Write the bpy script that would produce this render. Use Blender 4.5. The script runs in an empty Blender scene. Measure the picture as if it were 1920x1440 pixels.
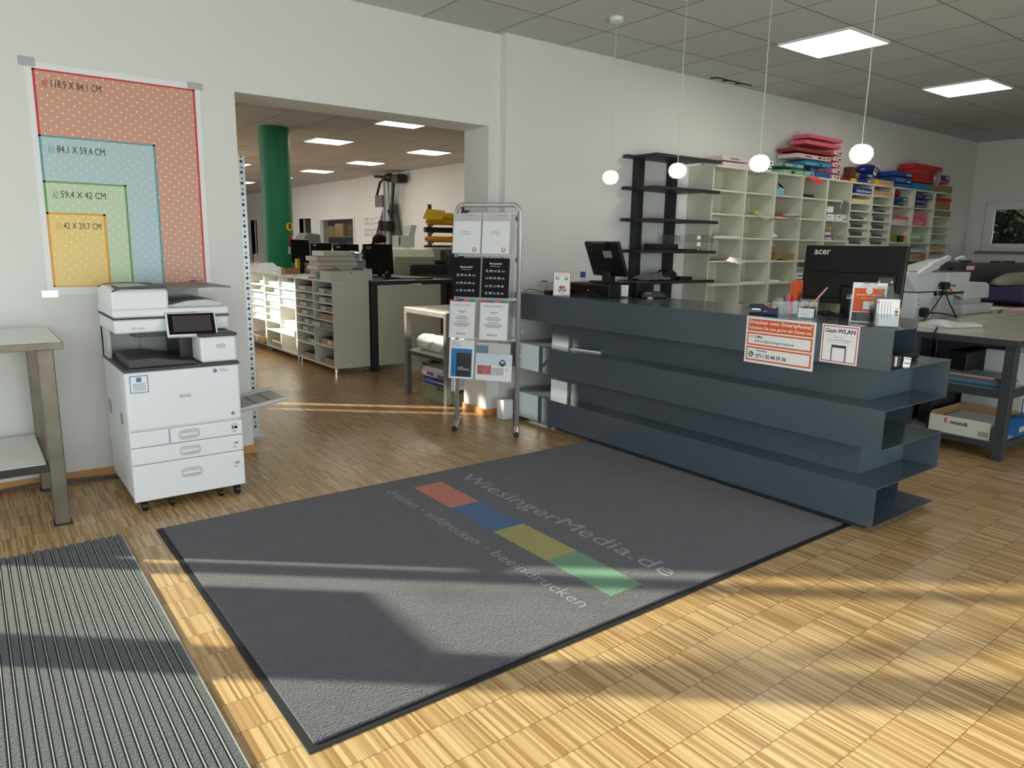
import bpy, bmesh, math, random
from mathutils import Matrix, Vector
random.seed(7)
D = bpy.data
SC = bpy.context.scene
COL = SC.collection
PI = math.pi
R = math.radians

# ------------------------------------------------------------------ camera, sky, sun, exposure
cam_d = D.cameras.new('camera'); cam = D.objects.new('camera', cam_d); COL.objects.link(cam)
cam_d.sensor_width = 36; cam_d.lens = 25.32; cam_d.clip_end = 200; cam_d.clip_start = .05
yaw, pitch, roll = R(37.2114), R(10.9216), R(.8427)
Fw = Vector((math.sin(yaw)*math.cos(pitch), math.cos(yaw)*math.cos(pitch), -math.sin(pitch)))
Rt = Vector((math.cos(yaw), -math.sin(yaw), 0)); Up = Rt.cross(Fw)
R2 = Rt*math.cos(roll) + Up*math.sin(roll); U2 = Up*math.cos(roll) - Rt*math.sin(roll)
mw = Matrix((R2, U2, -Fw)).transposed().to_4x4(); mw.translation = Vector((0, -4.9345, 1.4439))
cam.matrix_world = mw
SC.camera = cam

SC.view_settings.view_transform = 'Standard'
SC.view_settings.look = 'None'
SC.view_settings.gamma = 1
SC.view_settings.use_curve_mapping = False
SC.view_settings.exposure = 0.0

world = D.worlds.new('sky'); SC.world = world; world.use_nodes = True
wn = world.node_tree.nodes; wl = world.node_tree.links
bg = wn['Background']
sky = wn.new('ShaderNodeTexSky'); sky.sky_type = 'HOSEK_WILKIE'; sky.turbidity = 3.5; sky.ground_albedo = .35
sun_dir = Vector((.766*math.cos(R(19)), -.643*math.cos(R(19)), -math.sin(R(19))))
sky.sun_direction = (-sun_dir).normalized()
mixw = wn.new('ShaderNodeMix'); mixw.data_type = 'RGBA'; mixw.inputs[0].default_value = .62
wl.new(sky.outputs[0], mixw.inputs[6]); mixw.inputs[7].default_value = (.98, .95, 1, 1)
wl.new(mixw.outputs[2], bg.inputs[0]); bg.inputs[1].default_value = 1.6

sd = D.lights.new('sun', 'SUN'); sd.energy = 15.5; sd.angle = R(.8); sd.color = (1, .88, .7)
sun = D.objects.new('sun', sd); COL.objects.link(sun); sun.location = (-8, 6, 8)
sun.rotation_euler = sun_dir.to_track_quat('-Z', 'Y').to_euler()

# area lamps added outside front, side and back-room glazing to boost daylight
def fill_light(name, loc, rot, sx, sy, e, c=(.8, .9, 1)):
    l = D.lights.new(name, 'AREA'); l.shape = 'RECTANGLE'; l.size = sx; l.size_y = sy; l.energy = e; l.color = c
    o = D.objects.new(name, l); COL.objects.link(o); o.location = loc; o.rotation_euler = rot
    return o
fill_light('daylight_fill_front', (2.2, -6.75, 1.05), (R(90), 0, 0), 6.6, 1.9, 172, (.93,.93,1))
fill_light('daylight_fill_side', (-1.62, -2.9, 1.55), (R(90), 0, R(-90)), 4.6, 2.6, 50, (.96,.95,1))
fill_light('daylight_fill_back_room', (-1.62, 9.5, 1.9), (R(90), 0, R(-90)), 11, 1.9, 620, (.95,.97,1))

# ------------------------------------------------------------------ materials
def s2l(c):
    return tuple(((v/255)/12.92 if v/255 <= .04045 else ((v/255+.055)/1.055)**2.4) for v in c[:3]) + (1,)
MATS = {}
def mat(name, rgb=(200,200,200), rough=.5, metal=0, spec=.5, var=.05, vs=6, bump=0, bs=60, emit=0, alpha=1, coat=0, trans=0):
    if name in MATS: return MATS[name]
    m = D.materials.new(name); m.use_nodes = True; n = m.node_tree.nodes; l = m.node_tree.links
    b = n['Principled BSDF']; c = s2l(rgb)
    tc = n.new('ShaderNodeTexCoord')
    no = n.new('ShaderNodeTexNoise'); no.inputs['Scale'].default_value = vs; no.inputs['Detail'].default_value = 4
    l.new(tc.outputs['Object'], no.inputs['Vector'])
    mx = n.new('ShaderNodeMix'); mx.data_type = 'RGBA'
    mx.inputs[6].default_value = tuple(max(0, v*(1-var*1.6)) for v in c[:3])+(1,)
    mx.inputs[7].default_value = tuple(min(1, v*(1+var*1.6)) for v in c[:3])+(1,)
    l.new(no.outputs['Fac'], mx.inputs[0]); l.new(mx.outputs[2], b.inputs['Base Color'])
    b.inputs['Roughness'].default_value = rough; b.inputs['Metallic'].default_value = metal
    b.inputs['Specular IOR Level'].default_value = spec; b.inputs['Alpha'].default_value = alpha
    b.inputs['Coat Weight'].default_value = coat
    if trans: b.inputs['Transmission Weight'].default_value = trans
    if emit:
        b.inputs['Emission Strength'].default_value = emit; l.new(mx.outputs[2], b.inputs['Emission Color'])
    if bump:
        n2 = n.new('ShaderNodeTexNoise'); n2.inputs['Scale'].default_value = bs; n2.inputs['Detail'].default_value = 3
        bp = n.new('ShaderNodeBump'); bp.inputs['Strength'].default_value = bump; bp.inputs['Distance'].default_value = .01
        l.new(tc.outputs['Object'], n2.inputs['Vector']); l.new(n2.outputs['Fac'], bp.inputs['Height']); l.new(bp.outputs['Normal'], b.inputs['Normal'])
    m.diffuse_color = c
    MATS[name] = m
    return m
def glassy(name, rgb, alpha, rough=.05):
    """thin clear sheet: mostly see-through with a clear-coat reflection"""
    if name in MATS: return MATS[name]
    m = D.materials.new(name); m.use_nodes = True; n = m.node_tree.nodes; l = m.node_tree.links
    n.remove(n['Principled BSDF']); out = n['Material Output']
    tr = n.new('ShaderNodeBsdfTransparent'); tr.inputs[0].default_value = s2l(rgb)
    gl = n.new('ShaderNodeBsdfGlossy'); gl.inputs['Roughness'].default_value = rough; gl.inputs[0].default_value = (1,1,1,1)
    lw = n.new('ShaderNodeLayerWeight'); lw.inputs[0].default_value = .5
    pw = n.new('ShaderNodeMath'); pw.operation = 'POWER'; l.new(lw.outputs['Facing'], pw.inputs[0]); pw.inputs[1].default_value = 4
    ad = n.new('ShaderNodeMath'); ad.operation = 'MULTIPLY_ADD'; ad.inputs[1].default_value = .6; ad.inputs[2].default_value = 1.02-alpha
    l.new(pw.outputs[0], ad.inputs[0])
    mx = n.new('ShaderNodeMixShader'); l.new(ad.outputs[0], mx.inputs[0]); l.new(tr.outputs[0], mx.inputs[1]); l.new(gl.outputs[0], mx.inputs[2])
    l.new(mx.outputs[0], out.inputs[0]); MATS[name] = m
    return m
def mathn(n, l, op, a, b=None, c=None):
    x = n.new('ShaderNodeMath'); x.operation = op
    for i, v in enumerate((a, b, c)):
        if v is None: continue
        if isinstance(v, (int, float)): x.inputs[i].default_value = v
        else: l.new(v, x.inputs[i])
    return x.outputs[0]
def base_nodes(name, rough, spec=.5):
    m = D.materials.new(name); m.use_nodes = True; n = m.node_tree.nodes; l = m.node_tree.links
    b = n['Principled BSDF']; b.inputs['Roughness'].default_value = rough; b.inputs['Specular IOR Level'].default_value = spec
    tc = n.new('ShaderNodeTexCoord'); sp = n.new('ShaderNodeSeparateXYZ'); l.new(tc.outputs['Object'], sp.inputs[0])
    MATS[name] = m
    return m, n, l, b, tc, sp
def mixc(n, l, f, a, b):
    x = n.new('ShaderNodeMix'); x.data_type = 'RGBA'
    if isinstance(f, (int, float)): x.inputs[0].default_value = f
    else: l.new(f, x.inputs[0])
    for i, v in ((6, a), (7, b)):
        if isinstance(v, tuple): x.inputs[i].default_value = v
        else: l.new(v, x.inputs[i])
    return x.outputs[2]

def parquet():
    m, n, l, b, tc, sp = base_nodes('industrial_parquet', .33, .5)
    X, Y = sp.outputs[0], sp.outputs[1]
    row = mathn(n, l, 'FLOOR', mathn(n, l, 'DIVIDE', mathn(n, l, 'ADD', Y, .026), .1612))
    fy = mathn(n, l, 'FRACT', mathn(n, l, 'DIVIDE', mathn(n, l, 'ADD', Y, .026), .1612))
    rnd = n.new('ShaderNodeTexWhiteNoise'); rnd.noise_dimensions = '1D'; l.new(row, rnd.inputs['W'])
    xs = mathn(n, l, 'ADD', mathn(n, l, 'DIVIDE', X, .0088), mathn(n, l, 'MULTIPLY', rnd.outputs[0], 7))
    col = mathn(n, l, 'FLOOR', xs); fx = mathn(n, l, 'FRACT', xs)
    wn_ = n.new('ShaderNodeTexWhiteNoise'); wn_.noise_dimensions = '2D'
    cb = n.new('ShaderNodeCombineXYZ'); l.new(col, cb.inputs[0]); l.new(row, cb.inputs[1]); l.new(cb.outputs[0], wn_.inputs['Vector'])
    # one panel in x is 18 lamellas wide, neighbouring panels differ slightly
    pan = mathn(n, l, 'FLOOR', mathn(n, l, 'DIVIDE', xs, 21)); wp = n.new('ShaderNodeTexWhiteNoise'); wp.noise_dimensions = '2D'
    cp = n.new('ShaderNodeCombineXYZ'); l.new(pan, cp.inputs[0]); l.new(row, cp.inputs[1]); l.new(cp.outputs[0], wp.inputs['Vector'])
    c1 = mixc(n, l, wn_.outputs[0], s2l((138,104,66)), s2l((222,194,148)))
    c1 = mixc(n, l, mathn(n, l, 'MULTIPLY', wp.outputs[0], .35), c1, s2l((176,134,82)))
    gr = n.new('ShaderNodeTexNoise'); mp = n.new('ShaderNodeMapping'); mp.inputs['Scale'].default_value = (260, 14, 1)
    l.new(tc.outputs['Object'], mp.inputs[0]); l.new(mp.outputs[0], gr.inputs['Vector']); gr.inputs['Detail'].default_value = 3
    c2 = mixc(n, l, mathn(n, l, 'MULTIPLY', gr.outputs['Fac'], .3), c1, s2l((120,86,50)))
    sm = n.new('ShaderNodeTexNoise'); sm.inputs['Scale'].default_value = 1.7; sm.inputs['Detail'].default_value = 5; l.new(tc.outputs['Object'], sm.inputs['Vector'])
    c2 = mixc(n, l, mathn(n, l, 'MULTIPLY', sm.outputs['Fac'], .22), c2, s2l((205,160,95)))
    gap = mathn(n, l, 'MAXIMUM', mathn(n, l, 'MULTIPLY', mathn(n, l, 'LESS_THAN', fx, .11), .35),
                mathn(n, l, 'MULTIPLY', mathn(n, l, 'LESS_THAN', fy, .014), .8))
    c3 = mixc(n, l, gap, c2, s2l((70,46,24)))
    l.new(c3, b.inputs['Base Color'])
    ro = mathn(n, l, 'MULTIPLY_ADD', sm.outputs['Fac'], .22, .2); l.new(ro, b.inputs['Roughness'])
    bp = n.new('ShaderNodeBump'); bp.inputs['Strength'].default_value = .12; bp.inputs['Distance'].default_value = .002
    l.new(mathn(n, l, 'SUBTRACT', wn_.outputs[0], gap), bp.inputs['Height']); l.new(bp.outputs[0], b.inputs['Normal'])
    return m
def ceiling_mat():
    m, n, l, b, tc, sp = base_nodes('mineral_tile_ceiling', .9, .2)
    X, Y = sp.outputs[0], sp.outputs[1]
    fx = mathn(n, l, 'FRACT', mathn(n, l, 'DIVIDE', mathn(n, l, 'SUBTRACT', X, 2.875-.006-638), .638))
    fy = mathn(n, l, 'FRACT', mathn(n, l, 'DIVIDE', mathn(n, l, 'ADD', Y, .592+.006+638), .638))
    g = mathn(n, l, 'MAXIMUM', mathn(n, l, 'LESS_THAN', fx, .019), mathn(n, l, 'LESS_THAN', fy, .019))
    no = n.new('ShaderNodeTexNoise'); no.inputs['Scale'].default_value = 90; l.new(tc.outputs['Object'], no.inputs['Vector'])
    tx = mathn(n, l, 'FLOOR', mathn(n, l, 'DIVIDE', mathn(n, l, 'SUBTRACT', X, 2.875-638), .638)); ty = mathn(n, l, 'FLOOR', mathn(n, l, 'DIVIDE', mathn(n, l, 'ADD', Y, .592+638), .638))
    cb = n.new('ShaderNodeCombineXYZ'); l.new(tx, cb.inputs[0]); l.new(ty, cb.inputs[1])
    w = n.new('ShaderNodeTexWhiteNoise'); w.noise_dimensions = '2D'; l.new(cb.outputs[0], w.inputs['Vector'])
    c = mixc(n, l, w.outputs[0], s2l((196,198,200)), s2l((206,208,210)))
    c = mixc(n, l, mathn(n, l, 'MULTIPLY', no.outputs['Fac'], .25), c, s2l((178,176,172)))
    c = mixc(n, l, g, c, s2l((140,134,124)))
    l.new(c, b.inputs['Base Color'])
    return m
def dotted(name, rgb, dot, sc=27):
    m, n, l, b, tc, sp = base_nodes(name, .35, .4)
    mp = n.new('ShaderNodeMapping'); mp.inputs['Rotation'].default_value = (0, R(37), 0); l.new(tc.outputs['Object'], mp.inputs[0])
    s2 = n.new('ShaderNodeSeparateXYZ'); l.new(mp.outputs[0], s2.inputs[0])
    ax = mathn(n, l, 'SUBTRACT', mathn(n, l, 'FRACT', mathn(n, l, 'MULTIPLY', s2.outputs[0], sc)), .5)
    az = mathn(n, l, 'SUBTRACT', mathn(n, l, 'FRACT', mathn(n, l, 'MULTIPLY', s2.outputs[2], sc)), .5)
    d = mathn(n, l, 'SQRT', mathn(n, l, 'ADD', mathn(n, l, 'MULTIPLY', ax, ax), mathn(n, l, 'MULTIPLY', az, az)))
    l.new(mixc(n, l, mathn(n, l, 'LESS_THAN', d, .125), s2l(rgb), s2l(dot)), b.inputs['Base Color'])
    return m
def carpet(name, rgb, rgb2, bumpd=.5):
    m, n, l, b, tc, sp = base_nodes(name, .95, .1)
    no = n.new('ShaderNodeTexNoise'); no.inputs['Scale'].default_value = 150; no.inputs['Detail'].default_value = 2; l.new(tc.outputs['Object'], no.inputs['Vector'])
    n2 = n.new('ShaderNodeTexNoise'); n2.inputs['Scale'].default_value = 9; n2.inputs['Detail'].default_value = 5; l.new(tc.outputs['Object'], n2.inputs['Vector'])
    f = mathn(n, l, 'ADD', mathn(n, l, 'MULTIPLY', no.outputs['Fac'], .75), mathn(n, l, 'MULTIPLY', n2.outputs['Fac'], .25))
    l.new(mixc(n, l, f, s2l(rgb), s2l(rgb2)), b.inputs['Base Color'])
    b.inputs['Sheen Weight'].default_value = .25
    bp = n.new('ShaderNodeBump'); bp.inputs['Strength'].default_value = bumpd; bp.inputs['Distance'].default_value = .006
    l.new(no.outputs['Fac'], bp.inputs['Height']); l.new(bp.outputs[0], b.inputs['Normal'])
    return m

FLOOR = parquet(); CEIL = ceiling_mat()
WALL = mat('white_wall_paint', (226,226,222), .85, spec=.2, var=.012, vs=1.2, bump=.04, bs=140)
WHITE = mat('white_plastic', (232,234,238), .38, var=.01)
LAM = mat('white_laminate', (228,228,222), .45, var=.015)
LAMG = mat('warm_white_laminate', (222,222,208), .5, var=.02)
STEELB = mat('slate_blue_sheet_steel', (78,90,100), .2, metal=.1, spec=.6, var=.04, vs=1.5)
RAWST = mat('raw_steel', (120,112,100), .42, metal=.75, var=.22, vs=9, bump=.05, bs=20)
DARKST = mat('dark_steel', (62,60,58), .4, metal=.6, var=.15)
ANTH = mat('anthracite_lacquer', (48,52,56), .45, var=.05)
BLACK = mat('black_plastic', (16,16,18), .4, var=.05)
GLOSSB = mat('glossy_black_plastic', (8,8,9), .14, spec=.3, var=.02)
DARKG = mat('dark_grey_plastic', (58,58,60), .45, var=.05)
GREYP = mat('grey_plastic', (150,152,152), .45, var=.04)
LGREY = mat('light_grey_plastic', (196,198,196), .45, var=.03)
ALU = mat('brushed_aluminium', (196,196,198), .38, metal=.45, var=.06, vs=30)
CHROME = mat('chrome', (220,220,222), .12, metal=1, var=.02)
WOOD = mat('beech_skirting', (196,142,86), .45, var=.14, vs=14)
PAPER = mat('white_paper', (236,237,240), .55, var=.01)
CLEAR = glassy('clear_acrylic', (244,247,248), .955)
GLASS = glassy('window_glass', (240,246,244), .985, .01)
KRAFT = mat('brown_cardboard', (172,134,92), .8, var=.08, vs=12)
RED = mat('red_print', (206,40,44), .4); ORANGE = mat('orange_print', (222,92,42), .4, var=.02)
BLUE = mat('blue_print', (38,72,160), .4); NAVY = mat('navy_print', (26,34,104), .4); GREEN = mat('green_print', (40,120,74), .4)
YELLOW = mat('yellow_print', (236,196,52), .4); PINK = mat('pink_board', (226,104,126), .5)
INK = mat('black_ink', (24,24,28), .5, var=.02); INKG = mat('grey_ink', (130,132,140), .5, var=.02)
LBLUE = mat('light_blue_board', (90,170,205), .5); RUBBER = mat('black_rubber', (26,27,29), .7, var=.06)

# ------------------------------------------------------------------ mesh helpers
WM = {}
def wmat(o): return WM.get(o.name, Matrix.Identity(4))
TXT = {}
BOLD = {'Drucken vom Smartphone?','Schicken Sie uns gerne die Daten zu.','0711 50 44 39 36','Gast-WLAN','mondi','Musterarbeit','Clairefontaine','30','JULIEN','DUCOURTHIAL','E-Mail','WhatsApp','VISA','EC','acer','BEWERTEN SIE UNS'}
def text_geo(s, font_bold=False):
    if (s, font_bold) in TXT: return TXT[(s, font_bold)]
    cu = D.curves.new('t', 'FONT'); cu.body = s; cu.resolution_u = 2; cu.size = 1
    if font_bold: cu.offset = .022
    o = D.objects.new('t', cu); COL.objects.link(o)
    dg = bpy.context.evaluated_depsgraph_get(); dg.update()
    me = D.meshes.new_from_object(o.evaluated_get(dg))
    v = [tuple(q.co) for q in me.vertices]; f = [tuple(p.vertices) for p in me.polygons]
    D.objects.remove(o); D.curves.remove(cu); D.meshes.remove(me)
    TXT[(s, font_bold)] = (v, f)
    return v, f
class MB:
    def __init__(s, *mats): s.v = []; s.f = []; s.mi = []; s.sm = []; s.mats = list(mats); s.M = Matrix.Identity(4); s.k = 0
    def use(s, m):
        if m not in s.mats: s.mats.append(m)
        s.k = s.mats.index(m); return s
    def add(s, vs, fs, smooth=False):
        b = len(s.v); s.v += [tuple(s.M @ Vector(v)) for v in vs]
        for f in fs: s.f.append(tuple(b+i for i in f)); s.mi.append(s.k); s.sm.append(smooth)
        return s
    def box(s, x0, x1, y0, y1, z0, z1):
        x0, x1 = min(x0,x1), max(x0,x1); y0, y1 = min(y0,y1), max(y0,y1); z0, z1 = min(z0,z1), max(z0,z1)
        return s.add([(x0,y0,z0),(x1,y0,z0),(x1,y1,z0),(x0,y1,z0),(x0,y0,z1),(x1,y0,z1),(x1,y1,z1),(x0,y1,z1)],
                     [(0,3,2,1),(4,5,6,7),(0,1,5,4),(1,2,6,5),(2,3,7,6),(3,0,4,7)])
    def prism(s, poly, a0, a1, axis='z'):
        n = len(poly)
        def P(p, a): return (p[0],p[1],a) if axis == 'z' else ((p[0],a,p[1]) if axis == 'y' else (a,p[0],p[1]))
        vs = [P(p,a0) for p in poly] + [P(p,a1) for p in poly]
        fs = [tuple(range(n)), tuple(range(2*n-1, n-1, -1))] + [(i+n, (i+1)%n+n, (i+1)%n, i) for i in range(n)]
        return s.add(vs, fs)
    def cyl(s, p0, p1, r, n=16, r2=None, caps=True):
        p0, p1 = Vector(p0), Vector(p1); d = (p1-p0); r2 = r if r2 is None else r2
        if d.length < 1e-7: return s
        q = d.normalized().to_track_quat('Z', 'Y').to_matrix()
        vs = []
        for p, rr in ((p0, r), (p1, r2)):
            for i in range(n):
                a = 2*PI*i/n; vs.append(tuple(p + q @ Vector((math.cos(a)*rr, math.sin(a)*rr, 0))))
        s.add(vs, [(i, (i+1)%n, (i+1)%n+n, i+n) for i in range(n)], True)
        if caps: s.add([vs[i] for i in range(n)], [tuple(range(n-1, -1, -1))]); s.add([vs[n+i] for i in range(n)], [tuple(range(n))])
        return s
    def tube(s, pts, r, n=8, closed=False):
        pts = [Vector(p) for p in pts]; vs = []; m = len(pts); up = Vector((0,0,1))
        for i, p in enumerate(pts):
            a = pts[i-1] if i else (pts[-1] if closed else p); b = pts[(i+1) % m] if (i < m-1 or closed) else p
            t = (b-a).normalized(); x = t.cross(up)
            if x.length < .05: x = t.cross(Vector((0,1,0)))
            x.normalize(); y = t.cross(x)
            for k in range(n):
                c = 2*PI*k/n; vs.append(tuple(p + x*math.cos(c)*r + y*math.sin(c)*r))
        fs = []
        for i in range(m if closed else m-1):
            j = (i+1) % m
            for k in range(n): fs.append((i*n+k, i*n+(k+1)%n, j*n+(k+1)%n, j*n+k))
        if not closed: fs += [tuple(range(n-1,-1,-1)), tuple((m-1)*n+k for k in range(n))]
        return s.add(vs, fs, True)
    def lathe(s, prof, c, n=20, sx=1, sy=1):
        vs = []
        for (r, z) in prof:
            for i in range(n): a = 2*PI*i/n; vs.append((c[0]+r*math.cos(a)*sx, c[1]+r*math.sin(a)*sy, c[2]+z))
        fs = [(j*n+i, j*n+(i+1)%n, (j+1)*n+(i+1)%n, (j+1)*n+i) for j in range(len(prof)-1) for i in range(n)]
        if prof[0][0] > 0: fs.append(tuple(range(n-1,-1,-1)))
        if prof[-1][0] > 0: fs.append(tuple((len(prof)-1)*n+i for i in range(n)))
        return s.add(vs, fs, True)
    def ell(s, c, rx, ry, rz, n=20, m=12):
        prof = [(max(math.sin(PI*j/m), 1e-4), -math.cos(PI*j/m)) for j in range(m+1)]
        vs = [(c[0]+r*math.cos(2*PI*i/n)*rx, c[1]+r*math.sin(2*PI*i/n)*ry, c[2]+z*rz) for r, z in prof for i in range(n)]
        return s.add(vs, [(j*n+i, j*n+(i+1)%n, (j+1)*n+(i+1)%n, (j+1)*n+i) for j in range(m) for i in range(n)], True)
    def quad(s, a, b, c, d): return s.add([a,b,c,d], [(0,1,2,3)])
    def text(s, st, o, xd, yd, w, h, m=None, off=.0008):
        """lettering fitted into a w by h rectangle whose lower left corner is o"""
        if m: s.use(m)
        v, f = text_geo(st, st in BOLD)
        if not v: return s
        x0 = min(q[0] for q in v); x1 = max(q[0] for q in v); y0 = min(q[1] for q in v); y1 = max(q[1] for q in v)
        o = Vector(o); xd = Vector(xd).normalized(); yd = Vector(yd).normalized(); nn = xd.cross(yd)
        return s.add([tuple(o + xd*((q[0]-x0)/(x1-x0)*w) + yd*((q[1]-y0)/max(y1-y0,1e-6)*h) + nn*off) for q in v], f)
    def sheet(s, o, xd, yd, x0, x1, y0, y1, t=.0006, off=0):
        """thin flat panel on the plane (o, xd, yd)"""
        o = Vector(o); xd = Vector(xd).normalized(); yd = Vector(yd).normalized(); nn = xd.cross(yd)
        c = [o + xd*a + yd*b + nn*(off+d) for d in (0, t) for a, b in ((x0,y0),(x1,y0),(x1,y1),(x0,y1))]
        return s.add([tuple(q) for q in c], [(0,3,2,1),(4,5,6,7),(0,1,5,4),(1,2,6,5),(2,3,7,6),(3,0,4,7)])
    def build(s, name, mat_=None, parent=None, bevel=0, seg=2, local=False, subsurf=0):
        me = D.meshes.new(name)
        v = s.v
        if parent is not None and not local:
            inv = wmat(parent).inverted(); v = [tuple(inv @ Vector(q)) for q in v]
        me.from_pydata(v, [], s.f)
        ms = ([mat_] if mat_ else []) if not s.mats else s.mats
        for q in ms: me.materials.append(q)
        me.polygons.foreach_set('material_index', [min(i, max(len(ms)-1,0)) for i in s.mi])
        me.polygons.foreach_set('use_smooth', s.sm)
        o = D.objects.new(name, me); COL.objects.link(o)
        if parent is not None: o.parent = parent; WM[o.name] = wmat(parent)
        if bevel:
            b = o.modifiers.new('bevel', 'BEVEL'); b.width = bevel; b.segments = seg; b.limit_method = 'ANGLE'; b.angle_limit = R(40); b.harden_normals = False
        if subsurf: u = o.modifiers.new('s', 'SUBSURF'); u.levels = subsurf; u.render_levels = subsurf
        return o
def tag(o, label, cat, group=None, kind=None):
    o['label'] = label; o['category'] = cat
    if group: o['group'] = group
    if kind: o['kind'] = kind
    return o
def thing(name, label, cat, loc=(0,0,0), rz=0, group=None):
    o = D.objects.new(name, None); COL.objects.link(o); o.location = loc; o.rotation_euler = (0,0,rz); o.empty_display_size = .1
    WM[o.name] = Matrix.Translation(loc) @ Matrix.Rotation(rz, 4, 'Z')
    return tag(o, label, cat, group)
def centred(o):
    """move a one-mesh thing's origin to the middle of its base"""
    me = o.data; xs = [v.co for v in me.vertices]
    c = Vector(((min(v.x for v in xs)+max(v.x for v in xs))/2, (min(v.y for v in xs)+max(v.y for v in xs))/2, min(v.z for v in xs)))
    me.transform(Matrix.Translation(-c)); o.location = c
    return o
def dup(root, loc, rz=None, label=None, group=None):
    r = root.copy(); COL.objects.link(r); r.location = loc
    if rz is not None: r.rotation_euler = (0,0,rz)
    if label: r['label'] = label
    if group: r['group'] = group
    for ch in root.children:
        c = ch.copy(); COL.objects.link(c); c.parent = r
        for g in ch.children:
            d = g.copy(); COL.objects.link(d); d.parent = c
    return r
def one(name, m, label, cat, group=None, bevel=0, kind=None, **k):
    return tag(centred(m.build(name, bevel=bevel, **k)), label, cat, group, kind)
def struct(name, m, mt=None, bevel=0):
    o = m.build(name, mt, bevel=bevel); o['kind'] = 'structure'; return o
def wall_grid(m, axis, c0, c1, a0, a1, z0, z1, holes):
    """wall slab between c0 and c1 on the given axis, spanning a0..a1, with rectangular holes (a0,a1,z0,z1)"""
    xs = sorted({a0, a1} | {v for h in holes for v in h[:2] if a0 < v < a1}); zs = sorted({z0, z1} | {v for h in holes for v in h[2:] if z0 < v < z1})
    for i in range(len(xs)-1):
        run = None
        for j in range(len(zs)-1):
            cx = (xs[i]+xs[i+1])/2; cz = (zs[j]+zs[j+1])/2
            if any(h[0] < cx < h[1] and h[2] < cz < h[3] for h in holes): continue
            if axis == 'x': m.box(c0, c1, xs[i], xs[i+1], zs[j], zs[j+1])
            else: m.box(xs[i], xs[i+1], c0, c1, zs[j], zs[j+1])
    return m

# ------------------------------------------------------------------ the setting
H = 3.07
struct('floor', MB(FLOOR).box(-1.34, 12.6, -6.65, 24.2, -.12, 0))
struct('ceiling', MB(CEIL).box(-1.34, 12.6, -6.65, 24.2, H, H+.12))
m = MB(WALL)
wall_grid(m, 'y', 0, .351, -1.0, 3.587, 0, H, [(1.499, 3.475, 0, 2.374)])
struct('wall_back', m)
struct('wall_back_right', MB(WALL).box(3.587, 12.6, -.077, .351, 0, H))
m = MB(WALL)
wall_grid(m, 'x', 12.49, 12.75, -6.65, -.077, 0, H, [(-1.75, -.29, 1.455, 2.185)])
struct('wall_right', m)
m = MB(WALL)
wall_grid(m, 'y', -6.65, -6.45, -1.34, 12.6, 0, H, [(-1.1, 1.9, .05, 2.85), (2.1, 5.3, .05, 2.85), (8.2, 9.8, .9, 2.4)])
struct('wall_front', m)
m = MB(WALL)
# glazed side of the shop: narrow posts, one broad post and the door rail
wall_grid(m, 'x', -1.34, -1.3, -6.45, .2, 0, H, [(.05, .18, .8, 2.5), (-.80, -.06, .08, 2.9), (-3.3, -1.03, .08, 2.9), (-6.2, -3.45, .08, 2.9)])
m.box(-1.32, -1.29, -.80, -.25, .894, 1.146)
m.box(-1.34, -1.06, .21, .351, 0, H)  # unseen block added to stop the sun at the wall corner
wall_grid(m, 'x', -1.34, -1.3, .351, 24.2, 0, H, [(4.05, 4.13, 1.5, 2.3), (4.32, 4.43, 1.5, 2.3), (3.5, 3.86, 2.25, 3.0), (4.4, 5.2, 2.70, 3.0), (7.4, 9.4, 2.2, 3.0), (12, 16, 1, 2.6)])  # unseen openings shaped so sun streaks land on cabinets, jamb and counter
struct('wall_left', m)
m = MB(WALL)
wall_grid(m, 'x', 8.35, 8.6, .351, 24.2, 0, H, [(12.97, 15.3, 1.2, 2.12), (15.92, 16.86, 0, 2.13), (17.42, 17.9, 0, 2.15), (20.77, 21.5, 0, 2.17)])
struct('wall_back_room_right', m)
struct('wall_back_room_far', MB(WALL).box(-1.34, 8.6, 24.0, 24.2, 0, H))
# skirting boards
def skirt(name, pts):
    m = MB(WOOD)
    for (x0,x1,y0,y1) in pts: m.box(x0,x1,y0,y1,0,.055)
    struct(name, m, bevel=.004)
skirt('baseboard_back', [(-1.0, 1.517, -.018, 0), (3.457, 3.587, -.018, 0)])
skirt('baseboard_opening', [(3.457, 3.475, 0, .351), (1.499, 1.517, 0, .351), (3.569, 3.587, -.095, -.018)])
skirt('baseboard_right', [(12.472, 12.49, -6.4, -.1), (11.25, 12.49, -.095, -.077)])
skirt('baseboard_back_room', [(8.332, 8.35, .4, 12.9), (3.6, 8.35, .351, .369)])
# right-hand window
m = MB(WHITE)
y0, y1, z0, z1 = -1.75, -.29, 1.455, 2.185
for (a,b,c,d) in [(y0,y1,z0,z0+.05),(y0,y1,z1-.05,z1),(y0,y0+.05,z0+.0505,z1-.0505),(y1-.05,y1,z0+.0505,z1-.0505)]: m.box(12.55, 12.62, a, b, c, d)
win = struct('window_1', m, bevel=.004)
m = MB(WHITE)
for (a,b,c,d) in [(y0+.05,y1-.05,z0+.05,z0+.115),(y0+.05,y1-.05,z1-.115,z1-.05),(y0+.05,y0+.115,z0+.1155,z1-.1155),(y1-.115,y1-.05,z0+.1155,z1-.1155)]: m.box(12.535, 12.60, a, b, c, d)
m.build('window_sash', parent=win, bevel=.006)
MB(GLASS).box(12.575, 12.579, y0+.11, y1-.11, z0+.11, z1-.11).build('window_pane', parent=win)
MB(CHROME).box(12.505, 12.535, -.44, -.415, 1.73, 1.76).box(12.5, 12.515, -.435, -.42, 1.63, 1.75).build('window_handle', parent=win, bevel=.003)
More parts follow.
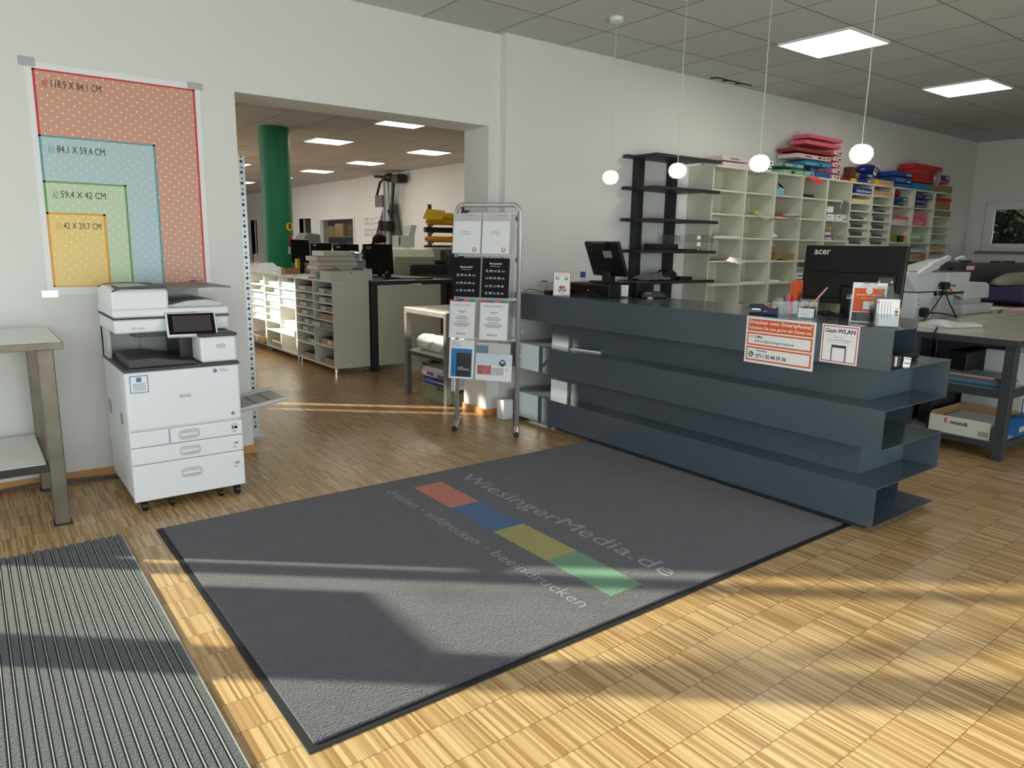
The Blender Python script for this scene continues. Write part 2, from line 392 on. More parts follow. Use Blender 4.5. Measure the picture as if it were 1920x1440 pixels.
MB(mat('grey_sill', (120,116,108), .6)).box(12.44, 12.56, y0-.05, y1+.05, z0-.035, z0).build('window_sill', parent=win, bevel=.003)
# serving hatch window and door leaves in the back room wall
m = MB(WHITE)
for (a,b,c,d) in [(12.97,15.3,1.2,1.27),(12.97,15.3,2.06,2.12),(12.97,13.03,1.2705,2.0595),(15.24,15.3,1.2705,2.0595)]: m.box(8.32, 8.45, a, b, c, d)
w2 = struct('window_2', m, bevel=.004)
MB(GLASS).box(8.42, 8.424, 13.03, 15.24, 1.27, 2.06).build('window_pane', parent=w2)
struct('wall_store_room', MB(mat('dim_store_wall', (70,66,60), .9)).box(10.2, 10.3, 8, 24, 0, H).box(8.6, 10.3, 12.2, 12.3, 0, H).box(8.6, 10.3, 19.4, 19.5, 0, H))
for i, (a, b, z) in enumerate([(15.92,16.86,2.13),(17.42,17.9,2.15),(20.77,21.5,2.17)]):
    fr = struct('door_%d' % (i+1), MB(WHITE).box(8.33,8.47,a-.05,a,0,z+.05).box(8.33,8.47,b,b+.05,0,z+.05).box(8.33,8.47,a,b,z,z+.05))
    MB(DARKG).box(8.52, 8.56, a, b, 0, z).build('door_leaf', parent=fr)
    MB(ALU).cyl((8.5, b-.08, 1.03), (8.5, b-.2, 1.03), .01).build('door_handle', parent=fr)
# panes of the glazed fronts
for i, (x0,x1,z0,z1) in enumerate([(-1.1,1.9,.05,2.85),(2.1,5.3,.05,2.85),(8.2,9.8,.9,2.4)]):
    o = struct('window_%d' % (i+3), MB(GLASS).box(x0, x1, -6.56, -6.555, z0, z1))
    MB(ANTH).box(x0, x1, -6.6, -6.52, z0, z0+.06).box(x0, x1, -6.6, -6.52, z1-.06, z1).box(x0, x0+.06, -6.6, -6.52, z0, z1).box(x1-.06, x1, -6.6, -6.52, z0, z1).build('window_frame', parent=o)
struct('window_6', MB(GLASS).box(-1.322, -1.318, -.8, -.06, .08, 2.9).box(-1.322, -1.318, -3.3, -1.03, .08, 2.9).box(-1.322,-1.318,-6.2,-3.45,.08,2.9).box(-1.322,-1.318,.05,.18,.8,2.5))
# wall switch
one('wall_switch', MB(WHITE).box(3.71, 3.79, -.087, -.077, 1.50, 1.58).box(3.72,3.78,-.091,-.086,1.51,1.57), 'small square white switch on the wall right of the brochure stand', 'switch', bevel=.002)
# three small hooks left in the ceiling edge
for i, x in enumerate((6.106, 6.291, 6.491)):
    one('ceiling_slot', MB(INK).tube([(x-.10,-.14,H-.004),(x-.06,-.2,H-.006),(x+.1,-.2,H-.004)], .006), ['leftmost','middle','rightmost'][i]+' of three short dark slots at the ceiling edge above the tall shelving', 'slot', 'dark slots at the ceiling edge')
# ground and greenery outside
struct('ground', MB(mat('outside_paving', (150,146,138), .9, var=.1, vs=2)).box(-40, 40, -40, 40, -.5, -.14))
LEAF = mat('dark_conifer_leaf', (30,44,28), .85, var=.6, vs=4)
def tree(name, c, r, h, n, leaf, label, s=.22, trunk=.15):
    t = thing(name, label, 'tree', c)
    random.seed(int(c[0]*10+c[1]))
    m = MB(leaf)
    for i in range(n):
        a = random.random()*2*PI; zz = random.random(); rr = r*(1-.6*zz)*math.sqrt(random.random())
        p = Vector((c[0]+rr*math.cos(a), c[1]+rr*math.sin(a), c[2]+.3+zz*(h-.3)))
        d = Vector((random.uniform(-1,1),random.uniform(-1,1),random.uniform(-1,1))).normalized(); e = d.cross(Vector((.3,.5,.8))).normalized()
        k = s*random.uniform(.5,1.2)
        m.add([tuple(p-d*k), tuple(p+e*k*.45), tuple(p+d*k), tuple(p-e*k*.45)], [(0,1,2,3)])
    m.build('foliage', parent=t)
    MB(mat('bark', (90,74,58), .9)).cyl((c[0],c[1],c[2]), (c[0],c[1],c[2]+h*.8), trunk, 10, trunk*.3).build('trunk', parent=t)
    return t
tree('conifer', (16.6, -.2, -.14), 1.9, 5.2, 9000, LEAF, 'dark green conifer outside the small window, nearer the corner', .2)
tree('conifer', (18.6, -3.9, -.14), 1.4, 4.2, 2500, LEAF, 'dark green conifer outside the small window, at the frame edge', .2)
def tree_bare(c, seed, label):
    random.seed(seed); t = thing('street_tree', label, 'tree', c); m = MB(MATS['bark'])
    def br(p, d, L, r, k):
        q = p + d*L; m.cyl(tuple(p), tuple(q), r, 6, r*.65, False)
        if k:
            for i in range(4):
                nd = (d + Vector((random.uniform(-.8,.8), random.uniform(-.8,.8), random.uniform(-.35,.6)))).normalized(); br(q, nd, L*random.uniform(.55,.8), r*.6, k-1)
    br(Vector(c), Vector((0,0,1)), 2.0, .14, 4); m.build('branches', parent=t)
random.seed(12)
t = thing('street_tree', 'bare twiggy street tree outside beyond the side glazing', 'tree', (-5, 2.2, -.14)); m = MB(MATS['bark']).cyl((-5,2.2,-.14),(-5.05,2.25,3.1),.07,8,.045,False)
for i in range(60):
    a = Vector((random.uniform(-5.6,-4.4), random.uniform(2.25,3.5), random.uniform(3.05,4.1))); d = Vector((random.uniform(-.6,.6), random.uniform(.2,1), random.uniform(-.3,.7))).normalized()
    m.cyl(tuple(a), tuple(a+d*random.uniform(.25,.55)), .009, 5, .005, False)
for i in range(9): m.cyl((-5.05,2.25,3.05), (random.uniform(-5.5,-4.5), random.uniform(2.4,3.4), random.uniform(3.3,4.0)), .03, 6, .01, False)
m.build('branches', parent=t)

# ------------------------------------------------------------------ ceiling lamps
LAMP = mat('lamp_diffuser', (255,251,238), .5, emit=14, var=.01)
def ceiling_lamp(x0, x1, y0, y1, label, group):
    t = thing('ceiling_lamp', label, 'ceiling light', ((x0+x1)/2, (y0+y1)/2, H-.02), 0, group)
    MB(WHITE).box(x0-.012,x1+.012,y0-.012,y0,H-.018,H).box(x0-.012,x1+.012,y1,y1+.012,H-.018,H).box(x0-.012,x0,y0,y1,H-.018,H).box(x1,x1+.012,y0,y1,H-.018,H).build('frame', parent=t)
    MB(LAMP).box(x0, x1, y0, y1, H-.012, H-.006).build('diffuser', parent=t)
    return t
ceiling_lamp(5.455, 6.04, -1.842, -1.25, 'nearer square ceiling light above the counter side of the shop', 'ceiling lights over the staff area')
ceiling_lamp(7.985, 8.57, -1.845, -1.255, 'farther square ceiling light towards the small window', 'ceiling lights over the staff area')
gb = 'ceiling lights in the back room'
for x, y, lb in [(5.05,4.25,'ceiling light in the back room partly cut by the lintel of the wide opening'),
    (5.0,6.68,'square ceiling light in the back room right of the green column, nearest of its row'),
    (6.94,6.78,'rightmost square ceiling light in the back room'),
    (6.88,9.23,'square ceiling light in the back room between green column and cutter, beyond the rightmost'),
    (6.83,11.65,'square ceiling light deep in the back room, left of the cutter apparatus'),
    (6.75,14.1,'ceiling light partly hidden by the right side of the green column'),
    (2.46,4.3,'ceiling light cut off by the top left corner of the wide opening'),
    (4.88,11.5,'ceiling light left of the green column above the perforated upright'),
    (6.5,16.3,'farthest ceiling light, low left of the green column')]:
    ceiling_lamp(x-.3, x+.3, y-.28, y+.28, lb, gb)

# ------------------------------------------------------------------ pendants
GLOBE = mat('opal_glass', (250,240,236), .3, emit=.75, var=.01)
gp = 'opal pendant lamps over the counter'
pl = ['leftmost opal glass pendant, its round ceiling rose in view', 'second opal glass pendant from the left, in front of the black wall shelf',
      'third opal glass pendant from the left, in front of the white shelving', 'rightmost opal glass pendant, largest and slightly tilted']
pend = None
for i, (y, z) in enumerate([(-.893,1.953),(-1.537,1.957),(-2.18,1.956),(-2.815,1.957)]):
    if pend is None:
        t = thing('pendant_lamp', pl[0], 'pendant lamp', (3.972, y, 1.953), 0, gp)
        MB(WHITE).cyl((3.972,y,H),(3.972,y,H-.028),.05,24).build('ceiling_rose', parent=t, bevel=.004)
        MB(mat('white_cord', (214,212,206), .6)).tube([(3.972,y,H-.02),(3.974,y+.004,2.7),(3.970,y-.002,2.35),(3.973,y+.003,2.1),(3.972,y,1.995)], .0024, 6).build('cord', parent=t)
        MB(CHROME).cyl((3.972,y,2.0),(3.972,y,2.012),.006,10).build('cord_grip', parent=t)
        MB(GLOBE).lathe([(.004,-.052),(.03,-.048),(.05,-.033),(.061,-.008),(.0615,.006),(.055,.028),(.038,.045),(.02,.051),(.004,.052)], (3.972,y,1.953), 28).build('glass_globe', parent=t)
        pend = t
    else:
        p = dup(pend, (3.972, y, z), None, pl[i], gp)
        if i == 3:
            for ch in p.children:
                if ch.name.startswith('glass_globe'): ch.rotation_euler = (R(9), R(-9), 0)

# ------------------------------------------------------------------ poster
px, pz = .4138, 1.1683
t = thing('size_chart_poster', 'large dotted paper size chart poster taped to the wall above the copier', 'poster', (px+.42, 0, pz))
o0 = (px, 0, pz); X_, Z_ = (1,0,-.0035), (.0035,0,1)
MB(PAPER).sheet(o0, X_, Z_, -.03, .872, -.045, 1.222, .0007, .001).build('paper_sheet', parent=t)
specs = [('A0','118,9 X 84,1 CM',.841,1.189,(214,160,138),(246,228,208),(206,52,60)),
         ('A1','84,1 X 59,4 CM',.594,.841,(184,204,212),(218,228,222),(96,158,166)),
         ('A2','59,4 X 42 CM',.42,.594,(198,214,182),(226,234,212),(110,160,80)),
         ('A3','42 X 29,7 CM',.297,.42,(238,206,128),(248,232,186),(226,158,40))]
for i, (nm, tx, w, h, c, dc, ec) in enumerate(specs):
    o = .0017+i*.0009
    pn = MB(dotted('dotted_'+nm.lower(), c, dc)).sheet(o0, X_, Z_, 0, w, 0, h, .0004, o).build('size_field', parent=t)
    pn['label'] = 'dotted %s field with its size written at the top' % {'A0':'salmon','A1':'pale blue','A2':'pale green','A3':'yellow'}[nm]
    em = mat('edge_'+nm, ec, .45, var=.08)
    MB(em).sheet(o0,X_,Z_,0,.012,0,h,.0002,o+.0005).sheet(o0,X_,Z_,w-.012,w,0,h,.0002,o+.0005).sheet(o0,X_,Z_,0,w,h-.010,h,.0002,o+.0005).sheet(o0,X_,Z_,0,w,0,.006,.0002,o+.0005).build('border_line', parent=pn)
    oz = Vector(o0)+Vector(X_)*.04+Vector(Z_)*(h-.095)
    k = [1,.97,.92,.87][i]
    m = MB(em).text(nm, oz, X_, Z_, .028, .044*k, em, o+.0012); m.text(tx, oz+Vector(X_)*.045*k, X_, Z_, .245*k if i != 3 else .19, .046*k, INK, o+.0012)
    m.build('size_lettering', parent=pn)
m = MB()
for k, c in enumerate((RED, BLUE, ORANGE, GREEN)): m.use(c).sheet(o0,X_,Z_,.735+k*.022,.757+k*.022,.022,.031,.0002,.0028)
m.text('WiesingerMedia', Vector(o0)+Vector((.735,0,.034)), X_, Z_, .085, .011, INKG, .003); m.build('printed_logo', parent=t)
tape = glassy('clear_tape', (238,240,242), .8, .25)
for (a,b,w,h) in [(-.06,1.195,.08,.05),(.80,1.19,.09,.04),(-.06,-.06,.08,.04)]: MB(tape).sheet(o0,X_,Z_,a,a+w,b,b+h,.0003,.0021).build('tape_strip', parent=t)

# ------------------------------------------------------------------ work table on the left
t = thing('work_table', 'raw steel work table with white top at the left picture edge', 'table', (.02,-.43,0))
m = MB(RAWST); X0, X1, Y0, Y1 = -.32, .362, -.805, -.04
m.box(X0,X1,Y0,Y0+.03,.909,.944).box(X0,X1,Y1-.03,Y1,.909,.944).box(X0,X0+.03,Y0+.0305,Y1-.0305,.909,.944).box(X1-.022,X1,Y0+.0305,Y1-.0305,.909,.944)
m.build('top_frame', parent=t, bevel=.002)
MB(LAM).box(X0+.01,X1-.007,Y0+.010,Y1-.008,.9442,.9462).build('table_top', parent=t)
for (x,y) in [(.25,-.775),(.242,-.125),(-.28,-.775),(-.28,-.125)]:
    lg = MB(RAWST).box(x,x+.07,y,y+.07,.006,.909).build('leg', parent=t, bevel=.005)
    MB(DARKST).box(x-.006,x+.076,y-.006,y+.076,0,.008).build('foot_plate', parent=lg)
MB(DARKST).box(X0+.06,.25,-.775,-.745,.289,.328).box(X0+.06,.25,-.085,-.055,.289,.328).box(.225,.25,-.7445,-.0855,.289,.328).build('shelf_frame', parent=t, bevel=.002)
MB(LAM).box(X0+.07,.24,-.76,-.07,.30,.331).build('shelf_panel', parent=t)
# cables along the skirting
one('cable', MB(mat('grey_cable',(84,86,94),.5)).tube([(-.9,-.05,.012),(-.3,-.045,.012),(.15,-.03,.014),(.3,-.055,.03),(.42,-.07,.02),(.55,-.06,.012),(.7,-.11,.01)],.006,6).tube([(-.9,-.08,.01),(-.2,-.06,.01),(.2,-.05,.03),(.36,-.1,.012),(.5,-.09,.01),(.7,-.13,.01)],.005,6),
    'grey cables lying along the skirting between work table and copier', 'cable')

# ------------------------------------------------------------------ copier
t = thing('office_copier', 'large white office copier with open touch panel below the poster', 'copier', (.9,-.5,0))
xa, xb, yf, yb = .613, 1.192, -.82, -.15
MB(WHITE).box(xa,xb,yf+.02,yb,.06,.768).build('body', parent=t, bevel=.02, seg=4)
fd = MB(WHITE).box(xa,xb,yf,yf+.03,.449,.765).build('front_door', parent=t, bevel=.012, seg=3)
MB(mat('maker_badge',(206,210,214),.3)).sheet((.87,yf,.607),(1,0,0),(0,0,1),0,.06,0,.018,.001).text('RICOH',(.875,yf,.611),(1,0,0),(0,0,1),.05,.010,INKG,.0014).build('badge', parent=fd)
m = MB(mat('blue_sticker',(40,120,170),.4)).sheet((xa+.022,yf,.655),(1,0,0),(0,0,1),0,.088,0,.092,.0006); m.use(PAPER).sheet((xa+.022,yf,.655),(1,0,0),(0,0,1),.004,.084,.004,.088,.0006,.0004)
m.use(MATS['blue_sticker']).sheet((xa+.022,yf,.655),(1,0,0),(0,0,1),.032,.056,.058,.082,.0006,.0008); m.use(INKG)
for k in range(5): m.sheet((xa+.022,yf,.655),(1,0,0),(0,0,1),.014,.074,.014+k*.008,.017+k*.008,.0003,.0008)
m.build('service_sticker', parent=fd)
m = MB(BLUE).cyl((1.062,yf,.738),(1.062,yf-.0008,.738),.011,20); m.use(PAPER).sheet((1.08,yf,.728),(1,0,0),(0,0,1),0,.075,0,.022,.0006); m.use(INKG)
for k in range(3): m.sheet((1.084,yf,.732),(1,0,0),(0,0,1),0,.055-.01*k,k*.006,k*.006+.002,.0003,.0006)
m.text('24',(1.055,yf,.733),(1,0,0),(0,0,1),.014,.010,PAPER,.0014); m.build('hotline_sticker', parent=fd)
MB(INKG).sheet((1.135,yf,.478),(1,0,0),(0,0,1),0,.018,0,.018,.0006).build('energy_mark', parent=fd)
def drawer(x0, x1, z0, z1, hx, no, tx, pink=False):
    d = MB(WHITE).box(x0,x1,yf,yf+.03,z0,z1).build('paper_drawer', parent=t, bevel=.006, seg=3)
    if hx is not None:
        zc = (z0+z1)/2 if z1-z0 < .16 else z1-.075
        g = MB(LGREY); w, h = .054, .027
        n = 24; ring = [(hx+w*math.copysign(abs(math.cos(2*PI*i/n))**.5, math.cos(2*PI*i/n)), zc+h*math.copysign(abs(math.sin(2*PI*i/n))**.5, math.sin(2*PI*i/n))) for i in range(n)]
        g.prism(ring, yf-.003, yf+.002, 'y').build('handle_recess', parent=d, bevel=.0015)
        MB(WHITE).box(hx-.047,hx+.047,yf-.012,yf-.002,zc-.008,zc+.006).build('handle', parent=d, bevel=.004)
    m = MB(INK)
    if no:
        m.text(no,(1.135,yf,zc+.004 if z1-z0>.16 else (z0+z1)/2-.004),(1,0,0),(0,0,1),.008,.014,INK,.0006)
        m.text('A4' if no != '2' else 'A3',(1.135,yf,(zc-.016) if z1-z0>.16 else (z0+z1)/2-.026),(1,0,0),(0,0,1),.018,.011,INK,.0006)
        m.use(INKG).sheet((1.147,yf,zc+.004 if z1-z0>.16 else (z0+z1)/2-.004),(1,0,0),(0,0,1),0,.016,0,.012,.0005)
        m.build('tray_number', parent=d)
    if pink: MB(mat('pink_sticker',(222,196,204),.5)).sheet((1.128,yf,.39),(1,0,0),(0,0,1),0,.036,0,.038,.0005).build('pink_label', parent=d)
drawer(xa, .805, .36, .444, None, '', '')
drawer(.81, xb, .36, .444, .905, '1', 'A4', True)
drawer(xa, xb, .265, .356, .905, '2', 'A3')
drawer(xa, xb, .06, .261, .905, '3', 'A4')
for (x,y) in [(.66,-.79),(1.15,-.79),(.66,-.2),(1.15,-.2),(.80,-.78),(1.06,-.78)]:
    s = 1 if x in (.66,1.15) else .8
    c = MB(BLACK).cyl((x-.012*s,y,.028*s),(x+.012*s,y,.028*s),.027*s,16).box(x-.018*s,x+.018*s,y-.012,y+.02,.03,.065).build('caster', parent=t, bevel=.002)
# output tray level
MB(DARKG).box(xa-.003,xb+.003,yf-.003,yb,.765,.782).build('tray_rim', parent=t, bevel=.004)
pr = [(-.78,.0),(-.78,.05),(-.70,.055),(-.6,.052),(-.48,.03),(-.38,.018),(-.3,.012),(-.3,0)]
MB(DARKG).prism([(xa+.03,.782),(xa+.03,.828),(xa+.16,.83),(xa+.24,.815),(xa+.33,.80),(xa+.37,.79),(xa+.37,.782)], yf+.03, yf+.44, 'y').build('output_tray', parent=t, bevel=.006)
MB(LGREY).box(xa,xb-.05,yb-.06,yb,.78,.95).box(xa,xa+.02,-.36,yb,.78,.95).build('inner_wall', parent=t, bevel=.004)
MB(GREYP).box(.80,.804,yb-.062,yb-.058,.80,.92).box(.81,.822,yb-.07,yb-.058,.88,.905).build('inner_latch', parent=t)
MB(BLACK).box(.93,1.0,-.62,-.3,.782,.93).box(.9,.98,-.55,-.4,.90,.95).build('exit_unit', parent=t, bevel=.003)
rt = MB(WHITE).box(1.0,xb,-.80,-.17,.782,.925).build('right_module', parent=t, bevel=.014, seg=3)
MB(DARKG).box(.995,xb+.004,-.805,-.17,.925,.942).build('module_cap', parent=rt, bevel=.005)
MB(LGREY).cyl((1.093,-.80,.872),(1.093,-.803,.872),.013,20).cyl((1.117,-.80,.872),(1.117,-.803,.872),.013,20).box(1.093,1.117,-.8022,-.80,.8605,.8835).build('eject_buttons', parent=rt)
# scanner
sc = MB(WHITE).box(.615,1.205,-.63,-.12,.945,1.022).build('scanner_base', parent=t, bevel=.012, seg=3)
MB(DARKG).box(.70,1.05,-.66,-.45,.928,.947).build('under_lip', parent=sc, bevel=.004)
MB(INKG).text('MP C4503',(.70,-.63,.966),(1,0,0),(0,0,1),.06,.011,INKG,.0008).build('model_lettering', parent=sc)
MB(BLACK).box(.612,1.208,-.632,-.118,1.022,1.030).build('scan_gap', parent=t)
lid = MB(WHITE).box(.612,1.208,-.635,-.118,1.030,1.075).build('document_lid', parent=t, bevel=.012, seg=3)
MB(GREYP).box(.86,1.03,-.645,-.62,1.030,1.052).build('lid_grip', parent=lid, bevel=.008)
# document feeder: tall rounded box on the left
adf = MB(WHITE).prism([(-.615,1.07),(-.62,1.165),(-.60,1.182),(-.3,1.192),(-.14,1.172),(-.13,1.07)], .616, .895, 'x').build('feeder', parent=t, bevel=.014, seg=4)
MB(DARKG).prism([(.620,1.176),(.66,1.192),(.75,1.197),(.893,1.193),(.893,1.183),(.75,1.188),(.66,1.183),(.622,1.168)], -.615, -.14, 'y').build('feeder_cover', parent=adf)
MB(LGREY).box(.66,.80,-.58,-.3,1.1935,1.197).build('feeder_label', parent=adf)
MB(mat('smoke_plastic',(74,74,76),.3)).prism([(.893,1.186),(1.02,1.189),(1.14,1.196),(1.235,1.186),(1.236,1.178),(1.14,1.184),(1.02,1.178),(.893,1.15)], -.60, -.17, 'y').build('feeder_tray', parent=t)
MB(LGREY).prism([(.895,1.075),(.895,1.088),(1.0,1.11),(1.1,1.115),(1.18,1.10),(1.19,1.075)], -.59, -.15, 'y').build('feeder_exit', parent=t, bevel=.004)
MB(LGREY).box(.93,1.17,-.135,-.115,1.075,1.18).build('feeder_back', parent=t, bevel=.004)
# touch panel
mm = Matrix.Translation((.985,-.70,.985)) @ Matrix.Rotation(R(-8), 4, 'Z') @ Matrix.Rotation(R(-38), 4, 'X')
m = MB(WHITE); m.M = mm; m.box(-.128,.128,-.012,.012,-.075,.075); tp = m.build('touch_panel', parent=t, bevel=.006, seg=3)
m = MB(GLOSSB); m.M = mm; m.box(-.118,.118,-.0135,-.012,-.066,.066); m.build('screen_bezel', parent=tp)
m = MB(mat('dim_screen',(70,62,66),.25)); m.M = mm; m.box(-.095,.1,-.0145,-.0135,-.05,.052); m.build('screen', parent=tp)
m = MB(LGREY); m.box(.93,1.06,-.71,-.60,.955,.968); m.build('panel_arm', parent=tp)
# side louvres and bypass tray
m = MB(GREYP)
for k in range(12): m.box(xa-.003,xa,-.66+k*.004,-.658+k*.004,.46,.52)
for k in range(7): m.box(xa-.003,xa+.001,-.30,-.22,.45+k*.012,.455+k*.012)
m.build('vent', parent=t)
MB(LGREY).box(xa-.006,xa,-.72,-.69,.40,.425).box(xa-.006,xa,-.74,-.70,.28,.30).build('side_grip', parent=t, bevel=.003)
TRAYM = mat('bypass_grey', (176,172,162), .45)
by = MB(TRAYM).prism([(1.19,.455),(1.50,.50),(1.50,.508),(1.19,.465)], -.72, -.36, 'y').build('bypass_tray', parent=t, bevel=.002)
m = MB(LGREY)
for a in (-.70,-.38): m.prism([(1.2,.466),(1.52,.512),(1.52,.524),(1.2,.482)], a-.012, a+.012, 'y')
m.use(DARKG)
for k in range(3): m.box(1.25+k*.08,1.253+k*.08,-.66,-.42,.4745+k*.0115,.4765+k*.0115)
m.build('tray_guide', parent=by)

# ------------------------------------------------------------------ floor mats
t = thing('entrance_mat', 'ribbed black entrance mat with metal rails in the bottom left corner', 'entrance mat', (-.4,-2.9,0))
TEXT = carpet('ribbed_textile', (36,40,44), (86,92,96), 1)
xs0, xs1, ya, yb_ = -1.05, .494, -1.10, -4.85
MB(BLACK).box(xs0, xs1, yb_, ya, .0, .004).build('base', parent=t)
n = int((xs1-xs0)/.0333)
for k in range(n):
    x = xs1 - .0333*(k+1)
    m = MB(TEXT)
    m.box(x+.009, x+.0325, yb_, ya-(.004 if k % 2 else 0), .004, .013)
    m.build('textile_strip', parent=t, bevel=.002)
m = MB(mat('mat_rail',(165,168,166),.4,metal=.2))
for k in range(n): x = xs1-.0333*(k+1); m.box(x+.0035, x+.0064, yb_, ya-.006, .004, .0150)
m.box(xs1-.001, xs1+.004, yb_, ya, 0, .013)
m.build('rails', parent=t)

t = thing('logo_carpet', 'large dark grey carpet with coloured logo blocks and company lettering', 'carpet', (2.15,-2.12,0))
MB(RUBBER).prism([(.652,-1.112),(3.650,-1.112),(3.650,-3.140),(.652,-3.140)], 0, .004).build('rubber_edge', parent=t, bevel=.002)
x0,x1,y1,y0 = .678, 3.622, -1.136, -3.112
PILE = carpet('charcoal_pile', (28,28,33), (98,96,106), 1)
MB(PILE).box(x0,x1,y0,y1,.003,.0115).build('pile_field', parent=t, bevel=.004)
for (cl, ya2, yb2, lb) in [((186,104,78),-1.313,-1.728,'terracotta'),((30,82,132),-1.728,-2.135,'blue'),((152,144,74),-2.135,-2.554,'olive yellow'),((88,138,108),-2.554,-2.976,'green')]:
    b = MB(carpet('pile_'+lb, tuple(int(v*.82) for v in cl), tuple(min(255,int(v*1.12)) for v in cl), .9)).box(2.022,2.212,yb2,ya2,.0105,.0122).build('logo_block', parent=t); b['label'] = lb+' logo block'
GP = carpet('pile_lettering', (112,113,118), (150,151,156), .6)
MB(GP).text('WiesingerMedia.de',(2.318,-1.292,.0117),(0,-1,0),(1,0,0),1.70,.138,GP,.0006).build('large_lettering', parent=t)
for (s_, a, b, lo, hi) in [('drucken',0,.325,.018,.083),('-',.37,.405,.046,.052),('aufdrucken',.445,.925,.018,.083),('-',.975,1.01,.046,.052),('beeindrucken',1.055,1.69,.018,.083)]:
    MB(GP).text(s_,(1.832+lo,-1.285-a,.0117),(0,-1,0),(1,0,0),b-a,hi-lo,GP,.0006).build('small_lettering', parent=t)

# ------------------------------------------------------------------ counter
ZK = [.045+.2037*i for i in range(6)]     # P5..P0 upward
t = thing('reception_counter', 'long slate blue sheet steel counter of staggered layers', 'reception counter', (3.95,-1.8,0))
T = .004; xF, xR, yN, yL = 3.602, 4.302, -3.271, -.20
def band(z0, z1, pts, nm='front_sheet', lb=None):
    """vertical sheet following a polyline in plan"""
    m = MB(STEELB)
    for (a, b) in zip(pts, pts[1:]):
        m.box(min(a[0],b[0])-(0 if a[0]!=b[0] else T/2), max(a[0],b[0])+(0 if a[0]!=b[0] else T/2), min(a[1],b[1])-(0 if a[1]!=b[1] else T/2), max(a[1],b[1])+(0 if a[1]!=b[1] else T/2), z0, z1)
    o = m.build(nm, parent=t)
    if lb: o['label'] = lb
for i, z in enumerate(ZK):
    m = MB(STEELB)
    if i == 5: m.prism([(xF,yL),(xF,yN),(3.80,yN-.012),(4.305,-3.07),(4.305,yL)], z-T, z)
    else: m.box(xF-T/2, xR, yN, yL, z-T, z)
    m.build('shelf_plate', parent=t)
for i in (4, 2, 0):     # outer layers: front sheet and staff-side sheet, ends open
    band(ZK[i], ZK[i+1]-T, [(xF,yL),(xF,yN)], 'front_sheet')
    band(ZK[i], ZK[i+1]-T, [(4.300,yL),(4.300,-3.07)], 'rear_sheet')
for i in (3, 1):        # recessed layers, one bent sheet
    band(ZK[i], ZK[i+1]-T, [(4.288,yL),(4.288,-.49),(3.78,-.49),(3.78,-3.082),(4.288,-3.082),(4.288,yN)], 'recessed_sheet')
MB(mat('counter_plinth',(58,74,88),.35,metal=.3)).box(3.664,4.22,-3.203,-.24,0,.041).build('plinth', parent=t)

def fsign(name, label, cat, X, ya, yb, z0, z1, mt=PAPER, rot=0):
    tt = thing(name, label, cat, (X,(ya+yb)/2,z0), rot)
    MB(mt).box(X-.0035,X-.001,yb,ya,z0,z1).build('board', parent=tt)
    return tt
# print-from-phone sign
X = 3.6; t1 = fsign('counter_sign','white and orange sign about printing from a smartphone on the counter front','sign',X,-2.436,-2.866,.797,1.062)
o = (X-.0035,-2.436,.797); xd, yd = (0,-1,0), (0,0,1)
def P(a, b): return (o[0], o[1]-a, o[2]+b)
m = MB(ORANGE).sheet(o,xd,yd,.012,.418,.183,.252,.0006); m.text('Drucken vom Smartphone?',P(.018,.219),xd,yd,.392,.027,PAPER,.0012); m.text('Schicken Sie uns gerne die Daten zu.',P(.018,.190),xd,yd,.392,.022,PAPER,.0012)
m.build('headline', parent=t1)
m = MB(ORANGE)
for (b0,b1) in ((.101,.175),(.013,.093)):
    m.use(ORANGE).sheet(o,xd,yd,.012,.418,b0,b1,.0006); m.use(PAPER).sheet(o,xd,yd,.020,.408,b0+.009,b1-.009,.0006,.0005)
m.text('E-Mail',P(.062,.145),xd,yd,.048,.014,INK,.0016); m.text('fellbach@wiesingermedia.de',P(.062,.116),xd,yd,.250,.022,INK,.0016)
m.text('WhatsApp',P(.077,.066),xd,yd,.068,.014,INK,.0016); m.text('0711 50 44 39 36',P(.077,.032),xd,yd,.192,.024,INK,.0016)
m.use(LGREY).sheet(o,xd,yd,.028,.052,.146,.160,.0004,.0012)
m.build('contact_box', parent=t1)
m = MB(GREEN).prism([(-2.436-.045+.017*math.cos(a*PI/10), .797+.050+.017*math.sin(a*PI/10)) for a in range(20)], o[0]-.0018, o[0]-.0012, 'x'); m.use(PAPER)
m.tube([(o[0]-.0022,-2.474,.855),(o[0]-.0022,-2.476,.848),(o[0]-.0022,-2.481,.842),(o[0]-.0022,-2.488,.839)], .0028, 6); m.build('green_phone_badge', parent=t1)
# guest wifi sign
t2 = fsign('counter_sign','white square guest wireless sign with red border near the counter corner','sign',X,-2.901,-3.102,.861,1.062)
o = (X-.0035,-2.901,.861); RB_ = mat('crimson_line',(208,52,78),.45)
m = MB(RB_).sheet(o,xd,yd,.007,.194,.007,.194,.0005); m.use(PAPER).sheet(o,xd,yd,.012,.189,.012,.189,.0005,.0004); m.build('border', parent=t2)
m = MB(INK).text('Gast-WLAN',P(.019,.158),xd,yd,.162,.023,INK,.0014); m.use(LGREY).sheet(o,xd,yd,.03,.168,.108,.146,.0003,.0009); m.use(PAPER).sheet(o,xd,yd,.032,.166,.110,.144,.0003,.0012)
m.text('WLAN Name:',P(.070,.132),xd,yd,.055,.007,RB_,.0018); m.text('WiesingerMedia Fellbach',P(.038,.116),xd,yd,.122,.009,INK,.0018); m.build('lettering', parent=t2)
m = MB(ANTH).sheet(o,xd,yd,.060,.140,.012,.096,.0004,.0009); m.use(PAPER).sheet(o,xd,yd,.066,.134,.012,.082,.0004,.0012); m.build('phone_picture', parent=t2)

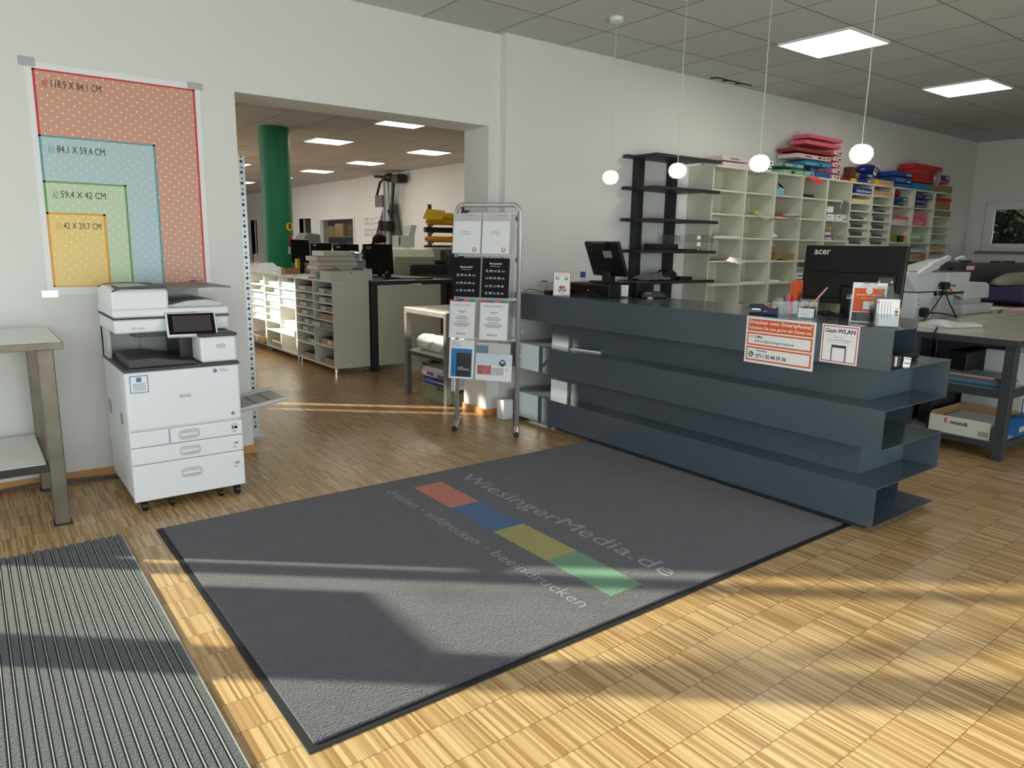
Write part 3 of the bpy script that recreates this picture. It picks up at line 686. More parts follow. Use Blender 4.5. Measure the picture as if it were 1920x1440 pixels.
# booklet on the lower layer, near the stand
t3 = thing('booklet', 'thin booklet with dark cover lying on the counter layer', 'booklet', (3.8,-.92,ZK[3]), R(-78))
MB(PAPER).box(-.14,.14,-.07,.085,0,.012).build('pages', parent=t3, local=True)
MB(mat('dark_cover',(70,78,90),.4)).box(-.14,.14,-.07,.085,.012,.0135).build('cover', parent=t3, local=True)
# things in the open end of the top layer
zz = ZK[4]
gs = 'rubber stamps in the open counter end'
for k, (x, cl, lb) in enumerate([(3.622,RED,'red rubber stamp at the left of the stamps in the counter end'),(3.648,mat('dark_red',(120,24,26),.4),'dark red rubber stamp second from the left in the counter end'),
                              (3.674,BLACK,'black rubber stamp beside the red ones in the counter end'),(3.702,LGREY,'pale grey rubber stamp in the middle of the counter end'),(3.738,DARKG,'dark grey rubber stamp, widest, at the right in the counter end')]):
    w = .011 if k < 4 else .020
    s = thing('rubber_stamp', lb, 'stamp', (x,-3.225,zz), 0, gs)
    MB(cl).box(x-w,x+w,-3.25,-3.20,zz+.0,zz+.062).build('grip', parent=s, bevel=.003)
    MB(BLACK).box(x-w-.001,x+w+.001,-3.252,-3.198,zz,zz+.012).build('foot', parent=s)
one('paper_tag', MB(PAPER).prism([(3.757,zz+.058),(3.835,zz+.046),(3.828,zz-.006),(3.750,zz+.006)], -3.262, -3.260, 'y').use(INKG).prism([(3.764,zz+.050),(3.825,zz+.041),(3.825,zz+.037),(3.764,zz+.046)], -3.2635, -3.262, 'y').prism([(3.762,zz+.03),(3.822,zz+.021),(3.822,zz+.014),(3.762,zz+.023)], -3.2635, -3.262, 'y'),
    'small printed paper tag beside the stamps in the counter end', 'label')
s = thing('hand_scanner', 'black handheld scanner lying behind the paper tag', 'scanner', (3.98,-3.16,zz), R(4))
MB(BLACK).tube([(-.12,0,.03),(-.04,0,.028),(.05,0,.022),(.16,0,.018)], .018, 12).build('handle', parent=s, local=True)
MB(BLACK).box(-.16,-.10,-.03,.03,.0,.055).build('scan_head', parent=s, bevel=.008, local=True)
MB(GLOSSB).box(-.165,-.16,-.022,.022,.012,.045).build('scan_window', parent=s, local=True)
# cable hanging inside the far end
one('cable', MB(BLACK).tube([(4.1,-.33,ZK[3]-.01),(3.95,-.34,.42),(3.93,-.36,.35),(4.02,-.4,.29),(4.1,-.44,ZK[1]+.005)],.005,6), 'black cable hanging inside the far end of the counter', 'cable')

# ------------------------------------------------------------------ brochure stand
SX, SY, SR = 3.232, -.344, -.96
st = thing('brochure_stand', 'silver tube brochure stand with four tiers in front of the opening', 'display stand', (SX,SY,0), SR)
m = MB(ALU); w = .255; r = .019
m.tube([(-w,0,.03),(-w,0,1.69),(-w+.01,0,1.715),(-w+.03,0,1.735),(-w+.055,0,1.74),(w-.055,0,1.74),(w-.03,0,1.735),(w-.01,0,1.715),(w,0,1.69),(w,0,.03)], r, 12)
m.build('tube_frame', parent=st, local=True)
for sx in (-1, 1):
    a = R(-17); d = Vector((math.sin(a), math.cos(a), 0))
    f = MB(ALU); p = Vector((sx*w,0,.024)); f.cyl(tuple(p-d*.21), tuple(p+d*.2), .021, 14); f = f.build('foot', parent=st, local=True)
    MB(BLACK).cyl(tuple(p-d*.222), tuple(p-d*.208), .0225, 14).cyl(tuple(p+d*.198), tuple(p+d*.21), .0225, 14).build('end_cap', parent=f, local=True)
for zz in (1.672, 1.365, 1.034, .72):
    MB(ALU).box(-w+.01, w-.01, -.006, .006, zz-.012, zz+.012).build('cross_bar', parent=st, local=True, bevel=.002)
    MB(DARKG).box(-w-.0, -w+.03, -.012, .012, zz-.05, zz-.02).box(w-.03, w, -.012, .012, zz-.05, zz-.02).build('bar_clip', parent=st, local=True)
for (z0) in (1.366, 1.038, .716, .398):
    p_ = MB(CLEAR)
    p_.add([(-.25,-.012,z0+.295),(.238,-.012,z0+.295),(.238,-.045,z0),(-.25,-.045,z0)], [(0,1,2,3)])
    p_.add([(-.25,-.045,z0),(.238,-.045,z0),(.238,-.075,z0+.002),(-.25,-.075,z0+.002)], [(0,1,2,3)])
    p_.add([(-.25,-.075,z0+.002),(.238,-.075,z0+.002),(.238,-.079,z0+.045),(-.25,-.079,z0+.045)], [(0,1,2,3)])
    p_.build('clear_shelf', parent=st, local=True)
MB(ALU).box(-.006,.006,-.014,-.008,.40,1.66).build('middle_bar', parent=st, local=True)
MB(BLACK).box(-.215,-.165,-.02,.02,1.678,1.69).box(-.19,-.15,-.02,.012,1.69,1.70).build('clip', parent=st, local=True)
for zz in (.79,.60): MB(CHROME).tube([(w+.02,-.01,zz+.03),(w+.035,-.015,zz),(w+.025,-.01,zz-.04),(w+.015,-.01,zz)], .002, 6, True).build('wire_clip', parent=st, local=True)
FR = Matrix.Translation((SX,SY,0)) @ Matrix.Rotation(SR,4,'Z')
def brochure(name, label, cat, u0, u1, z0, z1, d, body, spiral=None, th=.010, grp=None):
    t = thing(name, label, cat, tuple(FR @ Vector(((u0+u1)/2, -.05, z0))), SR, grp)
    lean = Matrix.Rotation(R(-6), 4, 'X'); W_ = u1-u0; H_ = z1-z0
    m = MB(body); m.M = lean; m.box(-W_/2, W_/2, d, d+th, 0, H_); m.build('pages', parent=t, local=True)
    if spiral:
        m = MB(spiral); m.M = lean
        n = int(H_/.0125)
        for k in range(n):
            z = .01+k*(H_-.02)/(n-1); m.tube([(-W_/2+.008,d-.003,z),(-W_/2-.004,d-.006,z),(-W_/2-.008,d+.004,z),(-W_/2-.002,d+th+.003,z),(-W_/2+.008,d+th,z)], .0016, 5)
        m.build('spiral_binding', parent=t, local=True)
    return t, lean, W_, H_
def on(t, lean, W_, H_, d):
    """returns drawing helpers on the cover; coordinates in fractions of width and height"""
    m = MB(); m.M = lean
    def rect(mt, a, b, c, e, off=.0006): m.use(mt).box(-W_/2+a*W_, -W_/2+b*W_, d-off, d-off+.0004, c*H_, e*H_)
    def tx(s, a, b, c, e, mt, off=.001): m.text(s, (-W_/2+a*W_, d, c*H_), (1,0,0), (0,0,1), (b-a)*W_, (e-c)*H_, mt, off)
    def disc(mt, a, c, r_, off=.0008):
        m.use(mt).prism([(-W_/2+a*W_+r_*math.cos(k*PI/9), c*H_+r_*math.sin(k*PI/9)) for k in range(18)], d-off, d-off+.0004, 'y')
    return m, rect, tx, disc
gb_ = 'sample books on the brochure stand'
D0 = -.064
for (u0, u1, lb, tt, sp_) in [(-.247,-.022,'white spiral bound sample book, top left of the stand','Spiralbindung',BLACK),(-.007,.208,'white glued sample book, top right of the stand','Leimbindung',None)]:
    b = brochure('sample_book', lb, 'booklet', u0, u1, 1.371, 1.666, D0, PAPER, sp_, .012, gb_); m, rect, tx, disc = on(*b, D0)
    rect(LGREY,.02,.98,.82,.99); rect(INKG,0,1,.815,.82)
    for k in range(9): x = .12+k*.09; m.use(GREYP).add([(-b[2]/2+x*b[2],D0-.0012,.99*b[3]),(-b[2]/2+(x+.008)*b[2],D0-.0012,.99*b[3]),(-b[2]/2+(.4+(x-.4)*.5+.004)*b[2],D0-.0012,.83*b[3]),(-b[2]/2+(.4+(x-.4)*.5)*b[2],D0-.0012,.83*b[3])],[(0,1,2,3)])
    rect(RED,.55,.85,.96,.968,.0013); tx('Musterbuch',.33,.62,.535,.56,INK); tx(tt,.3,.66,.475,.503,INK)
    disc(RED,.80,.1,.017); disc(PAPER,.80,.105,.011,.001); tx('14',.77,.83,.085,.12,NAVY,.0013)
    m.build('cover_print', parent=b[0], local=True)
BC = mat('black_book_cloth', (16,18,24), .6, spec=.2)
for i, (u0, u1, lb) in enumerate([(-.248,-.030,'black hardcover sample with white logos, left on the second tier'),(-.010,.203,'black hardcover sample with more white logos, right on the second tier')]):
    b = brochure('hardcover_sample', lb, 'book', u0, u1, 1.043, 1.340, D0, BC, None, .018, gb_); m, rect, tx, disc = on(*b, D0)
    dy = [0,.10][i]
    tx('Musterarbeit',.28,.74,.74+dy,.785+dy,PAPER); tx('Max Mustermann',.32,.68,.685+dy,.71+dy,PAPER)
    rows = [(.56,.20),(.36,.2),(.17,.2)] if i == 0 else [(.68,.2),(.50,.2),(.30,.2),(.12,.2)]
    for k, (zc, _) in enumerate(rows):
        for j in range(5):
            x = .14+j*.15
            if (j+k) % 3 == 0: disc(PAPER, x+.05, zc, .008); disc(BC, x+.05, zc, .005, .0012)
            else: rect(PAPER, x, x+.11, zc-.008, zc+.014 if j % 2 else zc+.004, .0007)
            rect(INKG, x, x+.12, zc-.035, zc-.022, .0007)
    m.build('cover_print', parent=b[0], local=True)
for i, (u0, u1, lb, tt) in enumerate([(-.278,-.068,'ring bound sheet headed hardcover with embossing, left on the third tier','Hardcover mit Prägung'),(-.028,.200,'ring bound sheet headed hardcover with foil print, right on the third tier','Hardcover mit Foliendruck')]):
    b = brochure('ring_bound_sample', lb, 'booklet', u0, u1, .721, 1.018, D0+.002, PAPER, BLACK, .012, gb_); m, rect, tx, disc = on(*b, D0+.002)
    for k, c in enumerate((RED, BLUE, ORANGE, GREEN)): rect(c, .01+.245*k, .01+.245*(k+1), .955, .998)
    tx(tt,.15,.82,.85,.885,INK); tx('Diplomarbeit, Bachelorarbeit, Masterarbeit',.18,.78,.825,.84,INKG)
    for k, (a,c,e) in enumerate([(.35,.70,.58),(.42,.66,.66),(.3,.565,.6),(.22,.52,.56),(.28,.50,.5),(.3,.435,.6),(.15,.385,.5),(.18,.36,.5),(.22,.335,.5),(.28,.31,.5)]):
        rect(INK if k in (0,2,5) else INKG, a, 1-a, c, c+.012)
    tx('WiesingerMedia.de',.28,.66,.135,.155,INK)
    for k, c in enumerate((RED, BLUE, ORANGE, GREEN)): rect(c, .28+.095*k, .28+.095*(k+1), .105, .122)
    m.build('cover_print', parent=b[0], local=True)
b = brochure('catalogue', 'tall catalogue with blue picture and black inset, bottom left of the stand', 'catalogue', -.280, -.072, .402, .708, D0+.002, PAPER, None, .008); m, rect, tx, disc = on(*b, D0+.002)
for k, s_ in enumerate(('DRUCK','DIGITAL','SYSTEME')): tx(s_,.1,.1+.26+.05*k,.915-k*.045,.945-k*.045,INKG)
BP = mat('blue_picture',(34,120,186),.4,var=.35,vs=18)
rect(BP,.08,.92,.05,.77); rect(mat('dark_picture',(40,42,46),.45,var=.3,vs=30),.30,.88,.06,.66,.0012)
tx('JULIEN',.36,.58,.27,.305,PAPER,.0018); tx('DUCOURTHIAL',.36,.84,.225,.26,PAPER,.0018); tx('Fotografien und Texte',.45,.75,.585,.6,ORANGE,.0018)
m.build('cover_print', parent=b[0], local=True)
b = brochure('catalogue', 'pale catalogue with grey blue panels behind the landscape card, bottom right', 'catalogue', -.056, .222, .412, .694, D0+.004, LGREY, None, .006); m, rect, tx, disc = on(*b, D0+.004)
rect(mat('slate_picture',(108,134,152),.45),.0,.36,.5,.93); rect(mat('slate_picture2',(150,170,176),.45),.42,.78,.45,.72)
m.build('cover_print', parent=b[0], local=True)
b = brochure('landscape_card', 'landscape card with photos and black round badge reading 30, front of bottom tier', 'card', -.052, .243, .403, .612, D0-.006, PAPER, None, .004); m, rect, tx, disc = on(*b, D0-.006)
rect(mat('pale_blue_print',(206,222,236),.5),.0,1,.58,.995,.0004)
rect(mat('warm_picture',(178,96,104),.45,var=.8,vs=24),.05,.43,.22,.56,.001); rect(mat('soft_picture',(196,190,196),.45,var=.25,vs=20),.44,.78,.22,.50,.001)
disc(PAPER,.74,.68,.031,.0012); disc(INK,.74,.68,.027,.0016); tx('30',.68,.80,.66,.77,PAPER,.0022); tx('JAHRE',.69,.79,.60,.63,YELLOW,.0022); disc(mat('gold',(212,160,70),.3,metal=.5),.86,.44,.008,.0014)
m.build('card_print', parent=b[0], local=True)
# small white charger box on the floor by the wall
s = thing('router_box', 'small white upright box on the floor behind the right stand foot', 'box', (3.57,-.16,0))
MB(WHITE).box(3.50,3.60,-.215,-.115,.0,.165).build('housing', parent=s, bevel=.006)
MB(LGREY).box(3.502,3.598,-.213,-.117,.165,.169).build('lid', parent=s)

# ------------------------------------------------------------------ small steel table in the opening
t = thing('side_table', 'narrow steel frame table with pale top behind the brochure stand', 'table', (3.75,.83,0))
SF = mat('satin_steel_frame', (118,116,112), .35, metal=.55, var=.1)
ya, yb2, x0, x1, zt = .47, 1.24, 3.365, 4.15, .846
MB(SF).box(x0,x0+.05,ya,yb2,zt-.05,zt-.006).box(x1-.05,x1,ya,yb2,zt-.05,zt-.006).box(x0+.0505,x1-.0505,ya,ya+.05,zt-.05,zt-.006).box(x0+.0505,x1-.0505,yb2-.05,yb2,zt-.05,zt-.006).build('top_frame', parent=t, bevel=.003)
MB(mat('pale_table_top',(206,204,192),.45)).box(x0+.004,x1,ya+.004,yb2-.004,zt-.006,zt).build('table_top', parent=t)
for (x,y) in [(x0,ya),(x0,yb2-.05),(x1-.05,ya),(x1-.05,yb2-.05)]: MB(SF).box(x,x+.05,y,y+.05,0,zt-.05).build('leg', parent=t, bevel=.003)
MB(DARKST).box(x0+.01,x0+.04,ya+.05,yb2-.05,.395,.43).box(x0+.04,x1-.04,ya+.01,ya+.04,.395,.43).box(x0+.04,x1-.04,yb2-.04,yb2-.01,.395,.43).build('shelf_frame', parent=t)
MB(LAM).box(x0+.012,x1-.012,ya+.012,yb2-.012,.43,.436).build('shelf_panel', parent=t)
# wrapped paper rolls on its shelf
IG = mat('wrapping_paper',(236,234,228),.6,var=.03,bump=.35,bs=9)
for i, (y0, y1, x, r_, lb) in enumerate([(.56,1.14,3.52,.085,'wrapped paper roll printed with green lettering on the small table shelf, front one'),(.60,1.10,3.74,.08,'wrapped paper roll on the small table shelf, behind the front roll')]):
    s = thing('wrapped_roll', lb, 'paper roll', (x,(y0+y1)/2,.436), 0, 'wrapped rolls on the small table')
    m = MB(IG); pr = []
    for k in range(13):
        y = y0+(y1-y0)*k/12; rr = r_*(1 if 0 < k < 12 else .82)*(1+.05*math.sin(k*2.3))
        pr.append((y, rr))
    vs = []; n = 18
    for (y, rr) in pr:
        for a in range(n): q = 2*PI*a/n; vs.append((x+rr*math.cos(q)*1.08, y, .438+r_*.93+rr*math.sin(q)*.93))
    m.add(vs, [(j*n+a, j*n+(a+1)%n, (j+1)*n+(a+1)%n, (j+1)*n+a) for j in range(12) for a in range(n)]+[tuple(range(n)), tuple(12*n+n-1-a for a in range(n))], True)
    m.build('wrapping', parent=s)
    if i == 0:
        m = MB(GREEN)
        for (yy, zz) in [(1.10,.50),(.88,.47),(.66,.455)]: m.text('IGEPA',(x-r_*1.16,yy,zz),(0,-.85,.5),(0,.35,1),.13,.034,GREEN,.004)
        for yy in (1.0,.78): m.text('IGEPA',(x-r_*.98,yy,.555),(0,-.9,.4),(.4,.3,1),.10,.02,ORANGE,.012)
        m.build('printed_lettering', parent=s)
# paper packs stacked on floor under it
def pack(name, label, cat, x0, x1, y0, y1, z0, z1, body, group=None, deco=None, bevel=.004, rz=0):
    cx, cy = (x0+x1)/2, (y0+y1)/2
    s = thing(name, label, cat, (cx,cy,z0), rz, group); 
    MB(body).box(x0-cx,x1-cx,y0-cy,y1-cy,0,z1-z0).build('body', parent=s, bevel=bevel, local=True)
    if deco:
        m = MB(); deco(m, x1-x0, y1-y0, z1-z0); m.build('print', parent=s, local=True)
    return s
def dl(*ops):
    """print on the -X side: (material, y0, y1, z0, z1) in fractions, y running away from the viewer to the left"""
    def f(m, w, d, h):
        for o in ops:
            if isinstance(o[0], str): m.text(o[0], (-w/2, d/2-o[1]*d, o[3]*h), (0,-1,0), (0,0,1), (o[2]-o[1])*d, (o[4]-o[3])*h, o[5], .0016)
            else: m.use(o[0]).box(-w/2-.0009, -w/2-.0002, d/2-o[2]*d, d/2-o[1]*d, o[3]*h, o[4]*h)
    return f
def df(*ops):
    """print on the -Y side"""
    def f(m, w, d, h):
        for o in ops:
            if isinstance(o[0], str): m.text(o[0], (-w/2+o[1]*w, -d/2, o[3]*h), (1,0,0), (0,0,1), (o[2]-o[1])*w, (o[4]-o[3])*h, o[5], .0016)
            else: m.use(o[0]).box(-w/2+o[1]*w, -w/2+o[2]*w, -d/2-.0009, -d/2-.0002, o[3]*h, o[4]*h)
    return f
gq = 'paper packs stacked under the small table'
OL = mat('olive_wrapping',(150,148,112),.7,bump=.6,bs=14,var=.12)
m = MB(OL); random.seed(4); vs = []; nx, ny = 9, 12
s = thing('wrapped_bundle', 'crumpled olive paper bundle at the bottom under the small table', 'bundle', (3.7,.85,0))
for j in range(ny):
    for i in range(nx):
        e = (i in (0,nx-1)) or (j in (0,ny-1)); vs.append((3.42+.6*i/(nx-1)+random.uniform(-.02,.02), .5+.68*j/(ny-1)+random.uniform(-.02,.02), 0.0 if e else .10+random.uniform(-.02,.025)))
m.add(vs, [(j*nx+i, j*nx+i+1, (j+1)*nx+i+1, (j+1)*nx+i) for j in range(ny-1) for i in range(nx-1)]); m.build('wrapping', parent=s)
pack('paper_ream','blue and white paper pack lowest of the reams under the small table','paper pack',3.44,3.86,.52,.98,.126,.172,PAPER,gq,dl((BLUE,.0,.40,.12,.9),(NAVY,.40,.82,.12,.9)))
pack('paper_ream','blue and white paper pack second from below under the small table','paper pack',3.43,3.85,.54,1.00,.174,.222,PAPER,gq,dl((BLUE,.02,.42,.12,.9),(NAVY,.42,.86,.12,.9)),rz=R(3))
pack('paper_ream','paper pack with red, blue and yellow picture edge under the small table','paper pack',3.42,3.84,.52,1.02,.224,.262,PAPER,gq,dl((RED,.22,.36,.1,.9),(BLUE,.36,.5,.1,.9),(YELLOW,.5,.64,.1,.9),(BLUE,.64,.8,.1,.9),(RED,.8,.95,.1,.9)),rz=R(-3))
pack('paper_ream','pale lilac paper stack on top of the reams under the small table','paper pack',3.44,3.86,.50,1.0,.264,.305,mat('lilac_paper',(206,204,222),.6),gq,rz=R(5))
one('cable', MB(LGREY).tube([(3.5,1.15,.31),(3.45,1.1,.36),(3.47,1.05,.33),(3.5,.98,.315)],.004,6), 'loose pale cable end on the stack under the small table', 'cable')
one('storage_box', MB(WHITE).box(3.95,4.12,.5,.9,.125,.37), 'plain white box beside the reams at the back under the small table', 'box', bevel=.004)

# ------------------------------------------------------------------ perforated upright behind the wall end
t = thing('perforated_upright', 'tall perforated metal upright at the left edge of the opening', 'shelf upright', (1.60,.42,0))
MB(mat('galvanised',(172,176,178),.35,metal=.7,var=.08)).box(1.58,1.664,.40,.403,0,2.03).box(1.661,1.664,.403,.44,0,2.03).build('profile', parent=t)
m = MB(INK)
for k in range(27):
    z = .07+k*.0735; m.box(1.630,1.648,.399,.4005,z,z+.019); m.cyl((1.641,.3995,z+.042),(1.641,.4005,z+.042),.0065,10)
m.build('hole_row', parent=t)
MB(MATS['galvanised']).box(1.58,1.70,.36,.46,0,.003).build('base_plate', parent=t)

# ------------------------------------------------------------------ green column
s = struct('column', MB(mat('green_column_paint',(14,122,82),.5,var=.03)).cyl((3.83,5.93,0),(3.83,5.93,H),.215,48))
t = thing('sticker', 'round yellow sticker on the right side of the green column', 'sticker', (3.9,5.725,1.62))
MB(YELLOW).cyl((3.93,5.726,1.66),(3.932,5.715,1.66),.06,24).build('disc', parent=t); MB(BLACK).box(3.915,3.945,5.712,5.716,1.63,1.70).build('figure_mark', parent=t)
one('notice', MB(RED).box(3.90,3.96,5.722,5.724,1.42,1.52).use(PAPER).box(3.955,3.98,5.722,5.724,1.40,1.52), 'small red and white notice on the green column below the yellow sticker', 'notice')
one('notice', MB(LGREY).box(3.89,3.99,5.716,5.72,1.27,1.37), 'small grey sheet on the green column, lowest of its notices', 'notice')

# ------------------------------------------------------------------ rolling pigeonhole cabinets
LAY = []   # (unit, column y0, y1, shelf heights)
def cabinet_unit(y0, y1, cols, label, xf=3.19, xb=3.62, z0=.065, z1=1.032):
    t = thing('rolling_cabinet', label, 'cabinet', ((xf+xb)/2,(y0+y1)/2,0), 0, 'white rolling pigeonhole cabinets')
    k = .018
    MB(LAM).box(xf,xb,y0,y1,z0,z0+.02).build('bottom_panel', parent=t); MB(LAM).box(xf,xb,y0,y1,z1-.02,z1).build('top_panel', parent=t, bevel=.001)
    MB(LAMG).box(xf,xb,y0,y0+k,z0+.02,z1-.02).build('side_panel', parent=t); MB(LAMG).box(xf,xb,y1-k,y1,z0+.02,z1-.02).build('side_panel', parent=t)
    MB(LAMG).box(xb-.008,xb,y0+k,y1-k,z0+.02,z1-.02).build('back_panel', parent=t)
    ym = (y0+y1)/2; MB(LAM).box(xf,xb-.008,ym-k/2,ym+k/2,z0+.02,z1-.02).build('divider', parent=t)
    for ci, zs in enumerate(cols):
        a, b = (y0+k, ym-k/2) if ci == 0 else (ym+k/2, y1-k)
        for z in zs: MB(LAM).box(xf+.003,xb-.008,a,b,z-.012,z+.004).build('shelf_board', parent=t)
    for (x,y) in [(xf+.05,y0+.05),(xb-.05,y0+.05),(xf+.05,y1-.05),(xb-.05,y1-.05)]:
        MB(CHROME).box(x-.022,x+.022,y-.02,y+.02,.052,.065).box(x-.014,x+.014,y-.018,y+.002,.02,.055).cyl((x-.016,y,.024),(x+.016,y,.024),.024,14).build('caster', parent=t)
    return t
nearA = [.876,.782,.688,.587,.492,.296]; farA = [.875,.781,.687,.593,.492,.398,.268]
cabinet_unit(2.51, 3.628, [nearA, farA], 'nearest white rolling cabinet, its side panel facing the shop')
nearB = [.87,.762,.655,.40]; farB = [.872,.782,.69,.60,.505,.42,.30]
cabinet_unit(3.634, 4.742, [nearB, farB], 'middle white rolling cabinet, brightly sunlit front')
cabinet_unit(4.748, 5.86, [[.875,.785,.69,.60,.50,.41],[.87,.6,.3]], 'farthest white rolling cabinet, half hidden by the wall end')
GB = mat('grey_box_board',(150,148,144),.7); GD = mat('dark_lid',(70,66,64),.7); BW = mat('bluewhite_box',(206,222,228),.6)
ordn = ['top','second from top','third from top','fourth from top','fifth from top','sixth from top','seventh from top','bottom']
def cab_box(y0, y1, z, h, row, colname, kind, xo=.02, dp=.30):
    x0 = 3.19+xo
    bm_ = {'grey':GB,'blue':BW,'tan':mat('tan_box',(196,160,122),.7),'white':PAPER,'taupe':mat('taupe_box',(168,150,128),.7)}[kind]
    adj = {'grey':'grey labelled paper box','blue':'pale blue printed paper box','tan':'brown paper box','white':'white paper pack','taupe':'flat taupe box with dark lid'}[kind]
    lab = '%s, %s compartment, %s' % (adj, ordn[row], colname)
    s = thing('paper_box', lab, 'paper box', (x0+dp/2,(y0+y1)/2,z), 0, 'boxes in the rolling cabinets')
    MB(bm_).box(x0,x0+dp,y0,y1,z,z+h).build('body', parent=s, bevel=.002)
    if kind in ('grey','taupe','tan'): MB(GD).box(x0-.001,x0+dp,y0-.001,y1+.001,z+h-.003,z+h+.001).build('lid', parent=s)
    m = MB(); d = y1-y0
    if kind == 'grey':
        m.use(INK).box(x0-.001,x0,y0+d*.45,y0+d*.48,z+h*.15,z+h*.7); m.text('Papier',(x0,y0+d*.42,z+h*.35),(0,-1,0),(0,0,1),d*.22,h*.28,INK,.001); m.use(LGREY).box(x0-.0008,x0,y0+d*.55,y1-.01,z+.01,z+h-.012)
    elif kind == 'blue':
        m.use(mat('teal_print',(96,160,178),.5)).box(x0-.001,x0,y0+.02,y0+d*.3,z+.008,z+h-.01).box(x0-.001,x0,y0+d*.7,y1-.02,z+.008,z+h-.01); m.text('Papier',(x0,y0+d*.62,z+h*.35),(0,-1,0),(0,0,1),d*.22,h*.3,INKG,.001)
    elif kind == 'tan': m.use(PAPER).box(x0-.001,x0,y0+d*.25,y0+d*.5,z+h*.2,z+h*.8)
    if m.v: m.build('label_print', parent=s)
    return s
c1 = 'nearest cabinet column'; c2 = 'second cabinet column'
for r_, (z, y0, y1, h) in enumerate([(.88,2.55,2.93,.062),(.786,2.55,2.92,.06),(.692,2.55,2.88,.055),(.591,2.54,2.93,.066),(.496,2.54,3.06,.07)]):
    cab_box(y0, y1, z, h, r_, c1, 'grey' if r_ != 3 else 'taupe', .01 if r_ != 4 else -.03)
cab_box(2.54, 2.92, .30, .075, 5, c1, 'tan'); cab_box(2.54, 2.85, .088, .07, 6, c1, 'taupe')
for r_, (z, y0, y1) in enumerate([(.879,3.10,3.56),(.785,3.10,3.56),(.691,3.09,3.55),(.597,3.09,3.5),(.496,3.09,3.42),(.402,3.09,3.48)]): cab_box(y0, y1, z, .063, r_, c2, 'grey')
cab_box(3.09, 3.33, .272, .06, 6, c2, 'tan'); cab_box(3.09, 3.45, .088, .06, 7, c2, 'taupe')
c3 = 'third cabinet column'; c4 = 'fourth cabinet column'; c5 = 'farthest cabinet column'
for r_, (z, y0, y1) in enumerate([(.876,3.67,4.12),(.766,3.67,4.12),(.66,3.67,4.1)]): cab_box(y0, y1, z, .07, r_, c3, 'blue')
cab_box(3.68,4.1,.404,.06,3,c3,'white'); cab_box(3.66,4.1,.30,.07,4,c3,'white',-.02)
for r_, (z, y0, y1) in enumerate([(.878,4.22,4.62),(.787,4.22,4.42),(.696,4.2,4.7),(.606,4.22,4.6),(.51,4.22,4.62),(.425,4.22,4.62)]): cab_box(y0, y1, z, .055, r_, c4, 'blue')
cab_box(4.2,4.6,.088,.08,7,c4,'taupe')
for r_, (z, y0, y1) in enumerate([(.88,4.8,4.97),(.79,4.8,4.95),(.695,4.8,5.25),(.606,4.8,5.25)]): cab_box(y0, y1, z, .05, r_, c5, 'blue')
for r_, z in ((4,.505),(5,.415)): cab_box(4.8,5.22,z,.045,r_,c5,'white')
cab_box(4.8,5.25,.10,.10,6,c5,'tan',-.06)

# desk end with dark frame
t = thing('office_desk', 'back room desk with dark frame and pale end panel beside the rolling cabinets', 'desk', (4.2,3.6,0))
MB(ANTH).box(3.635,4.72,2.475,4.6,.985,1.026).build('desk_top', parent=t, bevel=.003)
for (x,y) in [(3.637,2.478),(4.54,2.478),(3.637,4.5),(4.54,4.5)]: MB(ANTH).box(x,x+.075,y,y+.08,0,.985).build('leg', parent=t, bevel=.003)
MB(LAMG).box(3.71,4.54,2.48,2.50,.065,.975).build('end_panel', parent=t)
one('equipment_cabinet', MB(BLACK).box(4.75,5.35,2.62,3.3,0,.98).use(GREYP).box(4.748,4.752,2.7,2.78,.55,.58).box(4.85,4.95,2.615,2.62,.5,.52), 'black equipment cabinet between desk and jamb in the back room', 'cabinet', bevel=.01)
def monitor(name, label, x0, x1, z0, z1, y, logo=None, zb=1.026, face=1, group=None, lean=-6, rz=0):
    cx = (x0+x1)/2; w = x1-x0; h = z1-z0
    t = thing(name, label, 'monitor', (cx,y,zb), rz, group)
    L_ = Matrix.Translation((0,0,z0-zb)) @ Matrix.Rotation(R(lean), 4, 'X')
    m = MB(GLOSSB); m.M = L_; m.box(-w/2,w/2,-.012,.012,0,h); sh = m.build('back_shell', parent=t, bevel=.006, local=True)
    m = MB(GLOSSB); m.M = L_; m.box(-w/2+.04,w/2-.04,-.022,-.012,.03,h*.55); m.build('rear_housing', parent=t, bevel=.012, local=True)
    m = MB(mat('dark_panel_glass',(16,18,22),.15)); m.M = L_; m.box(-w/2+.015,w/2-.015,.012,.0135,.02,h-.015); m.build('screen', parent=t, local=True)
    MB(BLACK).box(-.03,.03,-.03,-.005,.01,z0-zb+h*.3).build('stand_neck', parent=t, bevel=.004, local=True)
    MB(BLACK).box(-.11,.11,-.10,.09,0,.012).build('stand_foot', parent=t, bevel=.005, local=True)
    if logo: m = MB(LGREY); m.M = L_; m.text(logo,(-w/2+.05*w/.5,-.012,h*.84),(1,0,0),(0,0,1),w*.17,h*.085,LGREY,.001); m.build('maker_lettering', parent=sh, local=True)
    return t
gm = 'monitors on the back room desks'
monitor('monitor','black monitor seen from behind in front of the seated colleague', 4.049,4.459,1.05,1.43, 3.5, 'acer', 1.026, 1, gm)
monitor('monitor','black monitor seen from behind, second from the right in the back room', 3.997,4.365,1.08,1.423, 4.3, 'acer', 1.026, 1, gm)
monitor('monitor','black monitor seen from behind, low between its neighbours in the back room', 4.123,4.445,1.127,1.439, 5.4, 'acer', 1.026, 1, gm)
m1 = monitor('monitor','grey-rimmed monitor nearest the green column, turned away', 3.45,3.7,1.176,1.475, 4.4, None, 1.032, 1, gm)
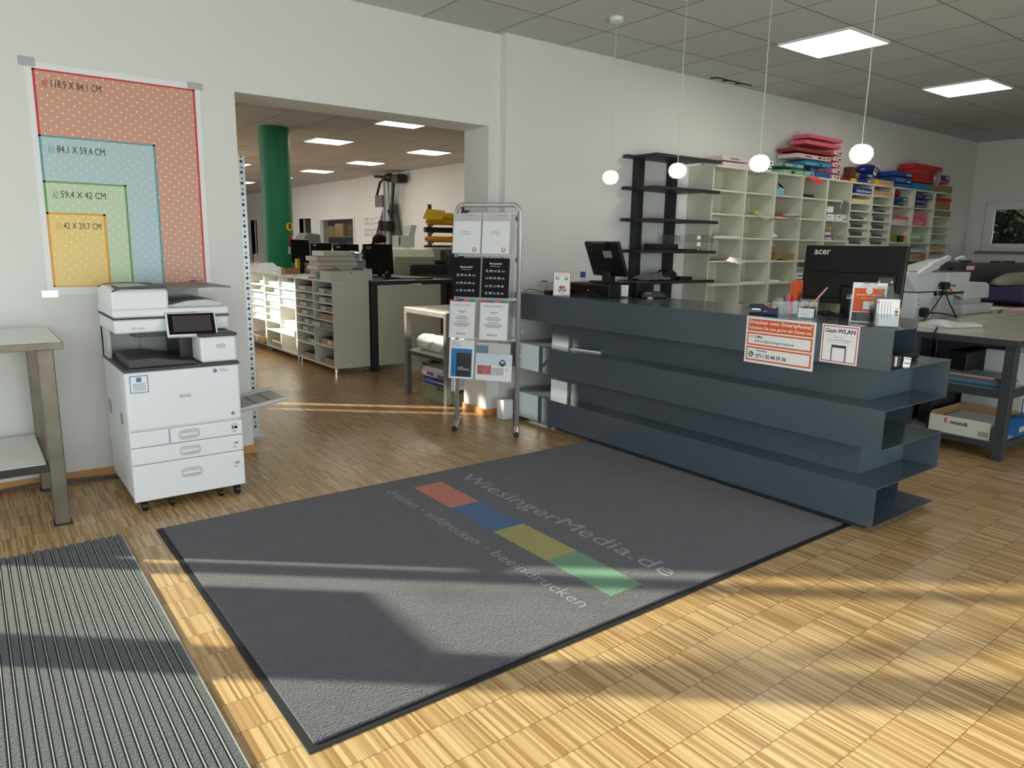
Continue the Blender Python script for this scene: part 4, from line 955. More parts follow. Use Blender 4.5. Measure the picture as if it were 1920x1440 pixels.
one('office_desk', MB(ANTH).box(4.15,5.02,4.7,5.9,.98,1.02).box(4.17,4.23,4.72,4.78,0,.98).box(4.94,5.0,4.72,4.78,0,.98).box(4.94,5.0,5.8,5.86,0,.98).box(4.17,4.23,5.8,5.86,0,.98), 'second dark back room desk behind the first', 'desk')
# things on top of the cabinets and desk
zc = 1.032
gc = 'flat white cartons stacked on the rolling cabinets'
CW = mat('white_carton',(224,220,212),.65); 
stack = [(.0,.58,.052,'lowest of the flat white cartons stacked on the cabinets'),(.02,.52,.05,'second flat white carton from below in the cabinet stack'),(-.02,.56,.05,'third flat white carton from below in the cabinet stack'),
         (.01,.50,.05,'fourth flat white carton in the cabinet stack'),(-.03,.48,.055,'fifth flat carton with brown flap in the cabinet stack'),(.05,.46,.06,'topmost small white carton of the cabinet stack')]
z = zc
for k, (dx, w, h, lb) in enumerate(stack):
    x0 = 3.24+dx; sw = [.42,.42,.42,.44,.46,.34][k]
    s = thing('flat_carton', lb, 'carton', (x0+sw/2,3.12,z), 0, gc); MB(CW).box(x0,x0+sw,2.96,3.3,z,z+h-.003).build('body', parent=s, bevel=.002)
    if k in (3,4): MB(KRAFT).box(x0-.06,x0+sw+.02,2.93,2.97,z+h-.003,z+h).build('flap', parent=s)
    z += h
one('flat_carton', MB(CW).box(3.22,3.34,2.78,2.93,zc,zc+.10), 'small white carton standing in front of the cabinet stack, left one', 'carton', gc, .002)
one('flat_carton', MB(CW).box(3.345,3.42,2.80,2.93,zc,zc+.095), 'small white carton standing in front of the cabinet stack, right one', 'carton', gc, .002)
t = thing('open_carton', 'long open white carton tray at the front corner of the cabinets', 'carton', (3.43,2.66,zc))
MB(CW).box(3.185,3.685,2.55,2.554,zc,zc+.105).box(3.185,3.685,2.76,2.764,zc,zc+.105).box(3.185,3.189,2.554,2.76,zc,zc+.105).box(3.681,3.685,2.554,2.76,zc,zc+.125).box(3.189,3.681,2.554,2.76,zc,zc+.004).build('tray', parent=t)
MB(KRAFT).add([(3.2,2.62,zc+.10),(3.28,2.62,zc+.15),(3.36,2.64,zc+.10),(3.3,2.7,zc+.09)],[(0,1,2,3)]).box(3.2,3.66,2.6,2.75,zc+.07,zc+.085).build('torn_board', parent=t)
MB(YELLOW).box(3.36,3.42,2.6,2.66,zc+.085,zc+.112).build('yellow_scrap', parent=t)
MB(KRAFT).cyl((3.43,2.549,zc+.085),(3.43,2.5505,zc+.085),.010,14).build('grip_hole', parent=t)
one('tape_box', MB(mat('teal_box',(120,158,156),.5)).box(3.21,3.29,2.96,3.05,zc,zc+.085), 'small grey green plastic box beside the cartons on the cabinets', 'box', bevel=.006)
one('cutter_knife', MB(RED).box(3.20,3.215,3.06,3.22,zc,zc+.018), 'red handled knife lying on the cabinet top', 'knife', bevel=.004)
random.seed(9)
for k,(x0,y0,w,d,h,lb) in enumerate([(3.2,4.45,.4,.7,.04,'thick white paper stack at the far end of the cabinets'),(3.18,5.05,.4,.5,.09,'wrapped white paper bundle beyond the paper stack')]):
    m = MB(PAPER); nx = 6; vs = [(x0+w*i/(nx-1)+random.uniform(-.02,.02), y0+d*j/(nx-1)+random.uniform(-.02,.02), (zc if (i in (0,nx-1) or j in (0,nx-1)) else zc+h+random.uniform(-.01,.035))) for j in range(nx) for i in range(nx)]
    m.add(vs, [(j*nx+i, j*nx+i+1, (j+1)*nx+i+1, (j+1)*nx+i) for j in range(nx-1) for i in range(nx-1)])
    one('paper_pile', m.use(CLEAR).add([(x0-.05,y0+.1,zc+h+.04),(x0+.1,y0+.0,zc+h+.06),(x0+.2,y0+.3,zc+h+.05),(x0-.06,y0+.4,zc+h*.5)],[(0,1,2,3)]), lb, 'paper pile')
one('pen_box', MB(KRAFT).box(3.22,3.40,4.0,4.16,zc,zc+.09).use(mat('dark_inside',(60,40,24),.8)).box(3.235,3.385,4.015,4.145,zc+.088,zc+.0905), 'brown cardboard pen box on the cabinets', 'box', bevel=.002)
one('notepad', MB(PAPER).box(3.2,3.5,3.72,3.95,zc,zc+.012), 'white notepad beside the brown pen box', 'notepad')
one('spray_box', MB(YELLOW).box(3.44,3.485,4.2,4.25,zc,zc+.20), 'narrow yellow box standing behind the brown pen box', 'box', bevel=.003)
one('desk_phone', MB(BLACK).box(3.52,3.6,3.9,4.1,zc,zc+.05).tube([(3.56,3.9,zc+.10),(3.56,4.0,zc+.13),(3.56,4.1,zc+.10)],.018,8).box(3.545,3.575,3.97,4.03,zc+.04,zc+.12), 'black telephone behind the brown pen box', 'telephone', bevel=.004)
for k,(x,y,lb) in enumerate([(3.72,2.9,'dark tape dispenser left on the back room desk'),(3.95,2.75,'dark tape dispenser right on the back room desk')]):
    one('tape_dispenser', MB(BLACK).box(x,x+.14,y,y+.06,1.026,1.05).cyl((x+.05,y+.012,1.08),(x+.05,y+.048,1.08),.035,18), lb, 'tape dispenser', bevel=.003)
one('keyboard', MB(BLACK).box(4.1,4.52,2.62,2.78,1.026,1.045), 'black keyboard on the back room desk edge', 'keyboard', bevel=.003)
one('paper_sheet', MB(PAPER).box(3.9,4.25,2.50,2.6,1.026,1.029), 'white sheet at the edge of the back room desk', 'paper')
one('document_tray', MB(mat('grey_tray',(160,170,178),.4)).box(3.66,3.95,3.25,3.6,1.03,1.05).box(3.68,3.93,3.3,3.55,1.12,1.14).box(3.66,3.68,3.25,3.6,1.05,1.24).box(3.93,3.95,3.25,3.6,1.05,1.24).box(3.66,3.95,3.25,3.6,1.22,1.235), 'stacked grey document trays beside the cartons on the back desk', 'document tray', bevel=.004)
one('plastic_bag', MB(glassy('pale_film',(210,224,236),.6,.2)).ell((3.85,3.42,1.29),.15,.12,.055,14,8), 'crumpled pale plastic film on the document trays', 'bag')

# plotter
t = thing('large_format_printer', 'large beige and black format printer against the back room wall side', 'printer', (5.9,4.9,0))
PB = mat('beige_plastic',(196,196,176),.45)
MB(PB).prism([(4.62,.98),(4.6,1.25),(4.66,1.36),(4.75,1.385),(5.4,1.385),(5.4,.98)], 5.05, 5.75, 'x').build('left_cover', parent=t, bevel=.02, seg=3)
MB(PB).box(5.75,6.6,4.75,5.4,1.05,1.385).build('body', parent=t, bevel=.01)
MB(mat('dark_plotter_cover',(44,46,50),.4)).box(5.32,6.4,4.55,4.75,.98,1.14).box(5.75,6.4,4.6,4.76,1.14,1.2).build('media_slot', parent=t, bevel=.03)
MB(DARKG).prism([(4.5,.98),(4.52,1.28),(4.62,1.36),(5.4,1.37),(5.4,.98)], 5.93, 6.6, 'x').build('right_cover', parent=t, bevel=.02)
MB(GREYP).box(5.1,6.5,4.8,5.3,.90,.98).box(5.15,5.25,4.85,5.25,0,.9).box(6.35,6.45,4.85,5.25,0,.9).build('stand', parent=t)
t = thing('box_file', 'grey white carton standing on the large printer', 'carton', (5.47,5.1,1.385))
MB(mat('grey_white_board',(190,188,182),.6)).box(5.34,5.62,5.0,5.2,1.386,1.56).prism([(5.52,1.56),(5.62,1.56),(5.66,1.72),(5.56,1.72)], 5.0, 5.2, 'y').build('carton_body', parent=t, bevel=.003)
MB(INK).box(5.35,5.37,4.998,5.0,1.42,1.54).build('print', parent=t)
# roll rack on the wall side
t = thing('roll_rack', 'black rack holding vinyl rolls beside the brochure stand in the back room', 'rack', (6.5,5.6,0))
MB(BLACK).box(6.24,6.28,5.6,5.66,0,2.08).box(6.9,6.94,5.6,5.66,0,2.08).box(6.24,6.94,5.6,5.64,0,.06).build('rack_frame', parent=t)
gr_ = 'vinyl rolls on the black rack'
for k,(cl,z,r_,x0,lb) in enumerate([(YELLOW,1.90,.055,6.14,'loose yellow vinyl roll, highest on the rack'),(mat('golden_vinyl',(222,164,34),.4),1.80,.05,6.16,'golden yellow vinyl roll second on the rack'),(BLACK,1.67,.045,6.12,'black vinyl roll between the yellow and orange ones'),
        (mat('orange_vinyl',(232,150,40),.4),1.52,.05,6.14,'orange yellow vinyl roll low on the rack'),(DARKG,1.38,.045,6.12,'lowest dark vinyl roll on the rack')]):
    s = thing('vinyl_roll', lb, 'roll', (6.5,5.5,z-r_), 0, gr_)
    MB(cl).cyl((x0,5.545,z),(7.0,5.545,z),r_,20).build('roll_body', parent=s); MB(BLACK).box(6.25,6.28,5.54,5.61,z-r_-.02,z-r_+.002).box(6.9,6.93,5.54,5.61,z-r_-.02,z-r_+.002).build('support_arm', parent=s); MB(BLACK).cyl((x0-.01,5.53,z),(x0,5.53,z),r_*.45,12).build('core', parent=s)
    if k == 0: MB(YELLOW).prism([(6.02,1.84),(6.10,2.0),(6.45,1.98),(6.40,1.83)], 5.44, 5.445, 'y').build('loose_end', parent=s)

# vertical panel cutter leaning on the long wall
t = thing('panel_cutter', 'tall vertical panel cutter with grey triangular board on the back room wall', 'panel cutter', (8.1,11,0))
MB(mat('grey_board',(92,90,88),.45,metal=.2)).prism([(11.05,2.36),(10.55,2.34),(9.9,.25),(12.5,.25)], 8.22, 8.28, 'x').build('triangular_board', parent=t, bevel=.004)
MB(ALU).box(8.08,8.14,10.62,10.70,.9,2.9).box(8.10,8.15,10.83,10.88,1.6,2.85).build('rail', parent=t, bevel=.003)
MB(BLACK).box(8.0,8.2,10.55,10.75,1.72,1.95).box(8.0,8.2,10.82,10.95,1.74,1.96).build('cutting_carriage', parent=t, bevel=.01)
MB(BLACK).tube([(8.1,11.25,3.0),(8.1,10.9,2.97),(8.1,10.2,2.95)],.035,8).box(8.05,8.28,10.05,10.35,2.80,2.98).ell((8.1,10.55,2.93),.1,.24,.1).tube([(8.1,10.62,2.98),(8.1,11.0,2.85),(8.1,11.15,2.6),(8.1,11.2,2.5)],.03,8).build('top_carriage', parent=t)
MB(BLACK).cyl((8.1,10.3,2.9),(8.1,10.45,2.1),.03,10).cyl((8.12,10.42,2.9),(8.12,10.5,2.1),.02,8).cyl((8.1,10.6,2.2),(8.1,10.45,2.02),.03,8).build('arm', parent=t)
MB(mat('grid_guard',(96,96,94),.5)).box(8.02,8.06,10.75,11.12,2.28,2.55).build('guard', parent=t)
# wire racks on that wall
for z, lb in ((1.93,'upper wire holder on the wall left of the panel cutter'),(1.66,'lower wire holder on the wall left of the panel cutter')):
    m = MB(GREYP)
    for dz in (0,.13): m.tube([(8.33,12.15,z+dz),(8.2,12.1,z+dz-.03),(8.2,11.65,z+dz-.03),(8.33,11.6,z+dz)],.006,5)
    for y in (11.7,11.9,12.05): m.tube([(8.2,y,z-.03),(8.2,y,z+.10)],.005,5)
    one('wire_holder', m, lb, 'wire rack', 'wire holders on the back room wall')
# grey machines left of the column
t = thing('grey_machine', 'grey finishing machine behind the perforated upright in the back room', 'machine', (5.2,9,0))
MB(mat('machine_grey',(112,110,106),.5)).box(4.6,5.9,8.9,9.6,0,1.2).build('lower_housing', parent=t, bevel=.02); MB(MATS['machine_grey']).prism([(5.15,1.2),(5.3,1.35),(5.5,1.62),(5.75,1.6),(5.8,1.2)], 9.0, 9.5, 'y').build('upper_housing', parent=t, bevel=.02)
MB(DARKG).box(4.65,5.85,8.895,8.9,.95,1.0).build('slot', parent=t)
# things in the store room behind the hatch
_l = D.lights.new('store_room_fill','AREA'); _l.size = 1.2; _l.energy = 32; _l.color = (1,.9,.75); _o = D.objects.new('store_room_fill', _l); COL.objects.link(_o); _o.location = (9.1, 16.4, 2.95)  # unseen area lamp, added to brighten the goods behind the hatch
t = thing('store_shelf', 'shelf with tins and cartons in the dark store room behind the glass', 'shelf', (9.6,16.3,0))
MB(GREYP).box(9.4,9.9,14.85,18.25,1.60,1.63).box(9.4,9.9,14.85,18.25,1.15,1.18).box(9.4,9.45,14.85,14.9,0,2.4).box(9.4,9.45,18.15,18.2,0,2.4).box(9.4,9.9,14.85,18.25,2.36,2.4).build('shelf_boards', parent=t)
gs_ = 'goods on the store room shelf'
for k,(y,w,z,h,mt_,lb) in enumerate([(17.3,.32,1.632,.32,KRAFT,'brown carton left on the upper store shelf'),(16.4,.6,1.632,.38,KRAFT,'long brown carton in the middle of the upper store shelf'),(15.6,.3,1.632,.34,mat('dull_carton',(120,96,70),.8),'dull brown carton right on the upper store shelf')]):
    one('carton', MB(mt_).box(9.42,9.8,y-w/2,y+w/2,z,z+h), lb, 'carton', gs_, .003)
for k,(y,r_,h,lb) in enumerate([(17.2,.10,.22,'white tin left on the lower store shelf'),(16.6,.17,.14,'wide white bucket on the lower store shelf'),(16.0,.09,.26,'tall white tin on the lower store shelf'),(15.6,.09,.2,'white tin at the right of the lower store shelf')]):
    s = thing('tin', lb, 'tin', (9.6,y,1.18), 0, gs_); MB(LGREY).cyl((9.6,y,1.181),(9.6,y,1.18+h),r_,20).build('can', parent=s); MB(GREYP).cyl((9.6,y,1.18+h),(9.6,y,1.19+h),r_*1.02,20).build('lid', parent=s)

# ------------------------------------------------------------------ black wall shelf
t = thing('wall_shelf', 'black open wall shelf with staggered boards on two posts', 'shelf', (5.45,-.15,0))
SB = mat('black_shelf_lacquer',(36,38,40),.5,var=.05)
for x in (5.05, 5.515): MB(SB).box(x,x+.078,-.16,-.082,0,2.262).build('post', parent=t, bevel=.002)
for z in (2.262,1.983,1.70,1.418,1.138):
    MB(SB).prism([(4.9,-.10),(4.9,-.162),(4.985,-.162),(4.985,-.43),(5.90,-.43),(5.90,-.378),(5.70,-.378),(5.70,-.10)], z-.028, z).build('shelf_board', parent=t, bevel=.0015)
s = thing('acrylic_tray', 'clear acrylic letter tray with white tabs on the black wall shelf', 'letter tray', (5.64,-.28,1.418))
m = MB(CLEAR); 
m.box(5.44,5.85,-.425,-.383,1.50,1.503).box(5.44,5.85,-.427,-.425,1.50,1.56).box(5.44,5.70,-.14,-.138,1.50,1.56).box(5.44,5.69,-.383,-.14,1.50,1.503).box(5.438,5.44,-.425,-.14,1.4185,1.56).box(5.85,5.852,-.425,-.383,1.4185,1.56).build('tray', parent=s)
m = MB(BLACK); m.box(5.436,5.854,-.429,-.426,1.558,1.561).box(5.436,5.854,-.429,-.426,1.500,1.503).build('edge_line', parent=s)
MB(PAPER).box(5.60,5.65,-.431,-.429,1.522,1.556).build('tab', parent=s); MB(PAPER).box(5.60,5.655,-.431,-.429,1.458,1.496).build('tab', parent=s)
one('document_case', MB(BLACK).box(5.12,5.42,-.36,-.20,1.4185,1.475), 'black document case lying on the black wall shelf', 'case', bevel=.004)
one('cash_tray', MB(BLACK).box(5.46,5.68,-.42,-.30,1.4185,1.43).use(PAPER).box(5.63,5.65,-.4215,-.42,1.42,1.432), 'low black tray with white tag under the clear letter tray', 'tray', bevel=.002)
m = MB(mat('patterned_cloth',(92,92,95),.9,var=.62,vs=70,bump=.5,bs=40)); random.seed(2)
vs = []; nx, ny = 16, 6
for j in range(ny):
    for i in range(nx):
        u = i/(nx-1); v = j/(ny-1); h = (.045+.045*u*u)*math.sin(PI*min(max(v,.02),.98))+random.uniform(0,.012)
        vs.append((4.90+.42*u+.08*(1-v)*0, -.40+.17*v, 1.139+h*(1 if 0 < i < nx-1 else .4)))
m.add(vs, [(j*nx+i, j*nx+i+1, (j+1)*nx+i+1, (j+1)*nx+i) for j in range(ny-1) for i in range(nx-1)], True)
s = thing('patterned_cloth', 'black and white patterned cloth with dark end on the lowest black shelf board', 'cloth', (5.2,-.22,1.138)); m.build('fabric', parent=s)
MB(BLACK).prism([(5.22,1.139),(5.21,1.19),(5.28,1.24),(5.31,1.225),(5.35,1.235),(5.40,1.21),(5.41,1.139)], -.38, -.26, 'y').build('dark_end', parent=s, bevel=.012)
one('document_case', MB(BLACK).box(5.42,5.60,-.40,-.26,1.1385,1.172), 'flat black case at the right of the patterned cloth', 'case', bevel=.003)

# ------------------------------------------------------------------ white pigeonhole shelving
BX = [5.862,6.382,6.902,7.405,7.908,8.422,8.932,9.445,10.018,10.605,11.18]
YF, YB = -.373, -.082
P5 = [2.005,1.78,1.553,1.322,1.089,.86,.63,.40,.2]
SH = {0:P5,1:P5,2:P5,3:P5,4:P5,5:[2.103,1.998,1.907,1.806,1.710,1.612,1.515,1.41,1.31,1.1,.86,.6,.3],6:[2.103,1.998,1.907,1.803,1.706,1.612,1.515,1.41,1.31,1.1,.86,.6,.3],7:P5,8:[2.003,1.775,1.552,1.325,1.089,.86,.6,.3],9:[2.005,1.912,1.783,1.685,1.555,1.456,1.32,1.09,.86,.6,.3]}
SHM = mat('pigeonhole_white',(214,214,198),.5,var=.015)
ulab = ['leftmost two columns of the tall white shelving, mostly empty','third and fourth columns of the tall white shelving, reflected tints painted on the backs','fifth and sixth columns of the tall white shelving, behind the large monitor','seventh and eighth columns of the tall white shelving','last two columns of the tall white shelving nearest the window']
tint = {(2,0):(178,192,192),(2,1):(196,164,158),(3,0):(178,140,112),(4,0):(190,182,154),(4,1):(128,130,122),(7,1):(204,150,150),(8,1):(206,176,176),(9,3):(96,110,124),(9,0):(160,60,50)}  # reflected colour painted onto thin sheets added at the compartment backs
for u in range(5):
    t = thing('shelving_unit', ulab[u], 'shelving', ((BX[2*u]+BX[2*u+2])/2,(YF+YB)/2,0), 0, 'units of the tall white shelving'); k = .010
    a, c = BX[2*u]-k+.0005, BX[2*u+2]-k-.0005
    MB(SHM).box(a,c,YF,YB,2.212,2.232).build('top_panel', parent=t); MB(SHM).box(a,c,YB-.006,YB,.06,2.212).build('back_panel', parent=t); MB(SHM).box(a,c,YF+.01,YB,0,.06).build('plinth', parent=t)
    for q in (0,1,2):
        x = BX[2*u+q]; xa_, xb_ = (a, a+k*1.8) if q == 0 else ((c-k*1.8, c) if q == 2 else (x-k,x+k))
        m = MB(SHM).box(xa_,xb_,YF,YB-.006,.06,2.212)
        m.build('upright', parent=t)
    for q in (0,1):
        b_ = 2*u+q; x0_, x1_ = BX[b_]+k, BX[b_+1]-k*1.6
        for z in SH[b_]: MB(SHM).box(x0_,x1_,YF+.002,YB-.006,z-.018,z).build('shelf_board', parent=t)
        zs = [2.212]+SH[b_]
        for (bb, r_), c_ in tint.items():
            if bb == b_: MB(mat('reflected_tint_%d_%d'%(bb,r_),c_,.6)).box(x0_,x1_,YB-.0085,YB-.0065,zs[r_+1],zs[r_]-(.018 if r_ else 0)).build('reflected_tint', parent=t)
        if b_ < 5:
            m = MB(INKG)
            for s_ in (x0_+.0002, x1_-.0012):
                for yy in (YF+.05, YB-.05):
                    for r_ in range(5):
                        z1 = zs[r_]-.03
                        for j in range(5): m.box(s_, s_+.001, yy-.003, yy+.003, z1-.03-j*.034, z1-.024-j*.034)
            o_ = m.build('peg_holes', parent=t); o_['kind'] = 'stuff'
def ware(name, label, cat, rect, body, deco=None, group=None, y0=-.36, d=.24, z=None, bevel=.003):
    x0, x1, z0, z1 = rect
    if z is not None: z1 = z+(z1-z0); z0 = z
    return pack(name, label, cat, x0, x1, y0, y0+d, z0, z1, body, group, deco, bevel)
TOP = 2.2325
MINT = mat('mint_pack',(150,196,180),.5); LG = mat('light_green_pack',(150,188,130),.5); AQUA = mat('aqua_pack',(130,196,214),.5); BLU2 = mat('blue_pack',(24,96,160),.5); DRED = mat('dark_red_box',(150,30,38),.5)
PK2 = mat('pink_label_box',(228,130,146),.5); PWH = mat('pinkish_white_box',(222,198,198),.6); RBOX = mat('red_box',(186,40,44),.5); NB = mat('navy_box',(30,44,120),.45); TAN = mat('tan_wares',(206,160,110),.6); PYEL = mat('pale_yellow',(222,214,150),.6)
gt = 'paper boxes on top of the tall white shelving'
ware('flat_carton','pale carton with dark print on top of the leftmost shelving, upper one','carton',(6.018,6.453,2.252,2.294),PWH,df((INKG,.28,.62,.3,.7)),gt,-.34,z=TOP+.056)
ware('flat_carton','pale carton on top of the leftmost shelving, lower one','carton',(6.036,6.479,2.211,2.253),PWH,None,gt,-.34,z=TOP)
ware('flat_carton','small white carton behind the third pendant, upper one','carton',(6.64,6.87,2.285,2.336),PAPER,df((INK,.62,.9,.35,.6)),gt,-.34,z=TOP+.061)
ware('flat_carton','small white carton behind the third pendant, lower one','carton',(6.638,6.842,2.229,2.282),PAPER,df((INK,.66,.94,.35,.6)),gt,-.34,z=TOP)
ware('paper_pack','mint and black paper pack at the left end of the coloured pile','paper pack',(7.005,7.417,2.268,2.298),MINT,df((INK,.03,.14,.2,.8),(INK,.5,.68,.3,.6)),gt,-.35,z=TOP+.075)
ware('paper_pack','mint paper pack lowest at the left of the coloured pile','paper pack',(7.051,7.277,2.224,2.264),MINT,df((LG,.05,.5,.2,.8),(INK,.6,.9,.1,.8)),gt,-.35,z=TOP)
ware('paper_pack','light green paper pack in the coloured pile','paper pack',(7.293,7.426,2.234,2.278),LG,None,gt,-.35,z=TOP)
ware('paper_pack','light blue paper pack with dark label in the coloured pile','paper pack',(7.45,7.634,2.232,2.283),AQUA,df((INK,.62,.82,.25,.7)),gt,-.35,z=TOP)
ware('paper_pack','strong blue box lowest beside the pink stack','paper pack',(7.659,7.961,2.224,2.281),BLU2,None,gt,-.35,z=TOP)
ware('paper_pack','long blue paper pack above the light blue ones in the coloured pile','paper pack',(7.433,7.965,2.302,2.346),mat('mid_blue_pack',(60,142,184),.5),df((AQUA,.02,.4,.1,.4),(INK,.55,.63,.1,.6)),gt,-.35,z=TOP+.117)
ware('flat_carton','pale pink carton with black print above the blue pack','carton',(7.276,7.945,2.325,2.369),PWH,df((INK,.24,.42,.35,.6),(INK,.62,.70,.3,.75),(INK,.9,.95,.3,.75),(RED,.75,.85,.3,.7)),gt,-.35,z=TOP+.182)
ware('flat_carton','dark red flat carton above the pale pink one','carton',(7.252,7.945,2.369,2.405),DRED,None,gt,-.35,z=TOP+.25)
zz0 = TOP
for k in range(5):
    s = ware('pink_box',['lowest','second from below','middle','fourth from below','highest'][k]+' labelled pink box of the upright pink stack','box',(7.969,8.168,2.233,2.275),PK2,df((PAPER,.12,.42,.12,.85),(INK,.26,.38,.3,.75),(PAPER,.55,.9,.12,.85),(PK2,.6,.85,.25,.7)),'labelled pink boxes on the shelving',-.36,z=zz0); zz0 += .0665
ware('pink_box','broad pink carton second from the top of the whole coloured pile','carton',(7.42,8.142,2.438,2.48),PINK,None,gt,-.35,.2,z=TOP+.335)
ware('pink_box','broad pink carton, topmost of the whole coloured pile','carton',(7.466,8.159,2.486,2.525),PINK,None,gt,-.35,.2,z=TOP+.402)
one('leaning_board', MB(mat('grey_white_sheet',(200,202,206),.6)).add([(7.78,-.10,TOP+.30),(7.93,-.10,TOP+.29),(7.95,-.2,TOP+.03),(7.88,-.24,TOP+.0),(7.81,-.24,TOP+.01)],[(0,1,2,3,4)]).add([(7.78,-.095,TOP+.30),(7.93,-.095,TOP+.29),(7.95,-.195,TOP+.03),(7.88,-.235,TOP+.0),(7.81,-.235,TOP+.01)],[(4,3,2,1,0)]), 'pale board leaning against the wall behind the rightmost pendant', 'board')
ware('open_box_lid','dark brown upright box lid below the rightmost pendant','box lid',(8.502,8.604,2.282,2.46),mat('dark_brown_board',(98,52,40),.7),None,None,-.30,.10,z=TOP)
ware('carton','brown cardboard carton right of the rightmost pendant','carton',(8.691,8.905,2.281,2.405),mat('olive_kraft',(150,128,88),.8),None,gt,-.26,.16,z=TOP)
ware('red_folder','dark red flat folder on the shelving top left of the navy boxes','folder',(8.188,8.383,2.241,2.268),DRED,None,None,-.365,.06,z=TOP)
ware('yellow_pack','small yellow pack in front of the brown lid','pack',(8.401,8.524,2.227,2.261),YELLOW,None,None,-.368,.06,z=TOP)
ware('navy_box','navy blue box with white figures on the shelving top, lower one','paper pack',(8.54,8.87,2.225,2.273),NB,df((LGREY,.74,.98,.25,.75)),'navy blue boxes on the shelving',-.36,.1,z=TOP)
ware('navy_box','navy blue box with white figures on the shelving top, upper one','paper pack',(8.761,8.917,2.295,2.338),NB,df((LGREY,.15,.9,.3,.7)),'navy blue boxes on the shelving',-.355,.1,z=TOP+.068)
ware('carton','tan carton with yellow corner under the blue bag','carton',(8.962,9.433,2.211,2.272),TAN,df((YELLOW,0,.2,.0,1)),gt,-.36,.24,z=TOP)
s = thing('foil_bag', 'navy blue shiny paper bag with white frame print on the tan carton', 'bag', (9.02,-.24,TOP+.085))
MB(mat('navy_foil',(28,36,110),.25,bump=.5,bs=12)).ell((9.0,-.23,TOP+.165),.245,.11,.082,18,10).build('bag_body', parent=s)
MB(PAPER).prism([(8.93,TOP+.12),(9.0,TOP+.235),(9.07,TOP+.215),(8.99,TOP+.10)], -.343, -.34, 'y').use(mat('bag_window',(70,50,50),.5)).prism([(8.955,TOP+.14),(9.0,TOP+.215),(9.045,TOP+.20),(8.99,TOP+.13)], -.3445, -.343, 'y').build('frame_print', parent=s)
ware('blue_pack','deep blue paper pack with white figures, upper of two by the red boxes','paper pack',(9.431,9.898,2.345,2.403),mat('deep_blue_pack',(22,64,140),.5),df((LGREY,.68,.96,.25,.6)),gt,-.36,.24,z=TOP+.135)
ware('blue_pack','deep blue paper pack with faint print, lower of two by the red boxes','paper pack',(9.431,9.906,2.274,2.34),MATS['deep_blue_pack'],df((mat('faint_blue',(90,120,180),.5),.1,.6,.2,.8),(LGREY,.72,.9,.1,.45)),gt,-.36,.24,z=TOP+.058)
ware('blue_pack','bright blue flat pack at the bottom left of the red boxes','paper pack',(9.468,9.924,2.222,2.271),BLU2,None,gt,-.36,.24,z=TOP)
ware('blue_pack','bright blue flat pack under the red boxes','paper pack',(10.002,10.464,2.227,2.31),mat('cyan_pack',(30,124,170),.5),None,gt,-.36,.24,z=TOP)
zr = TOP+.10
for k, (a, b, h) in enumerate([(10.03,10.62,.045),(10.02,10.62,.05),(10.0,10.72,.065),(9.98,10.78,.07)]):
    ware('red_box',['lowest','second','third','topmost'][k]+' dark red box of the pile at the right end of the shelving','box',(a,b,0,h-.002),RBOX,None,'dark red boxes on the shelving',-.34,.2,z=zr); zr += h
ware('carton','brown cardboard carton at the right end of the shelving top','carton',(10.523,11.107,2.224,2.319),mat('olive_kraft',(150,128,88),.8),None,gt,-.36,.24,z=TOP)
ware('red_box','narrow red tray right of the dark red pile','box',(10.64,10.98,0,.045),RED,None,None,-.36,.14,z=TOP+.118)
ware('navy_box','navy box with white figures at the right end of the shelving top','paper pack',(10.72,10.99,0,.06),NB,df((LGREY,.55,.95,.25,.75)),None,-.36,.12,z=TOP+.166)
one('plastic_wrap', MB(glassy('crinkled_film',(236,238,240),.75,.25)).ell((10.56,-.38,TOP+.16),.10,.02,.11,12,8), 'crinkled clear wrap in front of the dark red boxes', 'plastic wrap')
one('red_sheet', MB(RED).add([(7.44,-.37,2.236),(7.62,-.40,2.232),(7.72,-.44,2.16),(7.55,-.43,2.145)],[(0,1,2,3)]).add([(7.44,-.30,2.2335),(7.62,-.30,2.2335),(7.62,-.385,2.2345),(7.44,-.372,2.2345)],[(0,1,2,3)]), 'red paper sheet hanging over the front edge of the shelving top', 'paper sheet')
# compartments
def comp(b_, r_, *a, **k): pass
gs1 = 'wares in the tall white shelving'
s = thing('blue_bag', 'crumpled blue and white bag in the top compartment of the third column', 'bag', (7.0,-.3,2.005))
MB(AQUA).prism([(6.93,2.006),(6.93,2.05),(6.99,2.075),(7.07,2.05),(7.06,2.006)],-.37,-.25,'y').build('lower_part', parent=s, bevel=.01); MB(LGREY).prism([(6.93,2.14),(6.97,2.09),(7.03,2.10),(7.10,2.066),(7.06,2.052),(7.0,2.06)],-.36,-.28,'y').build('upper_part', parent=s)
ware('folder','dark folders lying in the top compartment of the fourth column','folder',(7.451,7.651,2.018,2.052),mat('dark_folder',(42,34,48),.5),None,None,z=2.006)
ware('red_card','red card lying in the second compartment of the third column','card',(6.974,7.109,1.79,1.805),RED,None,None,z=1.781)
s = thing('wrapped_parcel', 'black and white patterned parcel sticking out of the second compartment, third column', 'parcel', (7.26,-.4,1.781))
MB(mat('newsprint',(190,186,182),.5,var=1.2,vs=60,bump=.6,bs=20)).ell((7.24,-.36,1.803),.13,.10,.024,16,8).build('wrapping', parent=s)
s = thing('clear_bag', 'limp clear bag with yellow item hanging from the second compartment, second column', 'bag', (6.7,-.36,1.77))
